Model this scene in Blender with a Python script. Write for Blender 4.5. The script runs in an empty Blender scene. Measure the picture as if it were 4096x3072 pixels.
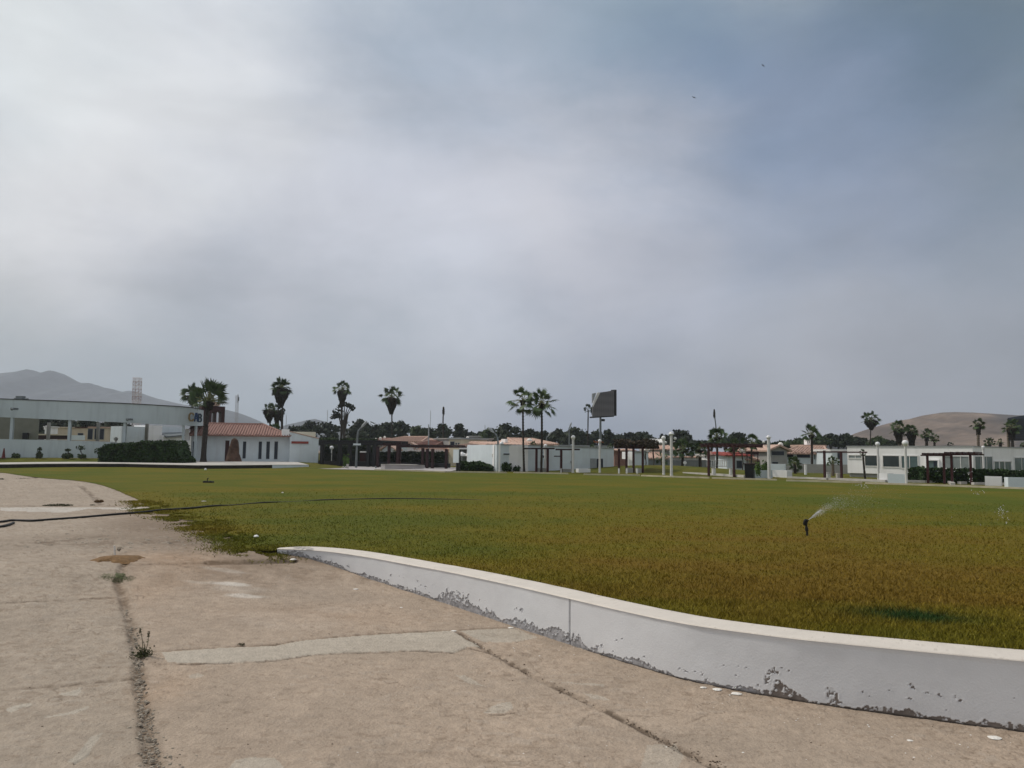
import bpy, math, random
import numpy as np
from mathutils import Vector, Matrix
from mathutils.geometry import delaunay_2d_cdt

# ------------------------------------------------------------------ camera
F = 3094.0; TH = math.radians(5.0); ROLL = 0.012
CAM = np.array([0, 0, 1.7])
_f = np.array([0, math.cos(TH), math.sin(TH)]); _u0 = np.array([0, -math.sin(TH), math.cos(TH)]); _r0 = np.array([1., 0, 0])
_u = _u0*math.cos(ROLL) - _r0*math.sin(ROLL); _r = _r0*math.cos(ROLL) + _u0*math.sin(ROLL)
S = bpy.context.scene
COL = S.collection
cd = bpy.data.cameras.new('camera'); cam = bpy.data.objects.new('camera', cd); COL.objects.link(cam)
cd.sensor_width = 36; cd.lens = F/4096*36; cd.clip_end = 9000; cd.clip_start = 0.05
M = Matrix(((_r[0], _u[0], -_f[0], 0), (_r[1], _u[1], -_f[1], 0), (_r[2], _u[2], -_f[2], CAM[2]), (0, 0, 0, 1)))
cam.matrix_world = M
S.camera = cam

def ray(px, py):
    px = np.asarray(px, float)[..., None]; py = np.asarray(py, float)[..., None]
    return _r*(px-2048)/F + _u*(1536-py)/F + _f
def W(px, py, Y):
    d = ray(px, py); return CAM + d*(Y/d[..., 1:2])
def onz(px, py, z=0.0):
    d = ray(px, py); return CAM + d*((z-CAM[2])/d[..., 2:3])

# ------------------------------------------------------------------ light
SUN_DIR = Vector((-.95*math.cos(math.radians(50)), .31*math.cos(math.radians(50)), math.sin(math.radians(50)))).normalized()
sl = bpy.data.lights.new('sun', 'SUN'); sun = bpy.data.objects.new('sun', sl); COL.objects.link(sun)
sl.energy = 2.0; sl.angle = math.radians(4); sl.color = (1, .93, .83)
sun.rotation_euler = SUN_DIR.to_track_quat('Z', 'Y').to_euler(); sun.location = (0, 0, 50)

S.view_settings.view_transform = 'Standard'; S.view_settings.look = 'None'
S.view_settings.gamma = 1; S.view_settings.use_curve_mapping = False; S.view_settings.exposure = 0
S.render.engine = 'CYCLES'
S.cycles.use_denoising = True
S.cycles.volume_bounces = 1
S.cycles.max_bounces = 6
S.cycles.transparent_max_bounces = 8

def lin(c):
    c = np.asarray(c, float)/255; return np.where(c <= .04045, c/12.92, ((c+.055)/1.055)**2.4)

# sky: physical sky plus a broken layer of thin cloud described by direction
w = bpy.data.worlds.new('World'); S.world = w; w.use_nodes = True
nt = w.node_tree; nt.nodes.clear()
N = lambda t: nt.nodes.new(t)
def cloud_table():
    X = [0, 683, 1365, 2048, 2731, 3413, 4096]
    T = {-20: [(200,209,214),(200,208,216),(186,196,209),(150,170,190),(126,149,172),(118,140,162),(106,127,143)],
         300: [(206,214,219),(222,226,230),(196,204,216),(172,184,200),(132,153,180),(125,146,173),(112,132,149)],
         600: [(214,217,222),(222,226,232),(220,223,233),(206,210,222),(146,162,187),(136,150,176),(120,137,155)],
         900: [(198,201,204),(203,207,215),(200,205,217),(202,206,218),(190,194,208),(150,163,185),(128,143,160)],
         1200: [(184,187,189),(182,187,197),(194,198,209),(186,192,206),(172,179,196),(168,174,188),(146,154,166)],
         1500: [(156,169,177),(160,173,182),(162,175,187),(164,174,190),(168,174,188),(162,167,180),(144,151,163)],
         1800: [(153,165,173),(152,165,175),(146,160,173),(143,154,173),(139,148,167),(138,145,161),(134,141,154)]}
    pts = [(x, y, c) for y, row in T.items() for x, c in zip(X, row)]
    pts += [(950, 520, (226,228,232)), (2950, 1010, (142,158,182)), (2700, 820, (182,187,201)), (1050, 1330, (170,178,190)), (2000, 640, (205,208,220)), (3300, 1130, (168,172,182)), (1750, 380, (170,183,201)), (350, 420, (224,226,228))]
    return pts
pts = cloud_table()
D = ray([p[0] for p in pts], [p[1] for p in pts]); D /= np.linalg.norm(D, axis=1)[:, None]
C = np.array([lin(p[2]) for p in pts]); C = C*.9+C.mean(axis=1, keepdims=True)*.1
BASE = np.array([.50, .52, .55]); RK = .40
def kern(d):
    t = np.clip(1-d/RK, 0, 1); return t*t*t*(t*(t*6-15)+10)
K = kern(np.linalg.norm(D[:, None]-D[None], axis=2))
SKYGAIN = 1.0
Wt = np.linalg.solve(K.T@K+.015*np.eye(len(K)), K.T@(C*SKYGAIN-BASE))
tc = N('ShaderNodeTexCoord')
nz = N('ShaderNodeTexNoise'); nz.inputs['Scale'].default_value = 3.0; nz.inputs['Detail'].default_value = 8; nz.inputs['Roughness'].default_value = .58
mp = N('ShaderNodeMapping'); mp.inputs['Scale'].default_value = (1, 1, 1.7)
nt.links.new(tc.outputs['Generated'], mp.inputs[0]); nt.links.new(mp.outputs[0], nz.inputs['Vector'])
sb = N('ShaderNodeVectorMath'); sb.operation = 'SUBTRACT'; sb.inputs[1].default_value = (.5, .5, .5); nt.links.new(nz.outputs['Color'], sb.inputs[0])
sc_ = N('ShaderNodeVectorMath'); sc_.operation = 'SCALE'; sc_.inputs['Scale'].default_value = .34; nt.links.new(sb.outputs[0], sc_.inputs[0])
ad = N('ShaderNodeVectorMath'); ad.operation = 'ADD'; nt.links.new(tc.outputs['Generated'], ad.inputs[0]); nt.links.new(sc_.outputs[0], ad.inputs[1])
cur = None
lobes = [(D[i], RK, Wt[i]) for i in range(len(D))] + [(np.array(SUN_DIR), .95, np.array([.95, .9, .82]))]
for c_, rk, wt_ in lobes:
    di = N('ShaderNodeVectorMath'); di.operation = 'DISTANCE'; di.inputs[1].default_value = c_; nt.links.new(ad.outputs[0], di.inputs[0])
    mr = N('ShaderNodeMapRange'); mr.interpolation_type = 'SMOOTHERSTEP'; mr.inputs[1].default_value = 0; mr.inputs[2].default_value = rk; mr.inputs[3].default_value = 1; mr.inputs[4].default_value = 0
    nt.links.new(di.outputs['Value'], mr.inputs[0])
    s_ = N('ShaderNodeVectorMath'); s_.operation = 'MULTIPLY_ADD'; nt.links.new(mr.outputs[0], s_.inputs[0]); s_.inputs[1].default_value = wt_
    if cur is None: s_.inputs[2].default_value = BASE
    else: nt.links.new(cur, s_.inputs[2])
    cur = s_.outputs[0]
nz2 = N('ShaderNodeTexNoise'); nz2.inputs['Scale'].default_value = 4.2; nz2.inputs['Detail'].default_value = 6; nz2.inputs['Roughness'].default_value = .55; nz2.inputs['Distortion'].default_value = .4
mp2 = N('ShaderNodeMapping'); mp2.inputs['Rotation'].default_value = (0, math.radians(18), 0); mp2.inputs['Scale'].default_value = (.8, 1, 2.0)
nt.links.new(tc.outputs['Generated'], mp2.inputs[0]); nt.links.new(mp2.outputs[0], nz2.inputs['Vector'])
mr2 = N('ShaderNodeMapRange'); mr2.inputs[1].default_value = .33; mr2.inputs[2].default_value = .67; mr2.inputs[3].default_value = .90; mr2.inputs[4].default_value = 1.10
nt.links.new(nz2.outputs[0], mr2.inputs[0])
fin = N('ShaderNodeVectorMath'); fin.operation = 'SCALE'; nt.links.new(cur, fin.inputs[0]); nt.links.new(mr2.outputs[0], fin.inputs['Scale'])
bgc = N('ShaderNodeBackground'); nt.links.new(fin.outputs[0], bgc.inputs[0]); bgc.inputs[1].default_value = 1.0
sky = N('ShaderNodeTexSky'); sky.sky_type = 'NISHITA'; sky.sun_disc = False
sky.sun_elevation = math.radians(50); sky.sun_rotation = math.atan2(SUN_DIR.x, SUN_DIR.y); sky.dust_density = 4
bgs = N('ShaderNodeBackground'); bgs.inputs[1].default_value = .06; nt.links.new(sky.outputs[0], bgs.inputs[0])
mx = N('ShaderNodeMixShader'); mx.inputs[0].default_value = .9
nt.links.new(bgs.outputs[0], mx.inputs[1]); nt.links.new(bgc.outputs[0], mx.inputs[2])
wo = N('ShaderNodeOutputWorld'); nt.links.new(mx.outputs[0], wo.inputs[0])

# ------------------------------------------------------------------ helpers
def vn(x, y, seed=0):
    x = np.asarray(x, float); y = np.asarray(y, float)
    xi = np.floor(x).astype(np.int64); yi = np.floor(y).astype(np.int64); xf = x-xi; yf = y-yi
    def h(a, b):
        n = (a*374761393 + b*668265263 + seed*1442695041) & 0xffffffff
        n = ((n ^ (n >> 13))*1274126177) & 0xffffffff
        n = ((n ^ (n >> 16))*2246822519) & 0xffffffff
        return ((n ^ (n >> 15)) & 0xffff)/65535.
    sx = xf*xf*(3-2*xf); sy = yf*yf*(3-2*yf)
    return (h(xi, yi)*(1-sx)+h(xi+1, yi)*sx)*(1-sy) + (h(xi, yi+1)*(1-sx)+h(xi+1, yi+1)*sx)*sy
def fbm(x, y, seed=0, o=4):
    s = 0; a = .5; t = 0
    for k in range(o): s = s+a*vn(np.asarray(x)*2**k, np.asarray(y)*2**k, seed+k*17); t += a; a *= .55
    return s/t
def ss(a, b, x):
    t = np.clip((x-a)/(b-a), 0, 1); return t*t*(3-2*t)

MATS = {}
def mat(name, col, rough=.8, var=.12, scale=3., bump=0., bscale=30., spec=.3, metal=0, attr=None, fine=0., fscale=120., stain=None):
    if name in MATS: return MATS[name]
    m = bpy.data.materials.new(name); m.use_nodes = True; t = m.node_tree; b = t.nodes['Principled BSDF']
    b.inputs['Roughness'].default_value = rough; b.inputs['Metallic'].default_value = metal
    b.inputs['Specular IOR Level'].default_value = spec
    g = t.nodes.new('ShaderNodeNewGeometry')
    def noise(s, d=4):
        n = t.nodes.new('ShaderNodeTexNoise'); n.inputs['Scale'].default_value = s; n.inputs['Detail'].default_value = d; t.links.new(g.outputs['Position'], n.inputs['Vector']); return n
    def rng(o, lo, hi, a=.3, bb=.7):
        r = t.nodes.new('ShaderNodeMapRange'); r.inputs[1].default_value = a; r.inputs[2].default_value = bb; r.inputs[3].default_value = lo; r.inputs[4].default_value = hi; t.links.new(o, r.inputs[0]); return r.outputs[0]
    if attr:
        a = t.nodes.new('ShaderNodeAttribute'); a.attribute_name = attr; src = a.outputs['Color']
    else:
        c = t.nodes.new('ShaderNodeRGB'); c.outputs[0].default_value = (*col, 1); src = c.outputs[0]
    f = rng(noise(scale).outputs[0], 1-var, 1+var)
    if fine:
        f2 = rng(noise(fscale, 3).outputs[0], 1-fine, 1+fine); mm = t.nodes.new('ShaderNodeMath'); mm.operation = 'MULTIPLY'; t.links.new(f, mm.inputs[0]); t.links.new(f2, mm.inputs[1]); f = mm.outputs[0]
    v = t.nodes.new('ShaderNodeVectorMath'); v.operation = 'SCALE'; t.links.new(src, v.inputs[0]); t.links.new(f, v.inputs['Scale'])
    out = v.outputs[0]
    if stain:
        mp_ = t.nodes.new('ShaderNodeMapping'); mp_.inputs['Scale'].default_value = (2.2, 2.2, .25); t.links.new(g.outputs['Position'], mp_.inputs[0])
        n = t.nodes.new('ShaderNodeTexNoise'); n.inputs['Scale'].default_value = 1.; n.inputs['Detail'].default_value = 6; t.links.new(mp_.outputs[0], n.inputs['Vector'])
        mxn = t.nodes.new('ShaderNodeMix'); mxn.data_type = 'RGBA'; t.links.new(rng(n.outputs[0], 0, stain[1], .5, .75), mxn.inputs[0]); t.links.new(out, mxn.inputs[6]); mxn.inputs[7].default_value = (*stain[0], 1); out = mxn.outputs[2]
    t.links.new(out, b.inputs['Base Color'])
    if bump:
        bp = t.nodes.new('ShaderNodeBump'); bp.inputs['Strength'].default_value = 1; bp.inputs['Distance'].default_value = bump
        t.links.new(noise(bscale, 6).outputs[0], bp.inputs['Height']); t.links.new(bp.outputs[0], b.inputs['Normal'])
    MATS[name] = m; return m

def tag(o, label=None, cat=None, group=None, kind=None):
    if label: o['label'] = label
    if cat: o['category'] = cat
    if group: o['group'] = group
    if kind: o['kind'] = kind
    return o
LOC = {}
def thing(name, label, cat, loc=(0, 0, 0), group=None):
    o = bpy.data.objects.new(name, None); COL.objects.link(o); o.location = tuple(float(v) for v in loc); o.empty_display_size = .2
    LOC[o.name] = np.array(loc, float); return tag(o, label, cat, group)
def wloc(o):
    p = np.zeros(3)
    while o is not None: p += LOC.get(o.name, 0); o = o.parent
    return p
class MB:
    def __init__(s): s.v = []; s.f = []; s.n = 0
    def add(s, v, f):
        v = np.asarray(v, float).reshape(-1, 3); s.v.append(v); s.f += [tuple(int(i)+s.n for i in q) for q in f]; s.n += len(v)
    def obox(s, o, d, a0, a1, n0, n1, z0, z1):
        """box: origin o(xy), unit dir d along, n = perpendicular (towards the viewer side)"""
        o = np.asarray(o, float)[:2]; d = np.asarray(d, float)[:2]; n = np.array([d[1], -d[0]])
        p = [o+d*a+n*b for a, b in ((a0, n0), (a1, n0), (a1, n1), (a0, n1))]
        s.prism(p, z0, z1)
    def box(s, x0, x1, y0, y1, z0, z1): s.prism([(x0, y0), (x1, y0), (x1, y1), (x0, y1)], z0, z1)
    def prism(s, p, z0, z1):
        k = len(p); A = sum(p[i][0]*p[(i+1) % k][1]-p[(i+1) % k][0]*p[i][1] for i in range(k))
        if A < 0: p = p[::-1]
        z0 = np.broadcast_to(z0, k); z1 = np.broadcast_to(z1, k)
        if A < 0: z0 = z0[::-1]; z1 = z1[::-1]
        v = [(*q[:2], z0[i]) for i, q in enumerate(p)]+[(*q[:2], z1[i]) for i, q in enumerate(p)]
        s.add(v, [tuple(range(k))[::-1], tuple(range(k, 2*k))]+[(i, (i+1) % k, k+(i+1) % k, k+i) for i in range(k)])
    def tube(s, path, r, k=8, cap=True):
        path = np.asarray(path, float); r = np.broadcast_to(r, len(path)); vs = []
        for i, p in enumerate(path):
            t = path[min(i+1, len(path)-1)]-path[max(i-1, 0)]; t = t/(np.linalg.norm(t)+1e-9)
            a = np.cross(t, (0, 0, 1)) if abs(t[2]) < .95 else np.cross(t, (0, 1, 0)); a /= np.linalg.norm(a); b = np.cross(t, a)
            for j in range(k):
                q = 2*math.pi*j/k; vs.append(p+r[i]*(a*math.cos(q)+b*math.sin(q)))
        f = [(i*k+j, i*k+(j+1) % k, (i+1)*k+(j+1) % k, (i+1)*k+j) for i in range(len(path)-1) for j in range(k)]
        if cap: f += [tuple(range(k))[::-1], tuple(range((len(path)-1)*k, len(path)*k))]
        s.add(vs, f)
    def lathe(s, c, prof, k=16):
        c = np.asarray(c, float); vs = []
        for r, z in prof:
            for j in range(k): q = 2*math.pi*j/k; vs.append(c+np.array([r*math.cos(q), r*math.sin(q), z]))
        m = len(prof)
        s.add(vs, [(i*k+j, i*k+(j+1) % k, (i+1)*k+(j+1) % k, (i+1)*k+j) for i in range(m-1) for j in range(k)]+[tuple(range(k))[::-1], tuple(range((m-1)*k, m*k))])
    def sphere(s, c, r, k=14, sz=1): s.lathe(c, [(max(r*math.sin(a), .001), -r*math.cos(a)*sz) for a in np.linspace(0, math.pi, k//2+2)], k)
    def cards(s, c, sx, rng, up=.3, sy=None):
        """many small leaf faces centred on c (n,3)"""
        n = len(c)
        if n == 0: return
        nr = rng.normal(size=(n, 3)); nr[:, 2] += up; nr /= np.linalg.norm(nr, axis=1)[:, None]
        a = np.cross(nr, rng.normal(size=(n, 3))); a /= np.linalg.norm(a, axis=1)[:, None]; b = np.cross(nr, a)
        sx = np.broadcast_to(sx, n)[:, None]*rng.uniform(.6, 1.4, (n, 1)); sy2 = sx*rng.uniform(.5, .9, (n, 1)) if sy is None else sx*sy
        v = np.stack([c-a*sx, c-b*sy2, c+a*sx, c+b*sy2], 1).reshape(-1, 3)
        s.add(v, np.arange(4*n).reshape(-1, 4))
    def build(s, name, m, parent=None, smooth=False, col=None):
        v = np.concatenate(s.v) if s.v else np.zeros((0, 3))
        if parent is None:
            o3 = np.array([(v[:, 0].min()+v[:, 0].max())/2, (v[:, 1].min()+v[:, 1].max())/2, v[:, 2].min()])
        else: o3 = wloc(parent)
        me = bpy.data.meshes.new(name); me.from_pydata((v-o3).tolist(), [], s.f); me.update()
        if m: me.materials.append(m)
        if smooth: me.shade_smooth()
        if col is not None:
            at = me.color_attributes.new('Col', 'FLOAT_COLOR', 'POINT'); c4 = np.ones((len(v), 4), np.float32); c4[:, :3] = col; at.data.foreach_set('color', c4.ravel())
        o = bpy.data.objects.new(name, me); COL.objects.link(o)
        if parent: o.parent = parent; LOC[o.name] = np.zeros(3)
        else: o.location = o3.tolist(); LOC[o.name] = o3
        return o

class Face:
    """vertical wall plane through two image columns at given distances; image points map onto it"""
    def __init__(s, px0, Y0, px1, Y1, py=1800):
        s.a = W(px0, py, Y0)[:2]; b = W(px1, py, Y1)[:2]; s.L = np.linalg.norm(b-s.a); s.d = (b-s.a)/s.L; s.n = np.array([s.d[1], -s.d[0]])
    def hit(s, px, py, out=0.):
        d = ray(px, py); t = ((s.a+s.n*out-CAM[:2])@s.n)/(d[:2]@s.n); p = CAM+t*d
        return (p[:2]-s.a)@s.d, p[2]
    def rect(s, mb, x0, y0, x1, y1, n0=-.02, n1=.04, zb=None):
        a0, z1 = s.hit(x0, y0, n1); a1, _ = s.hit(x1, y0, n1); _, z0 = s.hit((x0+x1)/2, y1, n1); _, z1 = s.hit((x0+x1)/2, y0, n1)
        if zb is not None: z0 = zb
        mb.obox(s.a, s.d, a0, a1, n0, n1, z0, z1); return a0, a1, z0, z1
    def window(s, parent, x0, y0, x1, y1, name='window', glass='glass', frame='frame_white', bars=1, fw=.07):
        a0, z1 = s.hit(x0, (y0+y1)/2); a1, _ = s.hit(x1, (y0+y1)/2); _, z0 = s.hit((x0+x1)/2, y1); _, z1 = s.hit((x0+x1)/2, y0)
        m = MB()
        for q in ((a0-fw, a0, z0-fw, z1+fw), (a1, a1+fw, z0-fw, z1+fw), (a0, a1, z1, z1+fw), (a0, a1, z0-fw, z0)): m.obox(s.a, s.d, q[0], q[1], -.01, .05, q[2], q[3])
        for k in range(1, bars+1):
            c = a0+(a1-a0)*k/(bars+1); m.obox(s.a, s.d, c-.025, c+.025, -.01, .035, z0, z1)
        w_ = m.build(name, MATS[frame], parent)
        m = MB(); m.obox(s.a, s.d, a0, a1, -.02, .012, z0, z1); m.build('pane', MATS[glass], w_); return w_
    def pt(s, a, n=0, z=0): return np.array([*(s.a+s.d*a+s.n*n), z])

R_ = np.random.default_rng(7)
# materials
mat('frame_white', (.7, .7, .69), .5)
mat('white_paint', (.72, .73, .74), .6, .05, 1.5, .001, 40, stain=((.42, .42, .4), .35))
mat('fascia_paint', (.50, .57, .60), .6, .05, .6, stain=((.3, .35, .37), .4))
mat('pale_wall', (.63, .70, .74), .65, .05, 1., stain=((.45, .46, .47), .3))
mat('house_white', (.86, .86, .86), .6, .04, 1.2, stain=((.55, .55, .53), .3))
mat('beige_wall', (.52, .45, .35), .8, .08, 1.5)
mat('pavilion_back_shaded', (.20, .205, .17), .8, .1, 1.5)  # pale and beige back walls, shade under the roof put into the colour
mat('grey_wall', (.30, .30, .29), .8, .1, 1.5)
mat('glass', (.035, .05, .055), .08, .2, 1., spec=.6)
mat('blind', (.22, .25, .25), .6, .1, 3.)
mat('teal_glass', (.10, .15, .155), .1, .25, 1.2, spec=.6)
mat('dark_navy', (.018, .025, .04), .4)
mat('tile', (.27, .155, .13), .85, .22, 6., .02, 12.)
mat('tile_pale', (.46, .32, .26), .85, .15, 4., .02, 12.)
mat('tile_dark', (.27, .06, .05), .85, .15, 4.)
mat('maroon', (.040, .010, .011), .6, .15, 8.)
mat('maroon_dark', (.035, .016, .018), .7, .2, 6.)
mat('black_metal', (.012, .013, .016), .5)
mat('steel', (.16, .18, .19), .45, .1, 5., metal=.3)
mat('galv', (.3, .32, .33), .5, .1, 5.)
mat('lamp_post', (.60, .60, .59), .55, .07, 5., .002, 60)
mat('globe', (.74, .75, .76), .25, .03, 5., spec=.5)
mat('trunk', (.036, .030, .026), .95, .35, 6., .03, 18.)
mat('trunk_tan', (.13, .105, .08), .95, .3, 6., .03, 18.)
mat('frond', (.040, .070, .020), .6, .5, 1.6, spec=.3)
mat('frond_far', (.03, .048, .024), .7, .4, 1.3)
mat('petiole', (.16, .17, .07), .6, .2, 5.)
mat('skirt', (.030, .025, .018), .95, .4, 4.)
mat('leaf_dark', (.018, .028, .014), .8, .55, .55)
mat('leaf_mid', (.035, .055, .02), .8, .5, .7)
mat('leaf_bright', (.06, .11, .02), .7, .4, 1.5)
mat('hedge', (.020, .046, .009), .8, .5, 2.)
mat('bark', (.05, .042, .035), .95, .3, 4.)
mat('rock', (.075, .045, .033), .95, .5, 2.5, .12, 5.)
mat('cream', (.56, .50, .39), .8, .06, 1.)
mat('concrete_light', (.44, .42, .39), .85, .1, 2.)
mat('paving_grey', (.36, .34, .34), .85, .08, 1.5)
mat('platform_side', (.028, .024, .02), .9, .3, 3.)
mat('kerb', (.50, .45, .33), .85, .2, 1.5)
mat('cloth_white', (.8, .8, .8), .8)
mat('tank', (.72, .7, .66), .5)
mat('black_rubber', (.012, .011, .010), .55, .3, 20, .002, 150)
mat('dirt', (.14, .105, .075), .95, .3, 5., .01, 40)
mat('stone', (.30, .26, .21), .9, .35, 25, .004, 90)
mat('flake', (.72, .70, .66), .7, .08, 20)
mat('orange_plastic', (.12, .018, .016), .5)

# ------------------------------------------------------------------ ground surfaces
CAM0 = CAM
_gt = np.array([-60, -3, 0, 5, 6.9, 8.4, 9.5, 10.85, 12.1, 13.0, 13.9, 15.5, 60]); _gz = np.array([-.60, -.575, -.55, -.50, -.475, -.425, -.375, -.315, -.21, -.05, -.016, -.012, -.012])
def pave_z(x, y):
    t = np.asarray(y)-.8*(np.asarray(x)+3.9)
    return sum(np.interp(t+k, _gt, _gz) for k in (-.4, -.2, 0, .2, .4))/5
def cast_pave(px, py):
    d = ray(px, py); z = np.full(d.shape[:-1], -.3)
    for _ in range(40):
        t = (z-CAM[2])/d[..., 2]; P = CAM+t[..., None]*d; z = .5*z+.5*pave_z(P[..., 0], P[..., 1])
    P[..., 2] = pave_z(P[..., 0], P[..., 1]); return P

# wall line
wf = np.array([(-3.90, 13.16), (-3.4, 13.10), (-2.85, 12.84), (-2.15, 12.25), (-1.42, 11.51), (-.78, 10.86), (-.02, 9.98), (.69, 9.08), (1.22, 8.40), (1.77, 7.80), (2.46, 7.34), (2.88, 7.13), (3.4, 6.91), (4.26, 6.57), (6, 5.95), (9, 5.0), (13, 3.9)])
def catmull(P, n):
    P = np.asarray(P, float); Q = np.vstack([2*P[0]-P[1], P, 2*P[-1]-P[-2]]); o = []
    for i in range(1, len(Q)-2):
        t = np.linspace(0, 1, n, endpoint=False)[:, None]; a, b, c, d = Q[i-1:i+3]
        o.append(.5*((2*b)+(-a+c)*t+(2*a-5*b+4*c-d)*t**2+(-a+3*b-3*c+d)*t**3))
    o.append(Q[-2][None]); return np.vstack(o)
wc = catmull(wf, 40)
for _ in range(25): wc[1:-1] = (wc[:-2]+2*wc[1:-1]+wc[2:])/4
sg = np.r_[0, np.cumsum(np.linalg.norm(np.diff(wc, axis=0), axis=1))]
sN = np.arange(0, sg[-1], .012); wx = np.interp(sN, sg, wc[:, 0]); wy = np.interp(sN, sg, wc[:, 1])
tx = np.gradient(wx, sN); ty = np.gradient(wy, sN); ll = np.hypot(tx, ty); nx, ny = -ty/ll, tx/ll   # normal away from viewer (lawn side)
WTH = .40*ss(-.3, .5, sN)
WTOP = .03
def wall_outer(): return np.c_[wx+nx*WTH, wy+ny*WTH]

# lawn polygon
edge_px = [(20, 1892), (149, 1910), (298, 1922), (378, 1934), (433, 1949), (497, 1974), (547, 1997), (600, 2030), (640, 2050), (736, 2073), (800, 2103), (870, 2125), (915, 2158), (995, 2190), (1080, 2206)]
E = onz(np.array([p[0] for p in edge_px]), np.array([p[1] for p in edge_px]))[:, :2]
E = catmull(E, 14)
n_ = (fbm(E[:, 0]*2.2, E[:, 1]*2.2, 5)-.5); near = ss(26, 18, E[:, 1])
E = E+np.c_[n_*.6*near+n_*.12, n_*.5*near]
WO = wall_outer()[::10]
kerb_px = [(4300, 1964), (4096, 1956), (3820, 1946), (3540, 1937), (3300, 1928), (3040, 1918), (2837, 1912), (2540, 1902.5), (2272, 1896), (2027, 1892), (1783, 1888.5), (1633, 1884.5), (1500, 1881), (1300, 1877), (1235, 1875)]
KB = onz(np.array([p[0] for p in kerb_px]), np.array([p[1] for p in kerb_px]))[:, :2]
plat_px = [(1235, 1872), (1088, 1872.5), (950, 1874.5), (800, 1875.5), (650, 1872.5), (500, 1868.5), (300, 1868.5), (150, 1870), (0, 1873)]
PB = onz(np.array([p[0] for p in plat_px]), np.array([p[1] for p in plat_px]))[:, :2]
lawn_poly = np.vstack([E, WO[WO[:, 0] > E[-1, 0]], [(15, 3.9), (40, 4), (48, 30)], KB, PB[1:], [(-41.5, 56.5)]])
def pip(x, y, P):
    c = np.zeros(np.shape(x), bool); j = len(P)-1
    for i in range(len(P)):
        xi, yi = P[i]; xj, yj = P[j]
        if yi != yj: c ^= ((yi > y) != (yj > y)) & (x < (xj-xi)*(y-yi)/(yj-yi)+xi)
        j = i
    return c
def g2(x, y, px, py, rx, ry, rot=0):
    c = onz(px, py); dx = x-c[0]; dy = y-c[1]; ca, sa = math.cos(rot), math.sin(rot)
    return np.exp(-(((dx*ca+dy*sa)/rx)**2+((-dx*sa+dy*ca)/ry)**2))
def lawn_col(x, y):
    """base colour of the turf: green where watered, straw brown where dry"""
    n1 = fbm(x*.35, y*.35, 11, 4); n2 = fbm(x*1.6, y*1.6, 23, 4); n3 = fbm(x*.10, y*.6, 31, 3); n4 = fbm(x*.5+y*.1, y*1.6, 37, 4)
    dry = .34+.42*g2(x, y, 2750, 2300, 4.5, 3.0)+.26*g2(x, y, 3300, 2180, 6, 4.5)+.24*g2(x, y, 3900, 2160, 5, 5.)+.18*g2(x, y, 2200, 2130, 6, 5)+.2*g2(x, y, 3700, 2400, 2.5, 1.6)
    dry = dry-.32*g2(x, y, 1500, 2160, 3.0, 4.5)-.3*g2(x, y, 1150, 2080, 5, 8)-.35*g2(x, y, 3850, 2025, 7, 5)-.12*g2(x, y, 4000, 2560, 1.6, .6)
    dry = dry+(n1-.5)*.6+(n2-.5)*.4+(n3-.5)*.55+(n4-.5)*.6-.12*ss(20, 45, y)
    dry = dry+.22*ss(1.6, .2, np.min(np.hypot(x[..., None]-E[::6, 0], y[..., None]-E[::6, 1]), axis=-1))*ss(30, 20, y)
    d = np.clip(dry, 0, 1)[..., None]
    far = ss(14, 42, y)[..., None]
    G = np.array([.080, .090, .008]); Yl = np.array([.125, .104, .008]); B = np.array([.136, .088, .010])
    Gf = np.array([.066, .090, .006])
    c = np.where(d < .5, (G*(1-far)+Gf*far)*(1-d*2)+Yl*d*2, Yl*(2-d*2)+B*(d*2-1))
    c = c*(1-.0*far)
    k = np.clip(g2(x, y, 3655, 2468, .55, .28, -.3)*1.4*(.5+n2), 0, 1)[..., None]
    c = c*(1-k)+np.array([.018, .042, .008])*k
    return c
# interior points in perspective spacing
gx, gy = np.meshgrid(np.arange(-500, 4700, 36), np.r_[np.arange(1872, 1990, 7), np.arange(1990, 2700, 13)])
P3 = onz(gx.ravel()+R_.uniform(-14, 14, gx.size), gy.ravel()+R_.uniform(-3, 3, gx.size))
ins = pip(P3[:, 0], P3[:, 1], lawn_poly); P3 = P3[ins]
allp = [Vector((float(a), float(b))) for a, b in np.vstack([lawn_poly, P3[:, :2]])]
nb = len(lawn_poly)
vv, _, ff, *_r2 = delaunay_2d_cdt(allp, [(i, (i+1) % nb) for i in range(nb)], [], 1, 1e-5)
vv = np.array([(v.x, v.y, 0) for v in vv])
vv[:, 2] = .004
mat('lawn', (1, 1, 1), .95, .14, 9., .02, 45., attr='Col', fine=.28, fscale=45., spec=.1)
m = MB(); m.add(vv, [f for f in ff]); lawn = m.build('lawn', MATS['lawn'], col=lawn_col(vv[:, 0], vv[:, 1])); tag(lawn, kind='structure')

# grass blades: thicker cover near the viewer
NB = 230000
bpx = R_.uniform(-250, 4350, NB); bpy_ = 1950+(R_.uniform(0, 1, NB)**.8)*720
B0 = onz(bpx, bpy_); ok = pip(B0[:, 0], B0[:, 1], lawn_poly); B0 = B0[ok]
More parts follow.
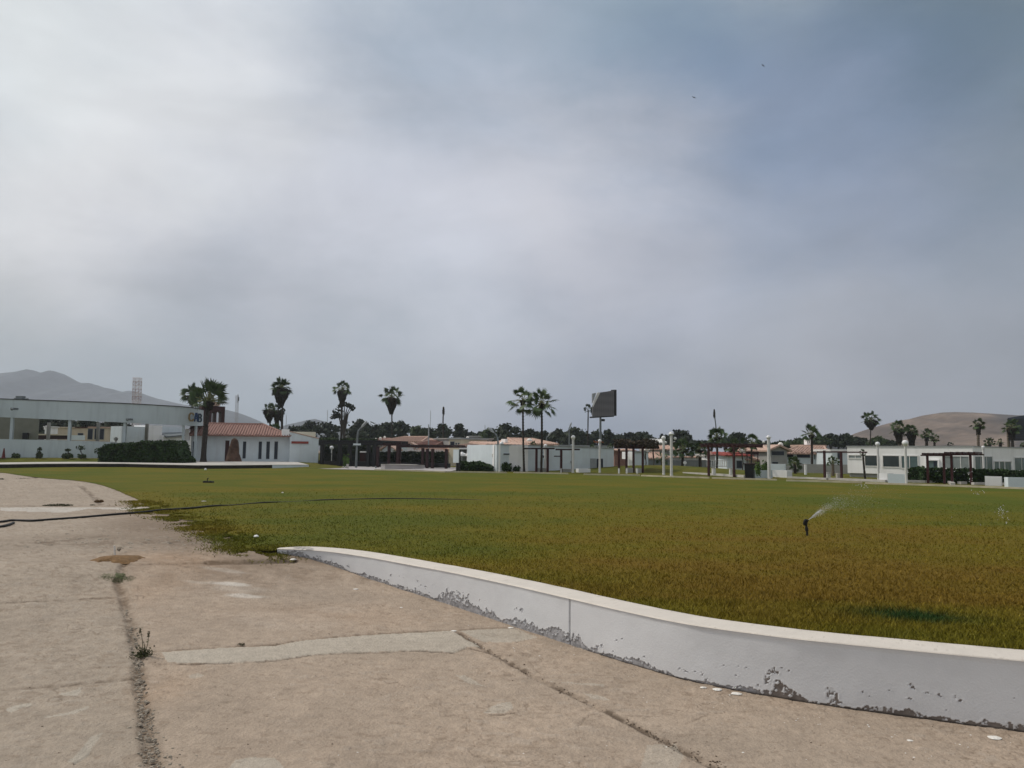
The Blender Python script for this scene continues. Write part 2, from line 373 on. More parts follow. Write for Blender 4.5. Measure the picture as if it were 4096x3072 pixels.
# fringe along wall and pavement edge
k_ = len(B0); dist = np.hypot(B0[:, 0], B0[:, 1]); keep = dist < 34; B0 = B0[keep]; dist = dist[keep]; k_ = len(B0)
cf = fbm(B0[:, 0]*3, B0[:, 1]*3, 77, 3)
hgt = R_.uniform(.018, .042, k_)*(.5+1.1*cf)*(1+.7*ss(13, 7, dist)); wid = np.clip(dist*.00055, .0025, .012)
an = R_.uniform(0, 2*math.pi, k_); ln = R_.normal(0, .6, (k_, 2))*hgt[:, None]
dx_ = np.c_[np.cos(an), np.sin(an)]*wid[:, None]
z0 = np.zeros(k_)
tri = np.stack([np.c_[B0[:, :2]-dx_, z0], np.c_[B0[:, :2]+dx_, z0], np.c_[B0[:, :2]+ln, hgt]], 1).reshape(-1, 3)
bc = 1.15*lawn_col(B0[:, 0], B0[:, 1])*R_.uniform(.72, 1.35, (k_, 1)); hi = R_.uniform(0, 1, k_) < .03; bc[hi] = bc[hi]*1.7+.02
m = MB(); m.add(tri, np.arange(3*k_).reshape(-1, 3)); mat('blades', (1, 1, 1), .8, .1, 5., attr='Col', spec=.15)
g_ = m.build('grass', MATS['blades'], col=np.repeat(bc, 3, axis=0)); tag(g_, 'short mown grass blades, green turning straw brown, on the lawn', 'grass', kind='stuff')

fr_n = 60000; ei = R_.integers(0, len(E)-1, fr_n); et = R_.uniform(0, 1, (fr_n, 1)); FP = E[ei]*(1-et)+E[ei+1]*et; FP = FP+R_.normal(0, 1, (fr_n, 2))*np.array([.28, .22]); FP = FP[(FP[:, 1] < 25)]
FP = FP[(fbm(FP[:, 0]*2.5, FP[:, 1]*2.5, 61, 3) > .42)]; fz = np.where(pip(FP[:, 0], FP[:, 1], lawn_poly), 0., pave_z(FP[:, 0], FP[:, 1])-.004); k2 = len(FP); h2 = R_.uniform(.015, .05, k2); w2 = np.clip(np.hypot(FP[:, 0], FP[:, 1])*.0006, .004, .014)
an = R_.uniform(0, 6.28, k2); ln = R_.normal(0, .9, (k2, 2))*h2[:, None]; dx_ = np.c_[np.cos(an), np.sin(an)]*w2[:, None]
tri = np.stack([np.c_[FP-dx_, fz], np.c_[FP+dx_, fz], np.c_[FP+ln, fz+h2]], 1).reshape(-1, 3); fc = lawn_col(FP[:, 0], FP[:, 1])*R_.uniform(.9, 1.8, (k2, 1)); m = MB(); m.add(tri, np.arange(3*k2).reshape(-1, 3)); g_ = m.build('grass_fringe', MATS['blades'], col=np.repeat(fc, 3, axis=0)); tag(g_, 'ragged runner grass creeping from the lawn edge onto the pavement', 'grass', kind='stuff')
# ---- pavement
def polydist(x, y, pl):
    """distance to a polyline given in image points (on the pavement) and parameter along it"""
    P = cast_pave(np.array([p[0] for p in pl], float), np.array([p[1] for p in pl], float))[:, :2]
    best = np.full(x.shape, 1e9)
    for a, b in zip(P[:-1], P[1:]):
        ab = b-a; L2 = ab@ab+1e-9
        # bounding prune
        t = np.clip(((x-a[0])*ab[0]+(y-a[1])*ab[1])/L2, 0, 1); d = np.hypot(x-a[0]-ab[0]*t, y-a[1]-ab[1]*t); best = np.minimum(best, d)
    return best
pxs = np.r_[np.arange(-3500, -300, 80), np.arange(-300, 4400, 4.6), np.arange(4400, 7600, 80)]
pys = np.r_[np.arange(1876, 2100, 2.5), np.arange(2100, 3160, 3.6), np.arange(3160, 4200, 40)]
GX, GY = np.meshgrid(pxs, pys)
PV = cast_pave(GX, GY); X = PV[..., 0]; Y = PV[..., 1]
f1 = fbm(X*.8, Y*.8, 1); f2 = fbm(X*4, Y*4, 2); f3 = fbm(X*14, Y*14, 3, 3); f4 = fbm(X*.3, Y*.3, 4)
wob = (fbm(X*5, Y*5, 8)-.5)
TAN = np.array([.362, .288, .224]); GRY = np.array([.325, .272, .218]); PALE = np.array([.47, .44, .40]); SOIL = np.array([.13, .096, .068]); SMOOTH = np.array([.40, .365, .31])
jl = cast_pave(np.array([500., 505, 545, 590, 640]), np.array([2200., 2300, 2600, 2900, 3200]))
side = ss(-.15, .15, X-np.interp(Y, jl[::-1, 1], jl[::-1, 0])+wob*.3)
wcol = np.clip(side*ss(14.5, 12.0, Y)*(.55+.7*f1), 0, 1)[..., None]
colr = GRY*(1-wcol)+TAN*wcol
colr = colr*(.86+.28*f2[..., None])*(.9+.2*f1[..., None])
zoff = (f3-.5)*.006+(f2-.5)*.01
def mixc(mask, c): 
    global colr
    mk = np.clip(mask, 0, 1)[..., None]; colr = colr*(1-mk)+np.asarray(c)*mk
# rough exposed aggregate at mid-left
agg = ss(.55, .75, f3)*ss(.45, .6, f1); mixc(agg*.35, SOIL*1.6)
# general dirty soil toward lawn edge
de = np.full(X.shape, 1e9)
for q in E[::3]: de = np.minimum(de, np.hypot(X-q[0], Y-q[1]))
mixc(ss(2.4, .1, de+(f2-.5)*2.2)*ss(24, 19, Y)*.7, SOIL*1.6)
band = np.exp(-((polydist(X, Y, [(0, 2180), (250, 2170), (560, 2175), (900, 2165)])+0)/.9)**2)
mixc(band*ss(.42, .62, f2*.6+f3*.4)*.75, SOIL*1.25)
for (cx, cy, rx, ry, st) in ((760, 2110, 2.2, 1.6, .55), (900, 2170, 1.6, .7, .5), (650, 2085, 1.5, 1.6, .35), (560, 2150, 2.5, .8, .3)):
    c = cast_pave(np.array(float(cx)), np.array(float(cy))); d = np.exp(-(((X-c[0])/rx)**2+((Y-c[1])/ry)**2)); mixc(ss(.15, .9, d*(.5+f2))*st, SOIL*1.25)
f5 = fbm(X*9+f2*2, Y*16, 44, 3); lump = ss(.60, .75, f5)*ss(.4, .7, f1+.15); zoff += lump*.006; mixc(ss(.30, .22, f5)*.35, SOIL*1.5); mixc(lump*.12, PALE)
# joints and cracks: (points, half width, softness, depth, strength)
J = [([(505, 2240), (470, 2330), (500, 2420), (520, 2500), (545, 2600), (555, 2700), (572, 2820), (590, 2950), (625, 3100)], .020, .085, .022, .62),
     ([(600, 2608), (845, 2591), (1100, 2580), (1217, 2558), (1488, 2537), (1814, 2520), (1949, 2512), (2063, 2510)], .010, .03, .012, .75),
     ([(640, 2655), (870, 2656), (1100, 2643), (1163, 2634), (1244, 2622), (1380, 2613), (1570, 2607), (1678, 2603), (1814, 2612), (1868, 2592), (1970, 2616)], .008, .018, .012, .9),
     ([(1830, 2529), (1922, 2588), (1977, 2618), (2085, 2678), (2131, 2705), (2252, 2762), (2436, 2852), (2526, 2899), (2668, 2973), (2788, 3036), (2900, 3090)], .010, .055, .016, .85),
     ([(497, 2259), (756, 2254), (840, 2252)], .03, .05, .008, .8), ([(840, 2252), (1100, 2245), (1168, 2243)], .075, .05, .03, 1.6),
     ([(0, 2412), (220, 2402), (448, 2392)], .012, .03, .01, .7), ([(0, 2763), (249, 2743), (423, 2728), (540, 2715)], .01, .05, .008, .55),
     ([(-300, 2024), (0, 2024), (300, 2024), (612, 2024)], .035, .05, .03, .85), ([(323, 1944), (378, 1989), (403, 2020)], .05, .1, .02, .6),
     ([(-100, 1914), (0, 1913), (140, 1911)], .07, .1, .03, .8), ([(149, 2173), (300, 2158), (423, 2143)], .02, .12, .01, .5), ([(572, 2173), (700, 2168), (885, 2166)], .015, .05, .012, .8),
     ([(1376, 2560), (1436, 2610)], .004, .01, .004, .5), ([(1607, 2545), (1672, 2592)], .004, .01, .004, .4), ([(1135, 2572), (1163, 2630)], .004, .012, .004, .3),
     ([(300, 3056), (345, 3025), (358, 3015)], .006, .008, .01, .9), ([(1960, 2862), (2020, 2857), (2055, 2850)], .006, .01, .01, .85), ([(1825, 2718), (1875, 2730), (1945, 2752)], .004, .01, .006, .7),
     ([(2560, 2862), (2632, 2866)], .004, .01, .005, .7), ([(2740, 2895), (2840, 2855)], .004, .012, .005, .35), ([(2063, 2569), (2150, 2552)], .006, .01, .008, .8),
     ([(700, 1935+90), (930, 2125)], .01, .05, .01, .0)]
jm = np.zeros(X.shape)
inv = (GX > -400) & (GX < 4500)
for pl, hw, sf, dp, st in J:
    d = polydist(X+wob*.05*(hw*20 if hw < .05 else 1), Y+wob*.06, pl)
    mk = np.clip(1-(d-hw)/sf, 0, 1)*st; mk = mk*(.2+1.3*ss(.34, .64, f3*.55+f2*.45))
    mk = np.clip(mk, 0, 1); mixc(mk*.9, SOIL*(.8 if st > .8 else 1.0)); zoff -= dp*np.clip(1-(d-hw)/(sf*.6), 0, 1); jm = np.maximum(jm, mk)
def poly_mask(pl, soft=.03, amp=.06):
    P = cast_pave(np.array([p[0] for p in pl], float), np.array([p[1] for p in pl], float))[:, :2]
    mk = pip(X+wob*amp, Y+wob*amp*1.3, P)
    return mk.astype(float)
strip = [(640, 2612), (845, 2594), (1100, 2584), (1217, 2561), (1488, 2540), (1814, 2523), (1925, 2588), (1860, 2590), (1814, 2611), (1678, 2601), (1570, 2605), (1380, 2611), (1244, 2620), (1163, 2632), (1100, 2641), (870, 2654), (671, 2650)]
sm = poly_mask(strip, amp=.035); fade = .75+.5*(f1-.5)
mixc(sm*fade, SMOOTH*1.06*(.97+.06*f2[..., None])); zoff = zoff*(1-.6*sm)+sm*.004
mixc(poly_mask([(1840, 2522), (1949, 2515), (2063, 2513), (2150, 2550), (2063, 2568), (1935, 2568)], amp=.03)*.7, SMOOTH)
for pl, st in (([(18, 2840), (60, 2822), (123, 2815), (122, 2826), (75, 2838), (45, 2850), (30, 2846)], .75), ([(170, 2866), (260, 2852), (350, 2825), (355, 2832), (300, 2856), (235, 2866), (180, 2868)], .65), ([(218, 2778), (275, 2768), (320, 2753), (326, 2765), (310, 2786), (280, 2782)], .7),
               ([(275, 3045), (330, 2990), (365, 2945), (412, 2930), (408, 2945), (370, 2985), (355, 3015), (310, 3055)], .7), ([(940, 3040), (1000, 3028), (1100, 3030), (1150, 3090), (900, 3090)], .6), ([(1928, 2855), (1990, 2815), (2040, 2805), (2055, 2830), (2020, 2852)], .6),
               ([(2590, 2980), (2700, 2975), (2740, 3020), (2700, 3090), (2560, 3080)], .45), ([(2330, 2772), (2420, 2785), (2440, 2800), (2370, 2795)], .5), ([(2000+365*.5256, 2200+1000*.5256), (2420, 2735), (2415, 2745)], .5), ([(1825, 2700), (1870, 2705), (1940, 2745), (1860, 2728)], .5), ([(753, 2700), (790, 2693), (815, 2700), (800, 2712), (755, 2713)], .6), ([(0, 2029), (300, 2029), (612, 2030), (500, 2040), (360, 2034), (260, 2050), (0, 2043)], .85)):
    mixc(poly_mask(pl, amp=.02)*st, SMOOTH*1.05 if pl[0][1] > 2100 else PALE*1.02)
for (cx, cy, rx, ry, st) in ((925, 2336, .34, .11, .75), (800, 2330, .3, .08, .25), (985, 2384, .33, .12, .6), (960, 2356, .6, .2, .2), (890, 2280, .5, .1, .3), (1340, 2440, .4, .2, .12), (1150, 2480, .9, .5, .1)):
    c = cast_pave(np.array(float(cx)), np.array(float(cy))); d = np.exp(-(((X-c[0])/rx)**2+((Y-c[1])/ry)**2)*1.0); mixc(ss(.25, .8, d+(f2-.5)*.5)*st, PALE*1.15)
for (cx, cy, rx, ry, st) in ((660, 2760, .25, .5, .2), (680, 2230, 1.0, .5, .3), (620, 2340, .5, .9, .2), (1330, 2460, 1.2, .5, .2)):
    c = cast_pave(np.array(float(cx)), np.array(float(cy))); d = np.exp(-(((X-c[0])/rx)**2+((Y-c[1])/ry)**2)); mixc(d*st, np.array([.37, .235, .14]))
# fine dark pits
hair = np.abs(fbm(X*1.1, Y*1.1, 81, 5)-.5); hm = ss(.0075, .002, hair)*ss(.46, .6, f1)*ss(30, 14, Y); mixc(hm*.5*(1-sm), SOIL*1.2); zoff -= hm*.004
st2 = ss(.58, .72, fbm(X*.9+5, Y*.9, 83, 4)); mixc(st2*.22*(1-sm), GRY*.72)
pit = ss(.72, .8, fbm(X*22, Y*22, 41, 2)); mixc(pit*.3*(1-sm), SOIL*1.2)
PV[..., 2] += zoff
PV[..., 2] = np.minimum(PV[..., 2], -.004)
nr, nc = GX.shape; idx = np.arange(nr*nc).reshape(nr, nc)
m = MB(); m.v = [PV.reshape(-1, 3)]; m.n = nr*nc
q = np.stack([idx[:-1, :-1], idx[1:, :-1], idx[1:, 1:], idx[:-1, 1:]], -1).reshape(-1, 4)
inl = pip(X, Y, lawn_poly); nearE = np.full(X.shape, 1e9)
for q_ in np.vstack([E[::2], WO[::6]]): nearE = np.minimum(nearE, np.hypot(X-q_[0], Y-q_[1]))
kp = (~inl | (nearE < 1.3)) & ~((X > -33) & (Y > 50)) & ~((X > 0) & (Y > 14)) & ~((X > 14) & (Y > 4.5)) & (Y < 75)
kq = (kp[:-1, :-1] & kp[1:, :-1] & kp[1:, 1:] & kp[:-1, 1:]).ravel(); q = q[kq]
m.f = q.tolist()
mat('pavement', (1, 1, 1), .93, .10, 11., .015, 36., attr='Col', fine=.2, fscale=160., spec=.2)
pav = m.build('pavement', MATS['pavement'], smooth=True, col=colr.reshape(-1, 3)); tag(pav, kind='structure')

# ---- base ground to the horizon
def mound(x, y):
    z = np.zeros(np.shape(x))
    for (px, py, Yd, rx, ry, h) in ((2640, 1880, 74, 8.5, 5, .62), (2450, 1880, 74, 4.5, 4, .35), (2860, 1880, 70, 5., 5, .45), (2990, 1880, 66, 3, 4, .3)):
        c = W(px, py, Yd); z = np.maximum(z, h*np.exp(-((x-c[0])/rx)**2-((y-c[1])/ry)**2*1.0))
    return z
def rise(x, y):  # terrace on the left
    r = x/np.maximum(y, 1.); a = ss(-.430, -.455, r); return (.62*a*ss(70, 74, y)+.3*ss(-.20, -.27, r)*(1-a)*ss(68, 73, y))*ss(400, 200, y)
rx_ = np.r_[-7000, -3500, -1800, -900, -450, -250, -160, np.arange(-110, 110, 1.5), 160, 250, 450, 900, 1800, 3500, 7000]
ry_ = np.r_[-3000, -800, -200, -60, -20, 0, 20, 30, 38, np.arange(40, 130, 1.5), 160, 200, 300, 450, 900, 1800, 3500, 7500]
AX, AY = np.meshgrid(rx_, ry_)
AZ = np.full(AX.shape, -.035)+mound(AX, AY)+rise(AX, AY)
inside = pip(AX, AY, np.array([(-60, -70), (70, -70), (70, 3)] + [(46, 30)] + [tuple(k+np.array([0, -2.5])) for k in KB] + [tuple(k+np.array([0, -2.5])) for k in PB[1:]] + [(-44, 52), (-70, 40)]))
AZ[inside] = -1.1
gc = lawn_col(AX.ravel(), AY.ravel())*.9
n1 = fbm(AX.ravel()*.4, AY.ravel()*.4, 91)[:, None]; gc = gc*(1-.3*n1)+np.array([.11, .09, .035])*.3*n1
farm = ss(150, 400, np.hypot(AX, AY).ravel())[:, None]; gc = gc*(1-farm)+np.array([.2, .16, .12])*farm
nr, nc = AX.shape; idx = np.arange(nr*nc).reshape(nr, nc)
m = MB(); m.v = [np.stack([AX, AY, AZ], -1).reshape(-1, 3)]; m.n = nr*nc; m.f = np.stack([idx[:-1, :-1], idx[:-1, 1:], idx[1:, 1:], idx[1:, :-1]], -1).reshape(-1, 4).tolist()
mat('ground', (1, 1, 1), .95, .25, 1.2, .02, 12., attr='Col', spec=.1)
g_ = m.build('ground', MATS['ground'], smooth=True, col=gc); tag(g_, kind='structure')
def gz(x, y): return float(-.035+mound(np.array(x), np.array(y))+rise(np.array(x), np.array(y)))
# ------------------------------------------------------------------ retaining wall by the lawn
def proj(P):
    q = np.asarray(P)-CAM; return 2048+F*(q@_r)/(q@_f), 1536-F*(q@_u)/(q@_f)
def build_wall():
    global sN, wx, wy, nx, ny, WTH, tx, ty
    root = thing('retaining_wall', 'long low curved white wall with peeling paint between pavement and lawn', 'wall', (0, 9, -.5))
    s0 = sN; s1 = np.arange(0, s0[-1], .0065); wx, wy, nx, ny, WTH = [np.interp(s1, s0, v_) for v_ in (wx, wy, nx, ny, WTH)]; sN = s1
    n = len(sN); zb = pave_z(wx, wy)-.06
    px, _ = proj(np.c_[wx, wy, np.full(n, WTOP)])
    hp = np.interp(px, [1160, 1230, 1262, 1290, 1330, 1370, 1400, 1440, 1500, 1550, 1640, 1740, 1765, 1790, 1830, 1870, 1920, 1990, 2010, 2080, 2150, 2200, 2275, 2290, 2320, 2345, 2400, 2470, 2560, 2640, 2700, 2780, 2860, 3000, 3075, 3090, 3140, 3185, 3230, 3300, 3440, 3470, 3520, 3600, 3640, 3700, 3800, 3900, 3930, 3990, 4060, 4100],
                   [.75, .8, .5, .28, .45, .25, .1, .16, .28, .22, .2, .14, .38, .55, .42, .5, .42, .22, .12, .26, .32, .34, .36, .3, .36, .12, .10, .09, .16, .12, .03, .05, .08, .10, .10, .20, .25, .20, .08, .06, .05, .14, .12, .15, .19, .12, .10, .07, .16, .13, .17, .1])
    rows = np.r_[0, np.linspace(.02, .95, 84), .975, 1]
    s2, r2 = np.meshgrid(sN, rows); H = (WTOP-zb)
    z = zb+H*r2
    n1 = fbm(s2*7, r2*H*7, 51); n2 = fbm(s2*28, r2*H*28, 52, 3); n3 = fbm(s2*2.2, r2*H*2.2, 53)
    edge = hp*(.35+1.15*fbm(sN*5, sN*0, 54, 3)+.35*(fbm(sN*22, sN*0, 55, 2)-.5)*2)
    rr = (z-zb-.06)/(H-.06)
    peel = (rr < edge*.74*(.6+.85*n2)).astype(float)
    fl = ((n1*.6+n2*.5 > .75) & (rr < .5) & (rr < hp*3.2+.12)).astype(float)*((px[None] > 1500) | (px[None] < 1400))
    holes = ss(.40, .36, fbm(s2*40, r2*H*32, 91, 3))*(rr > edge*.25); peel = np.maximum(peel, fl)*(1-.85*holes)
    groove = np.exp(-((px[None]-2279)/2.2)**2)
    topbull = np.clip((r2-.93)/.07, 0, 1)
    off = -.008*peel-.018*groove+(n3-.5)*.010+.007*topbull
    halo = np.maximum.reduce([np.roll(peel, k, 1) for k in (-3, 3)]+[np.roll(peel, 1, 0)])*(1-peel)
    off += halo*.002
    P = np.stack([wx-nx*off, wy-ny*off, z], -1)
    white = np.array([.65, .665, .69]); col = white*(.96+.08*n3[..., None])*(.98+.04*n1[..., None])
    dirt = ss(.32, .0, rr)*.22*n1; col = col*(1-dirt[..., None])+np.array([.33, .29, .25])*dirt[..., None]
    conc = np.array([.30, .30, .315])*(.45+1.1*n2[..., None]); bro = np.array([.19, .165, .15])*(.6+.8*n2[..., None]); bm = ss(3000, 3080, px)[None, :, None]; conc = conc*(1-bm)+bro*bm
    col = col*(1-peel[..., None])+conc*peel[..., None]
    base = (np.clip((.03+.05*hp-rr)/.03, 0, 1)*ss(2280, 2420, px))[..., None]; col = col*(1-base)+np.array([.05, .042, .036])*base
    col = col*(1-.45*groove[..., None])
    drip = (ss(.62, .8, fbm(s2*1.3, s2*0+r2*.4, 60, 3))*ss(.75, 1, r2))[..., None]*.18; col = col*(1-drip)
    nr, nc = s2.shape
    m = MB(); idx = np.arange(nr*nc).reshape(nr, nc); m.v = [P.reshape(-1, 3)]; m.n = nr*nc; m.f = np.stack([idx[:-1, :-1], idx[:-1, 1:], idx[1:, 1:], idx[1:, :-1]], -1).reshape(-1, 4).tolist()
    mat('wall_face', (1, 1, 1), .7, .03, 3., .002, 60., attr='Col', fine=.05, fscale=200.)
    m.build('painted_face', MATS['wall_face'], root, smooth=True, col=col.reshape(-1, 3))
    # top: rounded front edge, flat, small back drop
    tt = np.r_[0, .02, .05, .1, .2, .35, .5, .65, .8, .93, 1., 1.0]
    s2, t2 = np.meshgrid(sN, tt)
    zz = np.full(s2.shape, WTOP); zz[0] = WTOP-.006; zz[1] = WTOP+.0035; zz[2:] = WTOP+.007; zz[-2] = WTOP+.003; zz[-1] = -.04
    n1 = fbm(s2*5, t2*2.5, 71); n2 = fbm(s2*25, t2*10, 72, 3)
    zz[2:-2] += (n1[2:-2]-.5)*.006
    wob_ = (fbm(sN*1.7, sN*0, 73)-.5)*.03
    o2 = -.012*(t2 < .04)+t2*(WTH+wob_)
    P = np.stack([wx+nx*o2, wy+ny*o2, zz], -1)
    col = np.array([.60, .555, .50])*(.92+.16*n1[..., None])*(.95+.1*n2[..., None])
    sp = (ss(.66, .74, n2)*ss(.5, .6, n1))[..., None]*.4; col = col*(1-sp)+np.array([.3, .27, .23])*sp
    pxx, _ = proj(P.reshape(-1, 3)); pxx = pxx.reshape(s2.shape)
    gp = (ss(1165, 1185, pxx)*ss(1262, 1245, pxx)*(n2 > .42)*(t2 < .75))[..., None]*.85; col = col*(1-gp)+np.array([.2, .19, .185])*gp
    g_ = (ss(.86, 1, t2)*.35*(n2))[..., None]; col = col*(1-g_)+np.array([.2, .18, .1])*g_
    nr, nc = s2.shape; m = MB(); idx = np.arange(nr*nc).reshape(nr, nc); m.v = [P.reshape(-1, 3)]; m.n = nr*nc; m.f = np.stack([idx[:-1, :-1], idx[:-1, 1:], idx[1:, 1:], idx[1:, :-1]], -1).reshape(-1, 4).tolist()
    m.build('wall_top', MATS['wall_face'], root, smooth=True, col=col.reshape(-1, 3))
build_wall()

# far kerb with breaks where the turf has grown over it
def seg_strip(name, P, w, z0, z1, m_, gaps=(), label=None, cat=None, kind=None, group=None):
    m = MB()
    for i in range(len(P)-1):
        a, b = P[i], P[i+1]; L = np.linalg.norm(b-a); d = (b-a)/L; m.obox(a, d, 0, L, -w/2, w/2, z0, z1)
    o = m.build(name, m_); return tag(o, label, cat, group, kind)
def kerbpiece(pts, name='kerb', w=.22, z1=.10, m_='kerb', **k):
    Q = onz(np.array([p[0] for p in pts], float), np.array([p[1] for p in pts], float))[:, :2]
    return seg_strip(name, Q, w, -.05, z1, MATS[m_], **k)
kl = ('short worn concrete kerb at the far lawn edge %s',)
KP = [([(1500, 1881.5), (1633, 1885), (1783, 1889.5), (2027, 1893)], 'running from the pale paving to the white hut'), ([(2055, 1892), (2272, 1897)], 'before the pair of palms'), ([(2335, 1900), (2560, 1904)], 'between the billboard and the dark pergola'),
      ([(2568, 1905), (2700, 1910), (2837, 1914)], 'below the two pale lamp posts'), ([(2849, 1915), (3107, 1922)], 'in front of the dark bin'), ([(3146, 1925), (3300, 1929), (3449, 1933)], 'below the gabled house'), ([(3462, 1935), (3820, 1947), (4096, 1957), (4300, 1965)], 'in front of the long white building')]
for pts_, where in KP: kerbpiece(pts_, label='worn concrete kerb on far lawn edge '+where, cat='kerb', group='kerb pieces along the far lawn edge')

# ------------------------------------------------------------------ terrain heights behind
def gnd(px, py):
    d = ray(px, py); z = 0.
    for _ in range(30): t = (z-CAM[2])/d[2]; P = CAM+t*d; z = gz(P[0], P[1])
    return P
def at(px, Y, py=1800): return W(px, py, Y)[:2]

# left platform / raised walk
PF = PB.copy()
rear_px = [(1235, 1858.5), (1180, 1846), (1000, 1845), (742, 1843), (728, 1848), (500, 1848), (300, 1847), (150, 1848), (0, 1850), (-200, 1853)]
RB = onz(np.array([p[0] for p in rear_px], float), np.array([p[1] for p in rear_px], float), .3)[:, :2]
PFx = np.vstack([PF, [(-46, 53.5)], [(-56, 47)]]); RB = np.vstack([RB, [(-80, 60)]])
m = MB(); m.prism([tuple(q) for q in PFx]+[tuple(q) for q in RB[::-1]], -.3, .30)
tag(m.build('raised_walkway', MATS['concrete_light']), kind='structure')
pr = thing('platform_edge', 'dark recessed riser of the raised walkway along the left lawn edge', 'step', (*PF[3], 0))
m = MB()
for a, b in zip(PFx[1:-1], PFx[2:]):
    L = np.linalg.norm(b-a); d = (b-a)/L; m.obox(a, -d, -L, 0, .0, .03, -.05, .262)
m.build('riser', MATS['platform_side'], pr)
a, b = PF[0], PF[1]; L = np.linalg.norm(b-a); m = MB(); m.obox(a, -(b-a)/L, -L, 0, 0, .03, -.05, .27); m.build('white_riser', MATS['pale_wall'], pr)
m = MB()
for a, b in zip(PFx[:-1], PFx[1:]):
    L = np.linalg.norm(b-a); d = (b-a)/L; m.obox(a, -d, -L, 0, -.2, .05, .265, .306)
m.build('coping', MATS['concrete_light'], pr)

# pale paving behind the lawn, middle left
Q = [onz(np.array(float(x)), np.array(float(y)))[:2] for x, y in ((1240, 1873), (1500, 1880.5), (1640, 1884), (1783, 1888), (1830, 1880), (1826, 1870), (1700, 1864), (1500, 1861.5), (1300, 1862))]
m = MB(); m.prism([tuple(q) for q in Q], -.06, .012); tag(m.build('paving', MATS['paving_grey']), kind='structure')

# ------------------------------------------------------------------ left pavilion with long fascia
def strip_wall(parent, name, m_, cols, thick):
    """cols: (px, Y, ytop, ybot)"""
    m = MB(); A = []
    for px, Yd, yt, yb in cols: a = W(px, yt, Yd); b = W(px, yb, Yd); A.append((a[0], a[1], b[2], a[2]))
    for p, q in zip(A[:-1], A[1:]):
        d = np.array([q[0]-p[0], q[1]-p[1]]); L = np.linalg.norm(d); d /= L; n = np.array([-d[1], d[0]])*thick
        P = [(p[0], p[1]), (q[0], q[1]), (q[0]+n[0], q[1]+n[1]), (p[0]+n[0], p[1]+n[1])]
        m.prism(P, [p[2], q[2], q[2], p[2]], [p[3], q[3], q[3], p[3]])
    return m.build(name, m_, parent)
pav_ = thing('open_pavilion', 'long open pavilion with deep pale grey curved fascia on thin columns', 'pavilion', (*at(300, 80), .6))
FC = [(-260, 72, 1590, 1659), (0, 76, 1596, 1668), (250, 77, 1605, 1679), (500, 78, 1614.5, 1690), (640, 78.7, 1622, 1697), (720, 79.3, 1627, 1701), (763, 80, 1631, 1703), (795, 81, 1636, 1704), (815, 82.3, 1641, 1703)]
fascia = strip_wall(pav_, 'fascia', MATS['fascia_paint'], FC, .35)
strip_wall(pav_, 'roof_edge', MATS['black_metal'], [(a, b-.06, c-2.6, c+.4) for a, b, c, d in FC], .45)
m = MB()
pts_ = [W(a, d, b) for a, b, c, d in FC]; z_ = [p[2] for p in pts_]
pts_ = pts_[:-1]; z_ = z_[:-1]
m.prism([tuple(p[:2]+np.array([-.3, .34])) for p in pts_]+[(p[0]-2.5, p[1]+9) for p in pts_[::-1]], [z+.25 for z in z_]+[z+.25 for z in z_[::-1]], [z+.5 for z in z_]+[z+.5 for z in z_[::-1]])
m.build('roof_slab', MATS['grey_wall'], pav_)
def col_px(parent, name, m_, pt, yt, pb, yb, Yd, r, zb=None, k=10, sq=False):
    a = W(pb, yb, Yd); b = W(pt, yt, Yd); x = (a[0]+b[0])/2
    z0 = a[2] if zb is None else zb
    m = MB()
    if sq: m.box(x-r, x+r, a[1]-r, a[1]+r, z0, b[2])
    else: m.tube([(x, a[1], z0), (x, a[1], (z0+b[2])/2), (x, a[1], b[2])], r, k)
    return m.build(name, m_, parent)
for (x, yt, yb, Yd) in ((48, 1669, 1757, 76.4), (279, 1680, 1763, 77.4), (499, 1689, 1772, 78.3), (731, 1700, 1846, 79.8), (781, 1702, 1845, 81)):
    col_px(pav_, 'column', MATS['fascia_paint'], x, yt, x, yb+8, Yd, .10 if x > 700 else .13, zb=gz(*at(x, Yd))-.1, sq=True)
for (x, yb) in ((194, 1762), (392, 1768), (586, 1800)):
    col_px(pav_, 'column', MATS['grey_wall'], x, 1690, x, yb, 88, .14, zb=gz(*at(x, 88)), sq=True)
m = MB(); f_ = Face(-200, 87, 157, 90); f_.rect(m, -200, 1660, 60, 1770, -.2, 0, zb=.4); m.build('shutter_wall', MATS['pavilion_back_shaded'], pav_)
m = MB(); f_.rect(m, 60, 1665, 157, 1770, -.2, .02, zb=.4); m.build('rear_wall', MATS['pavilion_back_shaded'], pav_)
m = MB(); f_.rect(m, 90, 1731, 112, 1757, 0, .5); m.build('cabinet', MATS['black_metal'], pav_)
for (x, y) in ((60, 1636), (519, 1678)):
    b = W(x, y, 75.5 if x < 100 else 77.6); m = MB(); m.box(b[0]-.22, b[0]+.22, b[1]-.35, b[1]+.2, b[2]-.1, b[2]+.1); m.tube([b+(0, -.3, 0), b+(0, -.5, -.1)], .1, 8); m.build('floodlight', MATS['steel'], pav_)
m = MB(); b = W(76, 1594, 77); m.box(b[0]-.35, b[0]+.35, b[1], b[1]+.5, b[2]-.3, b[2]+.25); m.tube([b+(-.6, .2, 0), b+(.8, .2, 0)], .08, 6); m.build('roof_unit', MATS['steel'], pav_)
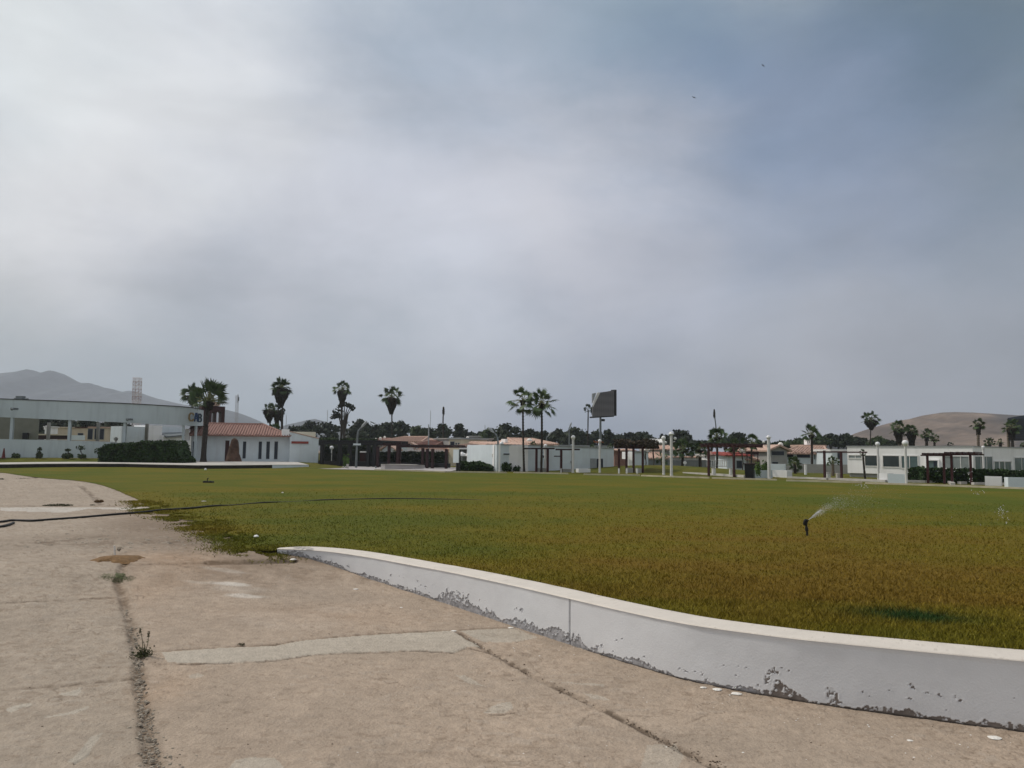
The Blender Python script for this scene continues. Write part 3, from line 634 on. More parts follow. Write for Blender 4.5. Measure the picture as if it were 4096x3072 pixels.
# letters standing proud of the fascia: C A B
def letters():
    G = {'C': [[(.95, .78), (.72, .98), (.3, .98), (.04, .72), (.04, .28), (.3, .02), (.72, .02), (.95, .22)]],
         'A': [[(.0, 0), (.38, 1), (.62, 1), (1., 0)], [(.16, .32), (.84, .32)]],
         'B': [[(.1, 0), (.1, 1), (.6, 1), (.88, .82), (.84, .62), (.6, .53), (.14, .53)], [(.6, .53), (.95, .4), (.95, .15), (.65, 0), (.1, 0)]]}
    for ch, x0, x1, yt, yb, Y0, mm in (('C', 755, 774, 1652, 1683.5, 80.4, 'sign_tan'), ('A', 777, 790, 1653, 1685, 80.8, 'sign_blue'), ('B', 792, 804, 1656, 1687, 81.2, 'sign_navy')):
        m = MB(); Y0 -= .75
        a = W(x0, (yt+yb)/2, Y0); b = W(x1, (yt+yb)/2, Y0+.35); z1 = W(x0, yt, Y0)[2]; z0 = W(x0, yb, Y0)[2]
        d = (b-a)[:2]; L = np.linalg.norm(d); d /= L; n = np.array([d[1], -d[0]]); wd = .075 if ch == 'C' else .06
        for st in G[ch]:
            for p, q in zip(st[:-1], st[1:]):
                P = np.array([p[0]*L, z0+p[1]*(z1-z0)]); Q = np.array([q[0]*L, z0+q[1]*(z1-z0)]); t = (Q-P)/np.linalg.norm(Q-P); s = np.array([-t[1], t[0]])*wd
                cs = [P-t*wd*.5+s, P-t*wd*.5-s, Q+t*wd*.5-s, Q+t*wd*.5+s]
                v = [(*(a[:2]+d*c[0]+n*k), c[1]) for k in (0, .12) for c in cs]
                m.add(v, [(0, 1, 2, 3), (7, 6, 5, 4), (0, 4, 5, 1), (1, 5, 6, 2), (2, 6, 7, 3), (3, 7, 4, 0)])
        m.build('letter', MATS[mm], pav_)
mat('sign_tan', (.27, .20, .10), .5, .05); mat('sign_blue', (.018, .05, .13), .5, .05); mat('sign_navy', (.03, .055, .08), .5, .05)
letters()
# low wall in front of the pavilion
lw = thing('low_wall', 'pale blue grey low wall running below the pavilion columns', 'wall', (*at(250, 76), .6))
strip_wall(lw, 'wall', MATS['fascia_paint'], [(-260, 73.5, 1750, 1840), (0, 74, 1756, 1840), (250, 75, 1762, 1842), (420, 76, 1768, 1843), (505, 76.5, 1774, 1845)], .25)
strip_wall(lw, 'coping', MATS['white_paint'], [(150, 79, 1758, 1764), (250, 79.5, 1760, 1767), (420, 80, 1766, 1773), (452, 80, 1768, 1774)], .3)

# white wall with step, seen under the fascia
wb = thing('white_block', 'plain white stepped building seen under the pavilion fascia', 'building', (*at(620, 92), .4))
f_ = Face(488, 90, 760, 97)
for nm, x0, y0, x1, y1, mm, n1 in (('wall', 488, 1706, 583, 1840, 'pale_wall', 0), ('side_wall', 588, 1702, 650, 1838, 'house_white', .4), ('upper_wall', 648, 1708, 735, 1770, 'pale_wall', -.3), ('front_wall', 650, 1742, 766, 1842, 'house_white', .9)):
    m = MB(); f_.rect(m, x0, y0, x1, y1, -2.5, n1, zb=.1); m.build(nm, MATS[mm], wb)
m = MB(); a0, z1 = f_.hit(650, 1740); a1, _ = f_.hit(730, 1740)
P = [f_.pt(a0-.3, 1.3), f_.pt(a1+.6, 1.3), f_.pt(a1+.6, -.5), f_.pt(a0-.3, -.5)]
m.prism([p[:2] for p in P], [z1-.35, z1+.05, z1+.35, z1+.1], [z1-.15, z1+.2, z1+.5, z1+.3]); m.build('roof', MATS['steel'], wb)

# ------------------------------------------------------------------ tiled house
h1 = thing('tiled_house', 'white house with red clay tile roof and narrow dark windows behind the walkway', 'house', (*at(1000, 86), .3))
f1_ = Face(765, 84, 1165, 86.5); a0, _ = f1_.hit(765, 1800); a1, _ = f1_.hit(1165, 1800)
zt = f1_.hit(765, 1735)[1]; zt2 = f1_.hit(1165, 1748)[1]; ze = (zt+zt2)/2
m = MB(); m.obox(f1_.a, f1_.d, a0, a1, -9, 0, 0, ze+.05); m.build('wall', MATS['pale_wall'], h1)
def hip_roof(parent, name, f, a0, a1, n0, n1, ze, zr, inset, mm, ridge_n=None, sag=0, hipL=True, hipR=True):
    """tile roof with modelled courses of round tiles on the viewer side"""
    nm_ = (n0+n1)/2 if ridge_n is None else ridge_n
    L = a1-a0; m = MB(); k = int(L/.28)
    iL = inset if hipL else 0; iR = inset if hipR else 0
    e0, e1, r0, r1 = a0, a1, a0+iL, a1-iR
    p = [f.pt(e0, n1, ze), f.pt(e1, n1, ze), f.pt(r1, nm_, zr), f.pt(r0, nm_, zr), f.pt(e0, n0, ze), f.pt(e1, n0, ze)]
    m.add(p, [(0, 1, 2, 3), (5, 4, 3, 2), (4, 0, 3), (1, 5, 2), (0, 4, 5, 1)])
    m.add([q+np.array([0, 0, -.12]) for q in (p[0], p[1], p[5], p[4])]+[p[0], p[1], p[5], p[4]], [(3, 2, 1, 0), (0, 1, 5, 4), (1, 2, 6, 5), (2, 3, 7, 6), (3, 0, 4, 7)])
    for i in range(k):
        u = e0+(i+.5)*L/k; s = 1.
        if u < r0: s = (u-e0)/(r0-e0)
        if u > r1: s = (e1-u)/(e1-r1)
        A = f.pt(u, n1+.05, ze+.03); B = f.pt(u, n1+(nm_-n1)*s, ze+(zr-ze)*s+.03)
        T = np.linspace(0, 1, 7)[:, None]; pp = A+(B-A)*T; pp[1:-1, 2] += R_.uniform(-.03, .03, 5); pp[0, 2] += R_.uniform(-.03, .05)
        m.tube(pp, .075, 5)
    m.tube([p[2]+np.array([0, 0, .05]), p[3]+np.array([0, 0, .05])], .14, 6)
    if hipL: m.tube([p[0], p[3]+np.array([0, 0, .05])], .13, 6)
    if hipR: m.tube([p[1], p[2]+np.array([0, 0, .05])], .13, 6)
    return m.build(name, MATS[mm], parent)
zr = f1_.hit(980, 1698, -4.5)[1]
roof_ = hip_roof(h1, 'roof', f1_, a0-.6, a1-.0, -9.5, .9, ze, zr, 3.4, 'tile', hipL=False)
for x0, x1, yb in ((770, 776, 1840), (971, 984, 1834), (1034, 1047, 1836), (1065, 1079, 1836), (1097, 1111, 1837)):
    f1_.window(h1, x0, 1766, x1, yb, glass='dark_navy', frame='pale_wall', bars=0, fw=.05)
m = MB(); f1_.rect(m, 902, 1762, 918, 1845, -.05, .05, zb=.25); m.build('door', MATS['maroon'], h1)
for x0, x1 in ((786, 874), (988, 1028), (925, 968), (1052, 1062)): m = MB(); f1_.rect(m, x0, 1758, x1, 1846, 0, .03, zb=.3); m.build('wall_panel', MATS['pale_wall'], h1)
# gable end / parapet left, sunlight on it put into the whiter material
m = MB(); f1_.rect(m, 741, 1716, 757, 1762, .2, 1.0); m.build('gable_wall', MATS['house_white'], h1)
# annex
an_ = thing('annex', 'flat white annex with maroon strip beside the tiled house', 'building', (*at(1220, 88), .2))
f2_ = Face(1150, 85.5, 1275, 86.5); b0, _ = f2_.hit(1158, 1800); b1, _ = f2_.hit(1274, 1800); z1 = f2_.hit(1158, 1727)[1]; z2 = f2_.hit(1274, 1755)[1]
m = MB(); P = [f2_.pt(b0, 0), f2_.pt(b1, 0), f2_.pt(b1, -8), f2_.pt(b0, -8)]; m.prism([p[:2] for p in P], 0, [z1, z2, z2, z1]); m.build('wall', MATS['pale_wall'], an_)
m = MB(); f2_.rect(m, 1166, 1765.5, 1234, 1774.5, 0, .12); m.build('sign_band', MATS['tile_dark'], an_)
m = MB(); f2_.rect(m, 1128, 1717, 1158, 1748, -1.5, -.1); m.build('chimney', MATS['house_white'], an_)
m = MB(); f2_.rect(m, 1150, 1727, 1263, 1752, -7, -3); m.build('upper_block', MATS['cream'], an_)
m = MB(); m.tube([f2_.pt(b0, .02, z1+.03), f2_.pt(b1, .02, z2+.03)], .06, 6); m.build('coping', MATS['tile_pale'], an_)

# standing stone
def rock_stone():
    c = W(934, 1846, 70); f = Face(900, 70, 968, 70.3); rng = np.random.default_rng(3)
    prof = [(1846, 901, 968), (1835, 904, 965), (1822, 908, 961), (1815, 910, 957), (1812, 911, 956), (1795, 916, 956), (1780, 920, 955), (1768, 923, 954), (1760, 926, 951), (1755, 931, 946), (1752.5, 936, 941)]
    m = MB(); vs = []; k = 20
    for y, x0, x1 in prof:
        a, z = f.hit((x0+x1)/2, y); w_ = (f.hit(x1, y)[0]-f.hit(x0, y)[0])/2
        for j in range(k):
            q = 2*math.pi*j/k; rr = 1+.16*(vn(np.array(3*math.cos(q)+7), np.array(3*math.sin(q)+z*2.2), 5)-.5); cc = abs(math.cos(q))**.8*np.sign(math.cos(q)); sc = abs(math.sin(q))**.8*np.sign(math.sin(q))
            vs.append(f.pt(a+w_*cc*rr, sc*w_*.7*rr, z))
    n = len(prof); m.add(vs, [(i*k+j, (i+1)*k+j, (i+1)*k+(j+1) % k, i*k+(j+1) % k) for i in range(n-1) for j in range(k)]+[tuple(range((n-1)*k, n*k))])
    tag(m.build('standing_stone', MATS['rock'], smooth=False), 'tall rough brown standing stone on the raised walkway', 'stone')
rock_stone()

# maroon bell arcade behind the tiled house
bt = thing('bell_arcade', 'maroon arched bell wall rising behind the tiled roof and near palm', 'tower', (*at(860, 110), 0))
def arcade():
    f = Face(810, 110, 900, 112); m = MB()
    xs = [(806, 848), (861, 867), (886.5, 900)]
    for x0, x1 in xs: f.rect(m, x0, 1645, x1, 1700, -1.2, 0, zb=0)
    m.build('pier', MATS['maroon'], bt)
    m = MB(); a0, z1 = f.hit(806, 1622); a1, _ = f.hit(900, 1622); zs = f.hit(860, 1655)[1]; zt_ = z1
    # spandrel with arched soffits
    def arch(xa, xb):
        u0, _ = f.hit(xa, 1650); u1, _ = f.hit(xb, 1650); c = (u0+u1)/2; r = (u1-u0)/2
        for i in range(12):
            q0 = math.pi*i/12; q1 = math.pi*(i+1)/12; p0 = c-r*math.cos(q0); p1 = c-r*math.cos(q1); h0 = zs+r*math.sin(q0)*1.1; h1_ = zs+r*math.sin(q1)*1.1
            P = [f.pt(p0, 0), f.pt(p1, 0), f.pt(p1, -1.2), f.pt(p0, -1.2)]; m.prism([p[:2] for p in P], [h0, h1_, h1_, h0], zt_)
    arch(848, 861); arch(867, 886.5)
    for x0, x1 in xs: u0, _ = f.hit(x0, 1650); u1, _ = f.hit(x1, 1650); m.obox(f.a, f.d, u0, u1, -1.2, 0, f.hit(860, 1646)[1]-.02, zt_)
    m.build('arch_band', MATS['maroon'], bt)
    m = MB(); f.rect(m, 838, 1608, 880, 1623, -1.2, .1); m.build('pink_panel', MATS['tile_pale'], bt)
    m = MB(); f.rect(m, 877, 1538, 882, 1622, -.6, -.2); m.build('mast', MATS['dark_navy'], bt)
arcade()
# ------------------------------------------------------------------ plants
def fan_palm(px, py, R, Y, base, label, skirt=0, tw=.16, seed=1, n=26, far=False, group='fan palms around the lawn', droop=.0, up=80, tan=False, skw=.62, petl=.56, dn=26):
    """px,py crown centre; R crown radius in image px; base=(px,py or None)"""
    rng = np.random.default_rng(seed); n = int(n*.86); sc = Y/F; Rm = R*sc*1.26; C = W(px, py, Y)
    bx = W(base[0], base[1] or 1840, Y); zb = bx[2] if base[1] else 0.
    zb = min(zb, C[2]-1); g0 = gz(bx[0], bx[1]); zb = zb if base[1] else g0
    zlo = min(zb, g0)-.1
    root = thing('fan_palm', label, 'palm tree', (bx[0], Y, zb), group)
    H = C[2]-zb; hub = C+np.array([0, 0, -.30*Rm])
    m = MB(); T = np.linspace(0, 1, 14); bow = np.sin(T*math.pi)*rng.uniform(-.012, .012)*H
    path = np.c_[bx[0]+(C[0]-bx[0])*T+bow, np.full(14, Y)+bow*.5, zlo+(hub[2]-zlo)*T]
    rad = tw*(1.12-.25*T); rad[0] *= 1.35; rad = rad*(1+.06*rng.normal(size=14)); m.tube(path, rad, 9)
    if H > 2 and not far:
        for t in np.arange(.03, 1, .25/max(H, 1)): m.lathe([np.interp(t, T, path[:, i]) for i in range(3)], [(tw*1.02, 0), (tw*1.16, .05), (tw*1.0, .1)], 8)
    m.build('trunk', MATS['trunk_tan' if tan else 'trunk'], root)
    m = MB(); pm = MB(); pt = 0
    for i in range(n):
        t = (i+.5)/n; el = math.radians(up-(up+dn+droop*34)*t**1.0)+rng.normal(0, .10); az = i*2.39996+rng.normal(0, .2)
        d = np.array([math.cos(el)*math.cos(az), math.cos(el)*math.sin(az), math.sin(el)])
        pl = Rm*petl*rng.uniform(.62, 1.1); bl = Rm*.43*rng.uniform(.85, 1.1)
        sag = np.array([0, 0, -.10*Rm*math.cos(el)*(1+droop)])
        K = hub+d*pl+sag; w0 = Rm*.022
        pm.tube([hub, hub+d*pl*.5+sag*.2, K], [w0, w0*.8, w0*.6], 4, cap=False)
        dd = d+np.array([0, 0, -.18-.25*droop*math.cos(el)]); dd /= np.linalg.norm(dd)
        side = np.cross(dd, (0, 0, 1)+rng.normal(0, .25, 3)); side /= np.linalg.norm(side)+1e-6; nrm = np.cross(side, dd); ra = rng.uniform(-1.2, 1.2); side, nrm = side*math.cos(ra)+nrm*math.sin(ra), nrm*math.cos(ra)-side*math.sin(ra)
        kf = 13 if not far else 9; vs = []; fs = []
        for j in range(kf):
            a = math.radians(-92+184*j/(kf-1)); e = (math.cos(a)*dd+math.sin(a)*side); L = bl*(1-.30*abs(a)/1.8)*rng.uniform(.9, 1.08)
            q = np.cross(e, nrm); wv = L*(.085 if not far else .14); tip = K+e*L+nrm*.06*L+np.array([0, 0, -.16*L*abs(math.cos(el))-.05*L])
            b = len(vs); mid = K+e*L*.55+nrm*.05*L; vs += [K, mid-q*wv, tip, mid+q*wv]; fs += [(b, b+1, b+2, b+3)]
        m.add(vs, fs)
    m.build('crown', MATS['frond_far' if far else 'frond'], root)
    if not far: pm.build('petioles', MATS['petiole'], root)
    if skirt:
        m = MB(); SL = skirt*sc; nn = int(120+SL*50) if not far else 90
        core = [(.05, -SL), (tw+.02, -SL*.97), (skw*.35*Rm*.8, -SL*.7), (skw*.75*Rm*.75, -SL*.35), (skw*Rm*.62, -SL*.08), (tw, .05)]
        tl = np.array([np.interp(hub[2], path[:, 2], path[:, i]) for i in range(3)]); m.lathe(tl, core, 12)
        for i in range(nn):
            a = rng.uniform(0, 2*math.pi); t0 = rng.uniform(0, .85)**1.1; z0 = -SL*t0+.02*SL; z1 = z0-SL*rng.uniform(.13, .3); 
            def rr(z): return np.interp(-z/SL, [0, .1, .35, .7, .97, 1.2], [skw*.55*Rm, skw*Rm*.74, skw*.75*Rm*.86, skw*.36*Rm*.95, tw+.06, tw])
            r0 = rr(z0)*.75; r1 = rr(z1)*rng.uniform(.95, 1.32)+.02; u = np.array([math.cos(a), math.sin(a), 0]); v = np.array([-math.sin(a), math.cos(a), 0]); wv = Rm*rng.uniform(.05, .10)
            p0 = tl+u*r0+(0, 0, z0); p1 = tl+u*r1+(0, 0, z1); pm_ = (p0+p1)/2+u*.05*Rm
            m.add([p0, pm_-v*wv, p1, pm_+v*wv], [(0, 1, 2, 3)])
        m.build('dead_fronds', MATS['skirt'], root)
    return root

PALMS = [ # px,py,R,Y,base,label,kwargs
 (836, 1576, 84, 78, (813, 1841), 'largest nearby fan palm with thick dark trunk in front of the lettered fascia', dict(tw=0.25, n=38, seed=11, droop=.0, skirt=34, skw=.24, petl=.62, dn=-4)),
 (772, 1562, 46, 104, (762, None), 'fan palm just behind the lettered end of the pavilion fascia', dict(skirt=44, tw=0.13, n=32, seed=12, skw=.6)),
 (1128, 1534, 43, 118, (1125, None), 'tallest palm of the cluster behind the annex, with thick dead skirt', dict(skirt=78, tw=0.13, n=38, seed=13, skw=.78)),
 (1112, 1560, 24, 122, (1109, None), 'slim palm half hidden behind the tallest palm of the cluster', dict(skirt=44, tw=0.12, n=16, seed=14, far=True)),
 (1079, 1628, 30, 116, (1080, None), 'short shaggy palm at the left of the cluster behind the annex', dict(skirt=52, tw=0.12, n=30, seed=15, skw=.85)),
 (1108, 1632, 24, 120, (1103, None), 'middle short shaggy palm in the cluster behind the annex', dict(skirt=58, tw=0.12, n=20, seed=16, skw=.75, far=True)),
 (1126, 1634, 18, 124, (1120, None), 'smallest palm of the cluster behind the annex, its crown mostly dead', dict(skirt=46, tw=0.12, n=14, seed=17, skw=.8, far=True)),
 (1370, 1545, 34, 140, (1364, None), 'tall shaggy palm in front of the sparse eucalyptus', dict(skirt=68, tw=0.19, n=26, seed=18, skw=.62, petl=.62)),
 (1567, 1572, 43, 120, (1571, None), 'lone tall palm with fat cone skirt above the dark pergola', dict(skirt=70, tw=0.105, n=26, seed=19, skw=.62, petl=.66)),
 (2092, 1580, 56, 66.5, (2097, 1864), 'left palm of the tall pair in front of the white hut', dict(tw=0.085, n=24, seed=20, skirt=22, skw=.18, petl=.62, droop=.5)),
 (2167, 1588, 66, 66, (2165, 1862), 'right palm of the tall pair in front of the white hut', dict(tw=0.09, n=25, seed=21, skirt=22, skw=.16, petl=.58, droop=.6)),
 (2353, 1631, 22, 112, (2351, 1800), 'small slim palm left of the billboard panel', dict(tw=0.09, n=17, seed=22, far=True)),
 (2869, 1733, 42, 78, (2867, 1868), 'bushy palm in front of the bare bent pole', dict(tw=0.105, n=36, seed=23, skirt=16, skw=.4)),
 (2733, 1780, 44, 84, (2728, 1866), 'wide palm beside the round white sign on the mound', dict(tw=0.13, n=40, seed=24, skirt=14, skw=.5, droop=.4)),
 (2798, 1786, 36, 84, (2800, 1867), 'low dark palm between the wide palm and the tall pergola', dict(tw=0.12, n=34, seed=25, skirt=14, skw=.5, droop=.4)),
 (2936, 1776, 38, 86, (2934, 1862), 'dense palm behind the right post of the long pergola', dict(tw=0.12, n=36, seed=26, skirt=16, skw=.5)),
 (3006, 1757, 38, 72, (3004, 1856), 'open crowned palm rising behind the big dark bin', dict(tw=0.085, n=20, seed=27, petl=.62, droop=.2)),
 (3246, 1724, 42, 78, (3247, 1896), 'tall palm in front of the pink roofed house with white chimney', dict(tw=0.11, n=26, seed=28, skirt=14, skw=.3)),
 (3484, 1665, 36, 130, (3481, None), 'solitary palm with round dead skirt left of the brown hill', dict(skirt=42, tw=0.09, n=24, seed=29, skw=.8, petl=.66)),
 (3451, 1806, 15, 58, (3461, 1915), 'thin young palm leaning in front of the long white building', dict(tw=.07, n=14, seed=30, up=80)),
 (3594, 1700, 34, 95, (3600, None), 'left of the two stout palms behind the white building roof', dict(skirt=62, tw=0.2, n=28, seed=31, skw=.62, tan=True)),
 (3645, 1714, 30, 95, (3645, None), 'right of the two stout palms behind the white building roof', dict(skirt=60, tw=0.2, n=30, seed=32, skw=.66)),
 (3706, 1730, 26, 97, (3705, None), 'short palm right of the two stout palms, against the hill', dict(skirt=24, tw=0.18, n=26, seed=33, skw=.4)),
 (3738, 1750, 22, 99, (3738, None), 'small double crowned palm low against the hill', dict(tw=0.14, n=22, seed=34, skirt=10, skw=.4)),
 (3801, 1776, 14, 99, (3801, None), 'tiny palm tuft just above the white roofline', dict(tw=.15, n=14, seed=35, far=True)),
 (3912, 1684, 29, 92, (3915, None), 'palm with drooping skirt standing out against the brown hill', dict(skirt=44, tw=0.15, n=18, seed=36, skw=.40, droop=.6, tan=True)),
 (4046, 1694, 36, 92, (4051, None), 'dark palm in front of the dark panel at the right', dict(skirt=50, tw=0.17, n=30, seed=37, skw=.5, droop=.4)),
 (3958, 1762, 22, 94, (3958, None), 'low bushy palm left of the dark panel', dict(tw=.2, n=24, seed=38)),
 (4001, 1764, 15, 94, (4003, None), 'smaller bushy palm touching the dark panel post', dict(tw=.2, n=18, seed=39)),
 (4092, 1776, 16, 94, (4092, None), 'palm tuft at the right end of the white roofline', dict(tw=.2, n=18, seed=40)),
 (3331, 1838, 24, 66, (3331, 1900), 'small scruffy palm inside the right hand pergola posts', dict(tw=.12, n=24, seed=41, tan=True)),
 (3178, 1842, 33, 70, (3181, 1898), 'squat palm between the white planters and gabled house', dict(tw=.14, n=30, seed=42, droop=.3)),
 (2651, 1815, 30, 78, (2651, 1868), 'brownish drooping palm just behind the shorter white lamp post', dict(tw=.18, n=24, seed=43, droop=.8, tan=True)),
 (2134, 1774, 17, 86, (2134, None), 'small palm tuft above the hut roof between the palm pair', dict(tw=.1, n=18, seed=44)),
 (2372, 1784, 17, 86, (2372, None), 'small palm tuft above the hut roof left of the billboard pole', dict(tw=.1, n=18, seed=45)),
 (2440, 1782, 15, 86, (2440, None), 'small palm tuft above the hut roof right of the billboard pole', dict(tw=.1, n=16, seed=46)),
 (1100, 1712, 30, 104, (1098, None), 'low bright palm clump at the foot of the palm cluster', dict(tw=.2, n=26, seed=47)),
]
for a in PALMS: fan_palm(a[0], a[1], a[2], a[3], a[4], a[5], **a[6])

def pole(label, pts_, Y, r, mm, knob=False, name='bare_pole', cat='pole'):
    P = [W(x, y, Y) for x, y in pts_]; P.append(np.array([P[-1][0], Y, gz(P[-1][0], Y)-.1])); m = MB(); T = catmull(np.array(P[::-1]), 6); m.tube(T, np.linspace(r*1.15, r, len(T)), 8)
    root = thing(name, label, cat, (P[-1][0], Y, P[-1][2])); m.build('shaft', MATS[mm], root)
    if knob:
        m = MB(); c = P[0]; m.lathe(c, [(.02, .2), (r*1.3, .12), (r*1.6, -.1), (r*1.3, -.6), (r*.9, -.8)], 8)
        for i in range(14): a = i*2.4; m.add([c+(0, 0, -.3), c+(r*2.2*math.cos(a), r*2.2*math.sin(a), -.1-.04*i), c+(r*1.6*math.cos(a+.4), r*1.6*math.sin(a+.4), -.4-.05*i)], [(0, 1, 2)])
        m.build('frayed_top', MATS['skirt'], root)
pole('bare dead palm trunk with frayed top above the tree line', [(1774, 1632), (1772, 1690), (1773, 1740)], 105, .085, 'trunk', True, 'dead_palm_trunk', 'palm trunk')
pole('bare bluish leaning pole rising above the bushy palm', [(2857, 1643), (2860, 1675), (2864, 1710), (2866, 1760)], 90, .065, 'steel', True)
pole('grey utility pole behind the dark pergola', [(1715, 1698), (1714, 1800), (1713, 1850)], 76, .06, 'galv', False, 'utility_pole')
pole('pale pole left of the hanging sign street lamp', [(1358, 1740), (1357, 1800)], 90, .05, 'galv', False, 'utility_pole')
for lb, x, y0, Y in (('thin distant mast left of the eucalyptus', 1310, 1640, 300), ('very thin mast above the annex', 1145, 1660, 280), ('faint tall mast between the lone tall palm and the dead palm trunk', 1722, 1642, 320), ('short mast on the far dark trees left of the white box', 1940, 1700, 240)):
    pole(lb, [(x, y0), (x, y0+30)], Y, .09, 'galv', False, 'mast', 'mast')

def leafy(name, label, cat, blobs, mm, rng, size, dens, core=True, group=None, trunk=None, sub='foliage', up=.3, kind=None):
    """blobs: (centre xyz, radii xyz)"""
    c0 = np.mean([b[0] for b in blobs], axis=0); zb = trunk[0][2] if trunk is not None else min(b[0][2]-b[1][2] for b in blobs)
    root = thing(name, label, cat, (c0[0], c0[1], zb), group)
    m = MB()
    for c, r in blobs:
        c = np.array(c, float); r = np.array(r, float); A = 4*math.pi*((r[0]*r[2])**1.6/3+(r[0]*r[1])**1.6/3+(r[1]*r[2])**1.6/3)**(1/1.6); n = max(int(dens*A/size**2/3.0), 25)
        d = rng.normal(size=(n, 3)); d /= np.linalg.norm(d, axis=1)[:, None]
        ln = (vn(d[:, 0]*2.3+c[0], d[:, 1]*2.3+d[:, 2]*2.9+c[2], 9)-.5)*.5+1
        rr = rng.uniform(.55, 1.05, (n, 1))**.6*ln[:, None]
        p = c+d*r*rr; p = p[p[:, 2] > zb+.02]; m.cards(p, size, rng, up)
        if core:
            k = 10; m2 = []; 
            for i in range(5):
                a = math.pi*(i+.5)/5
                for j in range(k): q = 2*math.pi*j/k; u = np.array([math.sin(a)*math.cos(q), math.sin(a)*math.sin(q), -math.cos(a)]); m2.append(c+u*r*(.72+.12*math.sin(5*q+i*2)))
            m2 = np.array(m2); m2[:, 2] = np.maximum(m2[:, 2], zb-.05)
            m.add(m2, [(i*k+j, i*k+(j+1) % k, (i+1)*k+(j+1) % k, (i+1)*k+j) for i in range(4) for j in range(k)]+[tuple(range(k))[::-1], tuple(range(4*k, 5*k))])
    m.build('crown' if trunk is not None else sub, MATS[mm], root)
    if trunk is not None:
        m = MB(); b, t_, r = trunk; b = np.array(b); t_ = np.array(t_); m.tube([b-(0, 0, .2), (b*.6+t_*.4)+(.1, 0, 0), t_], [r*1.3, r, r*.6], 7)
        for c, rr in blobs[:6]: m.tube([b*.45+t_*.55, (t_+np.array(c))/2+(0, 0, -.1), np.array(c)], [r*.5, r*.35, r*.15], 5)
        m.build('trunk', MATS['bark'], root)
    return root

def tree(px, py, R, Y, label, mm='leaf_dark', seed=0, wide=1., nb=7, low=1770):
    rng = np.random.default_rng(500+seed); R = R*1.28; wide *= 1.08; sc = Y/F; top = W(px, py-2, Y); Rm = R*sc; zl = max(W(px, low, Y)[2], 1.2); h = max(top[2]-zl, 1.5)
    bl = []
    for i in range(nb):
        a = i*2.4+rng.uniform(0, 1); q = rng.uniform(.25, .68); t = (i+.5)/nb; rr = Rm*rng.uniform(.40, .60)
        zc = zl+rr*.6+(h-rr*1.5)*(t**.8); spread = Rm*math.sqrt(max(1-((zc-zl)/h*1.02-.25)**2, .1))*.78*wide
        bl.append(((top[0]+spread*q*1.35*math.cos(a), Y+spread*q*math.sin(a), zc), (rr*1.1*wide, rr, min(rr*.9, h*.5))))
    rr = Rm*.42; bl.append(((top[0]+rng.uniform(-.15, .15)*Rm, Y, top[2]-rr*.75), (rr*1.15, rr, rr*.75)))
    b = (top[0], Y, gz(top[0], Y)); return leafy('broadleaf_tree', label, 'tree', bl, mm, rng, max(.32, Y*.0022), .8, True, 'trees behind the houses', (b, (top[0], Y, zl+h*.5), .06*Rm+.12))
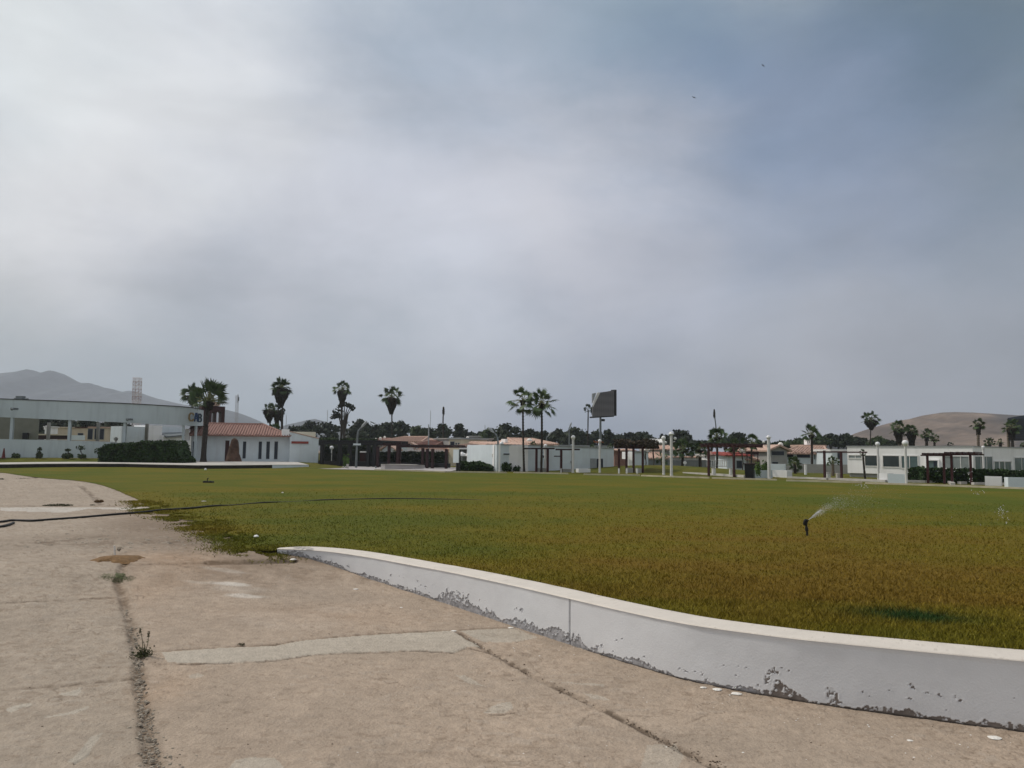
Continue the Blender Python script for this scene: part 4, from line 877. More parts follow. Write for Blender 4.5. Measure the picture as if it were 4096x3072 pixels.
TREES = [
 (1443, 1678, 46, 170, 'large rounded dark tree right of the sparse eucalyptus', 'leaf_dark', 1.),
 (1240, 1684, 34, 180, 'rough dark tree behind the annex, right of the palm cluster', 'leaf_dark', 1.),
 (1320, 1690, 32, 175, 'dark tree filling the gap under the eucalyptus', 'leaf_dark', 1.),
 (1175, 1705, 26, 160, 'low tree just above the cream upper block', 'leaf_dark', 1.2),
 (1208, 1704, 24, 168, 'low dark tree between the annex and the rough dark tree', 'leaf_dark', 1.2),
 (1548, 1688, 34, 185, 'dark tree touching the left side of the lone tall palm trunk', 'leaf_dark', 1.),
 (1605, 1684, 32, 180, 'dark tree touching the right side of the lone tall palm trunk', 'leaf_dark', 1.),
 (1505, 1700, 28, 180, 'mid height dark tree over the left houses with tanks', 'leaf_dark', 1.2),
 (1670, 1703, 36, 176, 'broad greener tree left of the utility pole', 'leaf_mid', 1.),
 (1722, 1714, 26, 180, 'low tree behind the utility pole', 'leaf_mid', 1.2),
 (1772, 1697, 32, 172, 'domed dark tree behind the bare dead palm trunk', 'leaf_dark', 1.),
 (1832, 1698, 26, 178, 'pointed dark tree right of the dead palm trunk', 'leaf_dark', .8),
 (1860, 1722, 22, 180, 'small dark tree above the grey modern house', 'leaf_dark', 1.2),
 (1896, 1732, 16, 190, 'small scrubby tree on its own over the grey modern house', 'leaf_dark', 1.),
 (1918, 1732, 16, 188, 'scrubby tree close to the white tank on the grey house', 'leaf_dark', 1.),
 (1962, 1713, 32, 170, 'rounded tree left of the big domed tree by the palm pair', 'leaf_mid', 1.),
 (2026, 1694, 38, 165, 'big domed tree left of the pair of tall palms', 'leaf_dark', 1.1),
 (2075, 1738, 18, 175, 'low tree right of the big domed tree', 'leaf_dark', 1.2),
 (2120, 1716, 30, 178, 'tree behind the left palm trunk of the pair', 'leaf_dark', 1.2),
 (2182, 1724, 28, 180, 'tree just right of the pair of tall palms', 'leaf_dark', 1.2),
 (2235, 1719, 30, 176, 'rounded tree between the palm pair and the tall dome', 'leaf_dark', 1.1),
 (2300, 1709, 38, 170, 'tall dome of dark foliage left of the slim palm', 'leaf_dark', 1.1),
 (2345, 1735, 24, 176, 'low dark tree behind the slim palm trunk', 'leaf_dark', 1.1),
 (2388, 1722, 28, 178, 'dark tree behind the billboard pole', 'leaf_dark', 1.1),
 (2434, 1722, 22, 176, 'narrow tufted tree right of the billboard pole', 'leaf_dark', .9),
 (2470, 1738, 26, 180, 'low tree behind the brown roofed pergola, left side', 'leaf_dark', 1.2),
 (2511, 1731, 26, 174, 'tree above the brown roofed pergola, middle', 'leaf_dark', 1.),
 (2566, 1727, 34, 170, 'broad tree above the brown roofed pergola, right side', 'leaf_dark', 1.1),
 (2612, 1750, 18, 176, 'small tree above the pale hipped roof', 'leaf_dark', 1.2),
 (2664, 1740, 24, 172, 'dark tree directly behind the shorter lamp globe', 'leaf_dark', 1.1),
 (2722, 1720, 40, 160, 'highest dark tree, right beside the taller lamp post', 'leaf_dark', 1.),
 (2948, 1728, 30, 168, 'dark tree rising behind the dense palm by the pergola', 'leaf_dark', .9),
 (2980, 1752, 20, 172, 'low dark tree left of the open crowned palm', 'leaf_dark', 1.1),
 (3120, 1768, 20, 165, 'low tree behind the round tank on the gabled house', 'leaf_dark', 1.2),
 (3155, 1762, 24, 162, 'bushy green tree right of the gabled house tank', 'leaf_mid', 1.2),
 (3205, 1752, 30, 160, 'bushy green tree left of the palm by the white chimney', 'leaf_mid', 1.1),
 (3272, 1744, 34, 158, 'bushy green tree right of the palm by the white chimney', 'leaf_mid', 1.1),
 (3322, 1736, 26, 164, 'dark peaked tree above the small terrace roof', 'leaf_dark', .9),
 (3352, 1744, 24, 166, 'dark rounded tree beside the peaked tree', 'leaf_dark', 1.),
 (3388, 1736, 24, 160, 'ragged dark tree over the corner of the white building', 'leaf_dark', .9),
 (3430, 1748, 26, 166, 'brownish dark tree left of the solitary skirted palm', 'leaf_dark', 1.1),
 (3510, 1748, 24, 150, 'dark tree below the solitary skirted palm', 'leaf_mid', 1.3),
 (2790, 1764, 26, 150, 'low dark foliage between the wide palm and the low dark palm', 'leaf_dark', 1.5),
 (2845, 1768, 24, 150, 'low dark foliage left of the bare bent pole', 'leaf_dark', 1.4),
 (3050, 1772, 22, 150, 'low dark foliage left of the twin headed lamp', 'leaf_dark', 1.5),
 (2900, 1752, 22, 155, 'dark tree between the bushy palm and the dense palm', 'leaf_dark', 1.2),
 (3560, 1762, 24, 150, 'low dark tree between solitary palm and stout palms', 'leaf_dark', 1.3),
 (180, 1668, 46, 125, 'dark tree seen through the left opening of the pavilion', 'leaf_dark', 1.3),
 (250, 1666, 46, 130, 'dark tree seen behind the beige garden wall', 'leaf_dark', 1.3),
 (350, 1668, 50, 128, 'dark tree seen through the middle pavilion opening', 'leaf_dark', 1.3),
 (450, 1674, 44, 122, 'dark tree beside the white block wall', 'leaf_dark', 1.3),
]
for i, (px, py, R, Y, lb, mm, wd) in enumerate(TREES): tree(px, py, R, Y, lb, mm, i, wd, 7 if R > 20 else 5, 1800 if px < 500 else 1792)

# sparse eucalyptus
def euc():
    rng = np.random.default_rng(77); Y = 150; sc = Y/F
    cl = [(1349, 1640, 19), (1338, 1655, 14), (1382, 1617, 12), (1404, 1626, 13), (1412, 1632, 10), (1393, 1622, 9), (1327, 1668, 10), (1366, 1625, 9), (1360, 1665, 12), (1345, 1662, 14), (1378, 1690, 16)]
    bl = [((W(x, y, Y)[0], Y+rng.uniform(-1.2, 1.2), W(x, y, Y)[2]), (r*sc, r*sc, r*sc*.75)) for x, y, r in cl]
    b = W(1379, 1780, Y); b[2] = 0
    leafy('eucalyptus_tree', 'tall sparse eucalyptus with separate leaf clumps behind the shaggy palm', 'tree', bl, 'leaf_dark', rng, .32, .7, False, None, (b, W(1374, 1680, Y), .35))
euc()

def hedge_box(name, label, P, ztop, zbot, thick, mm, size=.12, seed=0, cat='hedge', dens=1.1, group=None):
    """P: list of ground xy points; leaf shell over a dark body"""
    rng = np.random.default_rng(900+seed); m = MB(); P = np.array(P, float); pts_ = []
    ztop = np.broadcast_to(ztop, len(P)).astype(float)
    for i in range(len(P)-1):
        a, b = P[i], P[i+1]; L = np.linalg.norm(b-a); d = (b-a)/L; n = np.array([-d[1], d[0]]); t0, t1 = ztop[i], ztop[i+1]
        q = [a+n*.08, b+n*.08, b+n*(thick-.1), a+n*(thick-.1)]; m.prism([tuple(k) for k in q], zbot, [t0-.1, t1-.1, t1-.1, t0-.1])
        A = L*(max(t0, t1)-zbot)*2+L*thick; k = int(dens*A/size**2*1.2)
        u = rng.uniform(-.02, 1.02, k); face = rng.uniform(0, 1, k); top = face < .4; tz = t0+(t1-t0)*u+(fbm(u*L*1.5+seed, u*0, 3)-.5)*.25*min(1, t0-zbot)
        v = np.where(top, rng.uniform(0, thick, k), rng.normal(0, .05, k)); v[face > .93] += thick
        z = np.where(top, tz+rng.normal(0, .04, k), zbot+(tz-zbot)*rng.uniform(0, 1, k)); bulge = np.where(top, 0, -.12*np.sin(np.clip((z-zbot)/(tz-zbot), 0, 1)*math.pi))
        pp = a[None]+d[None]*(u*L)[:, None]+n[None]*(v+bulge)[:, None]; pts_.append(np.c_[pp, z])
        for e, s_ in ((a, -1), (b, 1)):
            if (s_ < 0 and i == 0) or (s_ > 0 and i == len(P)-2):
                kk = int(dens*thick*(ztop[i]-zbot)/size**2*1.5); vv_ = rng.uniform(0, thick, kk); zz = rng.uniform(zbot, t0 if s_ < 0 else t1, kk); pp = e[None]+n[None]*vv_[:, None]+d[None]*s_*.05; pts_.append(np.c_[pp, zz])
    m.cards(np.vstack(pts_), size, rng, .5)
    o = m.build(name, MATS[mm]); return tag(o, label, cat, group)
Yh = 71.5; pts_ = [(398, 1800), (412, 1783), (440, 1778), (500, 1777), (560, 1769), (690, 1768), (702, 1785), (712, 1812), (728, 1838)]
hp_ = [at(x, Yh) for x, _ in pts_]; zt_ = [W(x, y, Yh)[2] for x, y in pts_]
hedge_box('hedge', 'big clipped dark green hedge under the pavilion beside its white column', hp_, zt_, .2, 3.0, 'hedge', .13, 1)
def bush(px, ytop, w_, ybase, label, mm='hedge', seed=0, size=.09, depth=None, group='low bushes around the lawn'):
    rng = np.random.default_rng(1200+seed)
    b = gnd(px, ybase) if depth is None else np.array([*at(px, depth), gz(*at(px, depth))]); Y = b[1]; sc = Y/F; wm = w_*sc/2; h = (ybase-ytop)*sc
    bl = [((b[0]+k*wm*.5, Y+rng.uniform(-.3, .3)*wm, b[2]+h*rng.uniform(.42, .5)), (wm*.55, min(wm*.6, h), h*.52)) for k in (-.95, 0, .95)]
    return leafy('bush', label, 'bush', bl, mm, rng, max(size, Y*.0014), .9, True, group)
for i, a in enumerate([(272, 1822, 44, 1845, 'low green bush below the low wall, left', 'leaf_mid'), (330, 1826, 36, 1846, 'low green bush below the low wall, right', 'leaf_mid'), (66, 1822, 28, 1842, 'grassy tuft beside the traffic cone', 'leaf_mid'), (160, 1820, 26, 1843, 'small leafy plant with thin stems by the low wall', 'leaf_mid')]):
    bush(a[0], a[1], a[2], a[3] if a[3] > 1830 else 1843, a[4], a[5], i, .09, 74.0-(.5 if a[3] > 1830 else 0))
for i, (x, y, w_, h_, lb) in enumerate(((322, 1790, 34, 18, 'small round topped shrub on a thin stem against the pale low wall'), (392, 1803, 30, 24, 'small loose shrub on a stem left of the big hedge'), (272, 1800, 22, 8, 'spindly plant with thin flat top against the low wall'), (158, 1800, 16, 22, 'thin leggy plant with few leaves right of the traffic cone'))):
    rngb = np.random.default_rng(170+i); Yb = 73.2; c = W(x, y, Yb); s = Yb/F; g = gz(c[0], Yb); leafy('small_shrub', lb, 'shrub', [((c[0]+k*w_*s*.25, Yb, c[2]), (w_*s*.3, w_*s*.3, h_*s*.5)) for k in (-1, 0, 1)], 'leaf_mid', rngb, .09, .5 if w_ > 25 else .2, False, 'small shrubs below the low wall', (np.array([c[0]+.1, Yb, g]), np.array([c[0], Yb, c[2]]), .03))
bush(2024, 1848, 44, 1886, 'rounded bush hugging the hut corner lamp post', 'hedge', 10)
bush(2066, 1864, 30, 1886, 'small rounded bush between the hut corner and left palm', 'hedge', 11)
bush(2118, 1856, 48, 1884, 'squarish bush at the foot of the left palm of the pair', 'hedge', 12)
bush(1985, 1852, 36, 1884, 'dark bush at the left corner of the hut', 'hedge', 13)
hedge_box('hedge', 'long low hedge in front of the restaurant umbrellas', [at(1834, 68.5), at(1900, 68), at(1965, 67.5)], [W(1834, 1851, 68.5)[2], W(1900, 1852, 68)[2], W(1965, 1866, 67.5)[2]], -.1, 1.2, 'hedge', .11, 5)
hedge_box('hedge', 'dark hedge in front of the white building door', [at(3632, 56), at(3675, 55.5)], W(3650, 1874, 56)[2], -.1, 1.2, 'hedge', .11, 6)
hedge_box('hedge', 'dark hedge behind the right hand timber pergola', [at(3690, 52), at(3800, 51.5), at(3880, 51)], [W(3690, 1880, 52)[2], W(3800, 1882, 51.5)[2], W(3880, 1884, 51)[2]], -.1, 1.0, 'hedge', .11, 7)
hedge_box('hedge', 'long dark hedge along the shaded side of the white building', [at(3885, 51), at(3990, 52), at(4200, 54)], [W(3885, 1883, 51)[2], W(3990, 1887, 52)[2], W(4200, 1894, 54)[2]], -.1, 1.0, 'hedge', .11, 8)
bush(3845, 1868, 34, 1915, 'loose flowering shrub beside the right pergola post', 'leaf_mid', 21)
bush(3060, 1846, 30, 1900, 'green shrub growing in the long white planter', 'leaf_bright', 22)
bush(3032, 1852, 26, 1902, 'green shrub between the dark bin and the round post', 'leaf_bright', 23)
bush(1384, 1818, 26, 1872, 'yellow green young bush in front of the dark fence', 'leaf_bright', 24)
bush(1770, 1776, 34, 1800, 'green bush behind the right end of the dark pergola', 'leaf_mid', 25, depth=84)
bush(4070, 1880, 50, 1915, 'dark bush in the far right white planter', 'hedge', 26)
# ------------------------------------------------------------------ middle: white hut, restaurant
hut = thing('white_hut', 'low flat roofed white hut behind the pair of tall palms', 'building', (*at(2220, 69), 0))
fh = Face(1986, 67.5, 2455, 73.5)
a0, z0_ = fh.hit(1988, 1779); a1, z1_ = fh.hit(2455, 1795)
m = MB(); P = [fh.pt(a0, 0), fh.pt(a1, 0), fh.pt(a1, -9), fh.pt(a0, -6)]; m.prism([p[:2] for p in P], -.1, [z0_, z1_, z1_, z0_]); m.build('wall', MATS['pale_wall'], hut)
m = MB(); P = [fh.pt(a0-.05, .06), fh.pt(a1+.05, .06), fh.pt(a1, -.3), fh.pt(a0, -.3)]; m.prism([p[:2] for p in P], [z0_-.01, z1_-.01, z1_-.01, z0_-.01], [z0_+.07, z1_+.07, z1_+.07, z0_+.07]); m.build('roof_edge', MATS['galv'], hut)
for x0, y0, x1, y1 in ((2013, 1814, 2037, 1819), (2072, 1819, 2091, 1830), (2170, 1822, 2177, 1831)):
    fh.window(hut, x0, y0, x1, y1, glass='dark_navy', frame='pale_wall', bars=0, fw=.03)
for x0, x1, y0 in ((2387, 1e9, 1835), (2404, 1e9, 1835)):
    m = MB(); fh.rect(m, x0, y0, x0+8, 1880, -.05, .03, zb=.05); m.build('door', MATS['dark_navy'], hut)
m = MB(); fh.rect(m, 2362, 1834, 2384, 1884, 0, .05, zb=0); m.build('service_door', MATS['galv'], hut)
m = MB(); fh.rect(m, 2287, 1800, 2289, 1884, 0, .05, zb=0); fh.rect(m, 2285, 1843, 2290, 1852, 0, .12); m.build('drain_pipe', MATS['galv'], hut)
# bright side block with recess left of the hut
sb_ = thing('white_booth', 'bright white booth with two small grey vents beside the restaurant', 'building', (*at(1955, 70), 0))
fb = Face(1938, 70.5, 1977, 67.8); m = MB(); a0, _ = fb.hit(1940, 1800); a1, _ = fb.hit(1976, 1800); P = [fb.pt(a0, 0), fb.pt(a1, 0), fb.pt(a1+.5, -3), fb.pt(a0, -3)]
m.prism([p[:2] for p in P], -.1, fb.hit(1958, 1780)[1]); m.build('wall', MATS['house_white'], sb_)
for x0, x1 in ((1943, 1957), (1965, 1970)): fb.window(sb_, x0, 1816, x1, 1824, 'vent', 'galv', 'frame_white', 0, .03)
m = MB(); b = at(1985, 69.3); m.box(b[0]-.15, b[0]+.22, b[1], b[1]+.5, -.1, W(1985, 1786, 69.3)[2]); m.build('recess_wall', MATS['steel'], sb_)
m = MB(); b = at(1998, 67.2); m.box(b[0]-.08, b[0]+.08, b[1]-.1, b[1]+.1, -.1, W(1998, 1778, 67.2)[2]); m.build('corner_post', MATS['house_white'], sb_)
# restaurant terrace
rs = thing('restaurant_terrace', 'open dark restaurant terrace with white flat awning left of the booth', 'building', (*at(1890, 80), 0))
fr = Face(1838, 80, 1940, 79)
m = MB(); fr.rect(m, 1838, 1786, 1942, 1797, -4, .2); m.build('awning', MATS['house_white'], rs)
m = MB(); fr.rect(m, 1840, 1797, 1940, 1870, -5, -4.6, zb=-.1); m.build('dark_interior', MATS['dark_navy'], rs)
for x in (1869, 1908, 1936):
    m = MB(); fr.rect(m, x-2, 1797, x+2, 1872, -.1, .1, zb=-.1); m.build('post', MATS['house_white'], rs)
m = MB(); fr.rect(m, 1836, 1797, 1840, 1860, -5, 0, zb=-.1); m.build('side_wall', MATS['grey_wall'], rs)
def parasol(px, pyt, pyb, w_, Y, label):
    c = W(px, pyt, Y); zb = W(px, pyb, Y)[2]; r = w_*Y/F/2; root = thing('parasol', label, 'parasol', (c[0], Y, 0), 'white parasols on the restaurant terrace'); m = MB(); k = 8
    top = [c]; ring = [(c[0]+r*math.cos(2*math.pi*i/k+.3), Y+r*math.sin(2*math.pi*i/k+.3), zb) for i in range(k)]; low = [(p[0], p[1], p[2]-.18) for p in ring]
    m.add(np.array(top+ring+low), [(0, i+1, (i+1) % k+1) for i in range(k)]+[(i+1, i+1+k, (i+1) % k+1+k, (i+1) % k+1) for i in range(k)]); m.build('canopy', MATS['cloth_white'], root)
    m = MB(); m.tube([(c[0], Y, 0), c], .04, 6); m.build('pole', MATS['galv'], root)
parasol(1848, 1806, 1817, 40, 76, 'left white square parasol under the restaurant awning')
parasol(1885, 1807, 1817, 48, 75, 'right white wide parasol under the restaurant awning')
# sign board on posts
sbn = thing('notice_board', 'blank pale grey upright board on a post beside the dark pergola', 'board', (*at(1825, 66.5), 0))
fs = Face(1810, 66.5, 1838, 66); m = MB(); fs.rect(m, 1813, 1798, 1835, 1851, 0, .08); m.build('panel', MATS['pale_wall'], sbn)
m = MB(); fs.rect(m, 1824, 1851, 1829, 1878, -.05, .06, zb=-.1); fs.rect(m, 1834, 1800, 1839, 1875, -.12, .0, zb=-.1); m.build('post', MATS['black_metal'], sbn)
# ------------------------------------------------------------------ street furniture
def globe_lamp(px, ytop, ybase, Y, label, rpx=8.5, pw=.11, kind=0, thin=False):
    b = W(px, ybase, Y); t = W(px, ytop, Y); g = gz(b[0], b[1]); zb = min(b[2], g)-.05 if b[2] < .6 else b[2]
    root = thing('globe_lamp', label, 'street lamp', (b[0], Y, zb), 'globe lamps round the park'); r = rpx*Y/F; m = MB(); x = b[0]
    topz = t[2]-2*r
    m.lathe((x, Y, 0), [(pw*1.15, zb), (pw*1.1, zb+.12), (pw, zb+.2), (pw*.95, topz-.05), (pw*1.2, topz-.02), (pw*1.2, topz+.03)], 14); m.build('post', MATS['lamp_post'], root)
    m = MB()
    if kind == 0: m.sphere((x, Y, topz+r), r, 16); m.build('globe', MATS['globe'], root)
    else:
        m.lathe((x, Y, topz), [(r*a_, r*b_) for a_, b_ in ((.1, .03), (1.1, .05), (1.5, .3), (1.4, .5), (1.0, .6), (.98, .85), (.8, 1.15), (.5, 1.35), (.05, 1.45))], 16); m.build('globe', MATS['globe'], root)
        m = MB(); s = 1 if kind == 1 else -1; gc_ = np.array([x+s*.32, Y+.1, topz-.28]); m.sphere(gc_, r*.72, 12); g2_ = m.build('side_globe', MATS['globe'], root)
        m = MB(); m.tube([(x, Y, topz-.62), (x+s*.3, Y+.09, topz-.52)], .03, 6); m.build('bracket', MATS['lamp_post'], root)
LM = [(2005, 1766, 1884, 68, 'globe lamp at the left corner of the white hut', 8, .13, 0), (2181, 1776, 1885, 69, 'globe lamp between the right palm of the pair and timber post', 7.5, .12, 0),
      (2292, 1741, 1889, 66.2, 'tall globe lamp standing alone in front of the white hut', 8.6, .105, 0), (2399, 1757, 1889, 66.5, 'globe lamp with orange litter on top below the billboard', 7.5, .095, 0),
      (2655, 1743, 1895, 63, 'shorter left lamp of the two close together on the mound', 9, .105, 0), (2686, 1722, 1900, 60.5, 'taller right lamp of the two close together on the mound', 8.5, .11, 1),
      (3077, 1737, 1914, 56, 'twin headed lamp post right of the dark bin', 7.5, .115, 2), (3514, 1767, 1908, 56, 'globe lamp before the wide dark windows, left', 9, .075, 0),
      (3626, 1760, 1936, 46.5, 'nearest tall globe lamp in front of the white building', 12, .075, 0), (3937, 1783, 1907, 54, 'slim lamp with small head on the far white planter', 6, .08, 0),
      (1325, 1783, 1846, 90, 'small globe lamp in front of the dark trees by the annex', 8, .07, 0), (463, 1748, 1773, 84, 'small globe lamp seen beside the white block wall', 8, .07, 0)]
for px, yt, yb, Y, lb, rp, pw, kd in LM: globe_lamp(px, yt, yb, Y, lb, rp, pw, kd)
m = MB(); c = W(2392, 1766, 66.4); fx = Face(2372, 66.4, 2412, 66.4)
for x0, x1, y0, y1 in ((2372, 2392, 1763, 1772), (2402, 2413, 1766, 1772)):
    A, z1 = fx.hit(x0, y0); B, z0 = fx.hit(x1, y1); m.add([fx.pt(A, 0, z1), fx.pt(B, .2, z1-.05), fx.pt(B, .1, z0), fx.pt(A+.1, -.2, z0+.05), fx.pt(A, .1, z1-.03)], [(0, 1, 2, 3), (3, 2, 1, 4)])
mat('salmon', (.5, .2, .13), .8); tag(m.build('plastic_scrap', MATS['salmon']), 'ragged salmon pink sheet caught on the lamp below the billboard', 'litter')

def arm_lamp(px, ybase, pts_, Y, label, r=.07, sign=None):
    root = thing('street_lamp', label, 'street lamp', (*at(px, Y), 0)); P = [W(x, y, Y) for x, y in pts_]; P[0][2] = gz(P[0][0], Y)-.1; m = MB(); T = catmull(np.array(P), 5); m.tube(T, np.linspace(r*1.3, r*.6, len(T)), 8); m.build('pole', MATS['steel'], root)
    e = P[-1]; d = P[-1]-P[-2]; d /= np.linalg.norm(d); m = MB(); m.tube([e-d*.1, e+d*.15, e+d*.5, e+d*.75], [.05, .12, .13, .04], 8); m.build('lamp_head', MATS['galv'], root)
    if sign: 
        f = Face(sign[0], Y-.15, sign[2], Y-.15); m = MB(); f.rect(m, *sign, 0, .05); m.build('sign_plate', MATS['pale_wall'], root)
arm_lamp(1424, 1876, [(1424, 1878), (1427, 1800), (1431, 1735), (1438, 1718), (1447, 1708)], 74, 'street lamp with hanging sign plate in front of the dark pergola', .09, (1413, 1774, 1443, 1781))
arm_lamp(1994, 1848, [(1994, 1860), (1993, 1790), (1990, 1752), (1984, 1738), (1974, 1729)], 78, 'street lamp with left bent arm above the white booth', .09)
arm_lamp(2277, 1790, [(2277, 1800), (2277, 1740), (2276, 1716), (2279, 1708)], 120, 'distant street lamp over the hut roof between palm pair and globe lamp', .1)
arm_lamp(2187, 1780, [(2187, 1790), (2186, 1760), (2190, 1748), (2193, 1744)], 110, 'small distant street lamp just right of the palm pair', .09)
# billboard
bb = thing('billboard', 'big dark square billboard with a torn corner on a single tall pole', 'billboard', (*at(2409, 92), 0))
fbb = Face(2371, 90, 2463, 92.5); A, zt0 = fbb.hit(2371, 1574); B, zt1 = fbb.hit(2456, 1562); _, zb0 = fbb.hit(2371, 1668); _, zb1 = fbb.hit(2456, 1663)
def slab(m, a, b, n0, n1, za0, za1, zb_0, zb_1): P = [fbb.pt(a, n0), fbb.pt(b, n0), fbb.pt(b, n1), fbb.pt(a, n1)]; m.prism([p[:2] for p in P], [zb_0, zb_1, zb_1, zb_0], [za0, za1, za1, za0])
Lb = B-A; m = MB(); c0 = A+Lb*.22; zt = lambda u: zt0+(zt1-zt0)*(u-A)/Lb; zb_ = lambda u: zb0+(zb1-zb0)*(u-A)/Lb
# screen polygon with the missing corner
def panel(m, poly, n0, n1):
    k = len(poly); v = [fbb.pt(a, n1, z) for a, z in poly]+[fbb.pt(a, n0, z) for a, z in poly]; m.add(v, [tuple(range(k)), tuple(range(k, 2*k))[::-1]]+[(i, i+k, (i+1) % k+k, (i+1) % k) for i in range(k)][::1])
hz = zt(A)-(zt(A)-zb_(A))*.53
panel(m, [(A, zb_(A)), (B, zb_(B)), (B, zt(B)), (c0+.25, zt(c0+.25)), (A, hz)], -.1, .05)
t_ = bpy.data.materials.new('billboard_face'); t_.use_nodes = True; MATS['billboard_face'] = t_
def bbmat():
    t = t_.node_tree; b = t.nodes['Principled BSDF']; b.inputs['Roughness'].default_value = .7; g = t.nodes.new('ShaderNodeTexCoord'); mp_ = t.nodes.new('ShaderNodeMapping'); t.links.new(g.outputs['Object'], mp_.inputs[0]); mp_.inputs['Scale'].default_value = (1, 1, 1)
    n = t.nodes.new('ShaderNodeTexNoise'); n.inputs['Scale'].default_value = 3; m2 = t.nodes.new('ShaderNodeMapping'); m2.inputs['Scale'].default_value = (.6, .6, 6); t.links.new(g.outputs['Object'], m2.inputs[0]); t.links.new(m2.outputs[0], n.inputs['Vector'])
    w1 = t.nodes.new('ShaderNodeTexWave'); w1.bands_direction = 'X'; w1.inputs['Scale'].default_value = 1.3; t.links.new(mp_.outputs[0], w1.inputs[0])
    w2 = t.nodes.new('ShaderNodeTexWave'); w2.bands_direction = 'Z'; w2.inputs['Scale'].default_value = .33; t.links.new(mp_.outputs[0], w2.inputs[0])
    a = t.nodes.new('ShaderNodeMath'); a.operation = 'ADD'; t.links.new(w1.outputs['Fac'], a.inputs[0]); t.links.new(w2.outputs['Fac'], a.inputs[1]); a2 = t.nodes.new('ShaderNodeMath'); a2.operation = 'ADD'; t.links.new(a.outputs[0], a2.inputs[0]); t.links.new(n.outputs[0], a2.inputs[1])
    r = t.nodes.new('ShaderNodeMapRange'); r.inputs[1].default_value = .3; r.inputs[2].default_value = 2.5; t.links.new(a2.outputs[0], r.inputs[0]); mx_ = t.nodes.new('ShaderNodeMix'); mx_.data_type = 'RGBA'; mx_.inputs[6].default_value = (.085, .085, .092, 1); mx_.inputs[7].default_value = (.135, .135, .145, 1); t.links.new(r.outputs[0], mx_.inputs[0]); t.links.new(mx_.outputs[2], b.inputs['Base Color'])
bbmat()
m.build('screen', t_, bb)
m = MB(); panel(m, [(A, hz+.3), (A+.0, zt(A)), (c0-.15, zt(c0))], -.15, -.05); m.build('torn_corner', MATS['galv'], bb)
m = MB(); panel(m, [(A-.02, hz-.1), (A-.02, hz+.45), (c0-.1, zt(c0)+.05), (c0+.35, zt(c0)+.05)], .06, .12); m.build('pale_strip', MATS['lamp_post'], bb)
m = MB(); slab(m, B, B+.35, -.5, .1, zt(B)+.1, zt(B)+.1, zb_(B), zb_(B)); slab(m, A, B, -.5, .0, zb_(A)+.05, zb_(B)+.05, zb_(A)-.12, zb_(B)-.12); slab(m, A+.3, B, -.5, -.2, hz-.2, zt(B)-.2, zb_(A)+.3, zb_(B)+.3); m.build('frame', MATS['black_metal'], bb)
u = A+Lb*.46; p0 = fbb.pt(u, -.35, -.1); m = MB(); m.tube([p0, fbb.pt(u, -.35, zb_(u)-1.2), fbb.pt(u, -.35, zb_(u)+.5)], [.15, .13, .12], 12); m.build('pole', MATS['steel'], bb)
m = MB(); m.obox(fbb.pt(u, 0)[:2], fbb.d, 0.14, .6, -.5, -.2, zb_(u)-.55, zb_(u)-.28); m.build('control_box', MATS['black_metal'], bb)
# dark panel at right edge
db = thing('louvred_hoarding', 'large dark louvred hoarding on posts in front of the right end of the hill', 'hoarding', (*at(4075, 97), 0))
fd = Face(4026, 99, 4230, 92); m = MB(); a, z1 = fd.hit(4030, 1672); b, z2 = fd.hit(4220, 1640); _, zl = fd.hit(4040, 1763); P = [fd.pt(a, 0), fd.pt(b, 0), fd.pt(b, -.3), fd.pt(a, -.3)]; m.prism([p[:2] for p in P], zl, [z1, z2, z2, z1]); m.build('panel', MATS['dark_navy'], db)
m = MB()
for k in range(9): m.obox(fd.a, fd.d, a, b, 0, .12, zl+.2+k*(z1-zl)/9.5, zl+.28+k*(z1-zl)/9.5)
m.build('louvres', MATS['black_metal'], db)
m = MB(); fd.rect(m, 4025, 1700, 4030, 1790, -.2, .1, zb=0); fd.rect(m, 4100, 1760, 4106, 1790, -.2, .1, zb=0); m.build('post', MATS['trunk_tan'], db)

# ------------------------------------------------------------------ pergolas
def pergola(name, label, f, posts, beams, mm, pw=.14, depth=3.0, slats=0, group=None, back=True, pmm=None):
    """posts: (px, ytop, ybase); beams: (px0, px1, ytop, ybot)"""
    root = thing(name, label, 'pergola', (*f.pt(f.L/2)[:2], 0), group)
    for x, yt, yb in posts:
        a, z1 = f.hit(x, yt); m = MB(); g = gz(*f.pt(a)[:2])
        m.obox(f.a, f.d, a-pw, a+pw, -pw, pw, g-.1, z1); m.build('post', MATS[pmm or mm], root)
    for x0, x1, y0, y1 in beams:
        a, z1 = f.hit(x0, y0); b, z2 = f.hit(x1, y0); _, z0 = f.hit((x0+x1)/2, y1); h = max((z1+z2)/2-z0, .08)
        for n in ((pw+.02,) if not back else (pw+.02, -depth)): 
            m = MB(); P = [f.pt(a, n), f.pt(b, n), f.pt(b, n-.12), f.pt(a, n-.12)]; m.prism([p[:2] for p in P], [z1-h, z2-h, z2-h, z1-h], [z1, z2, z2, z1]); m.build('beam', MATS[mm], root)
        if slats:
            m = MB(); k = max(int((b-a)/slats), 2)
            for i in range(k): u = a+(i+.5)*(b-a)/k; z = z1+(z2-z1)*(i+.5)/k; m.obox(f.a, f.d, u-.04, u+.04, -depth-.4, .4, z+.003, z+.12)
            m.build('slats', MATS[mm], root)
    return root
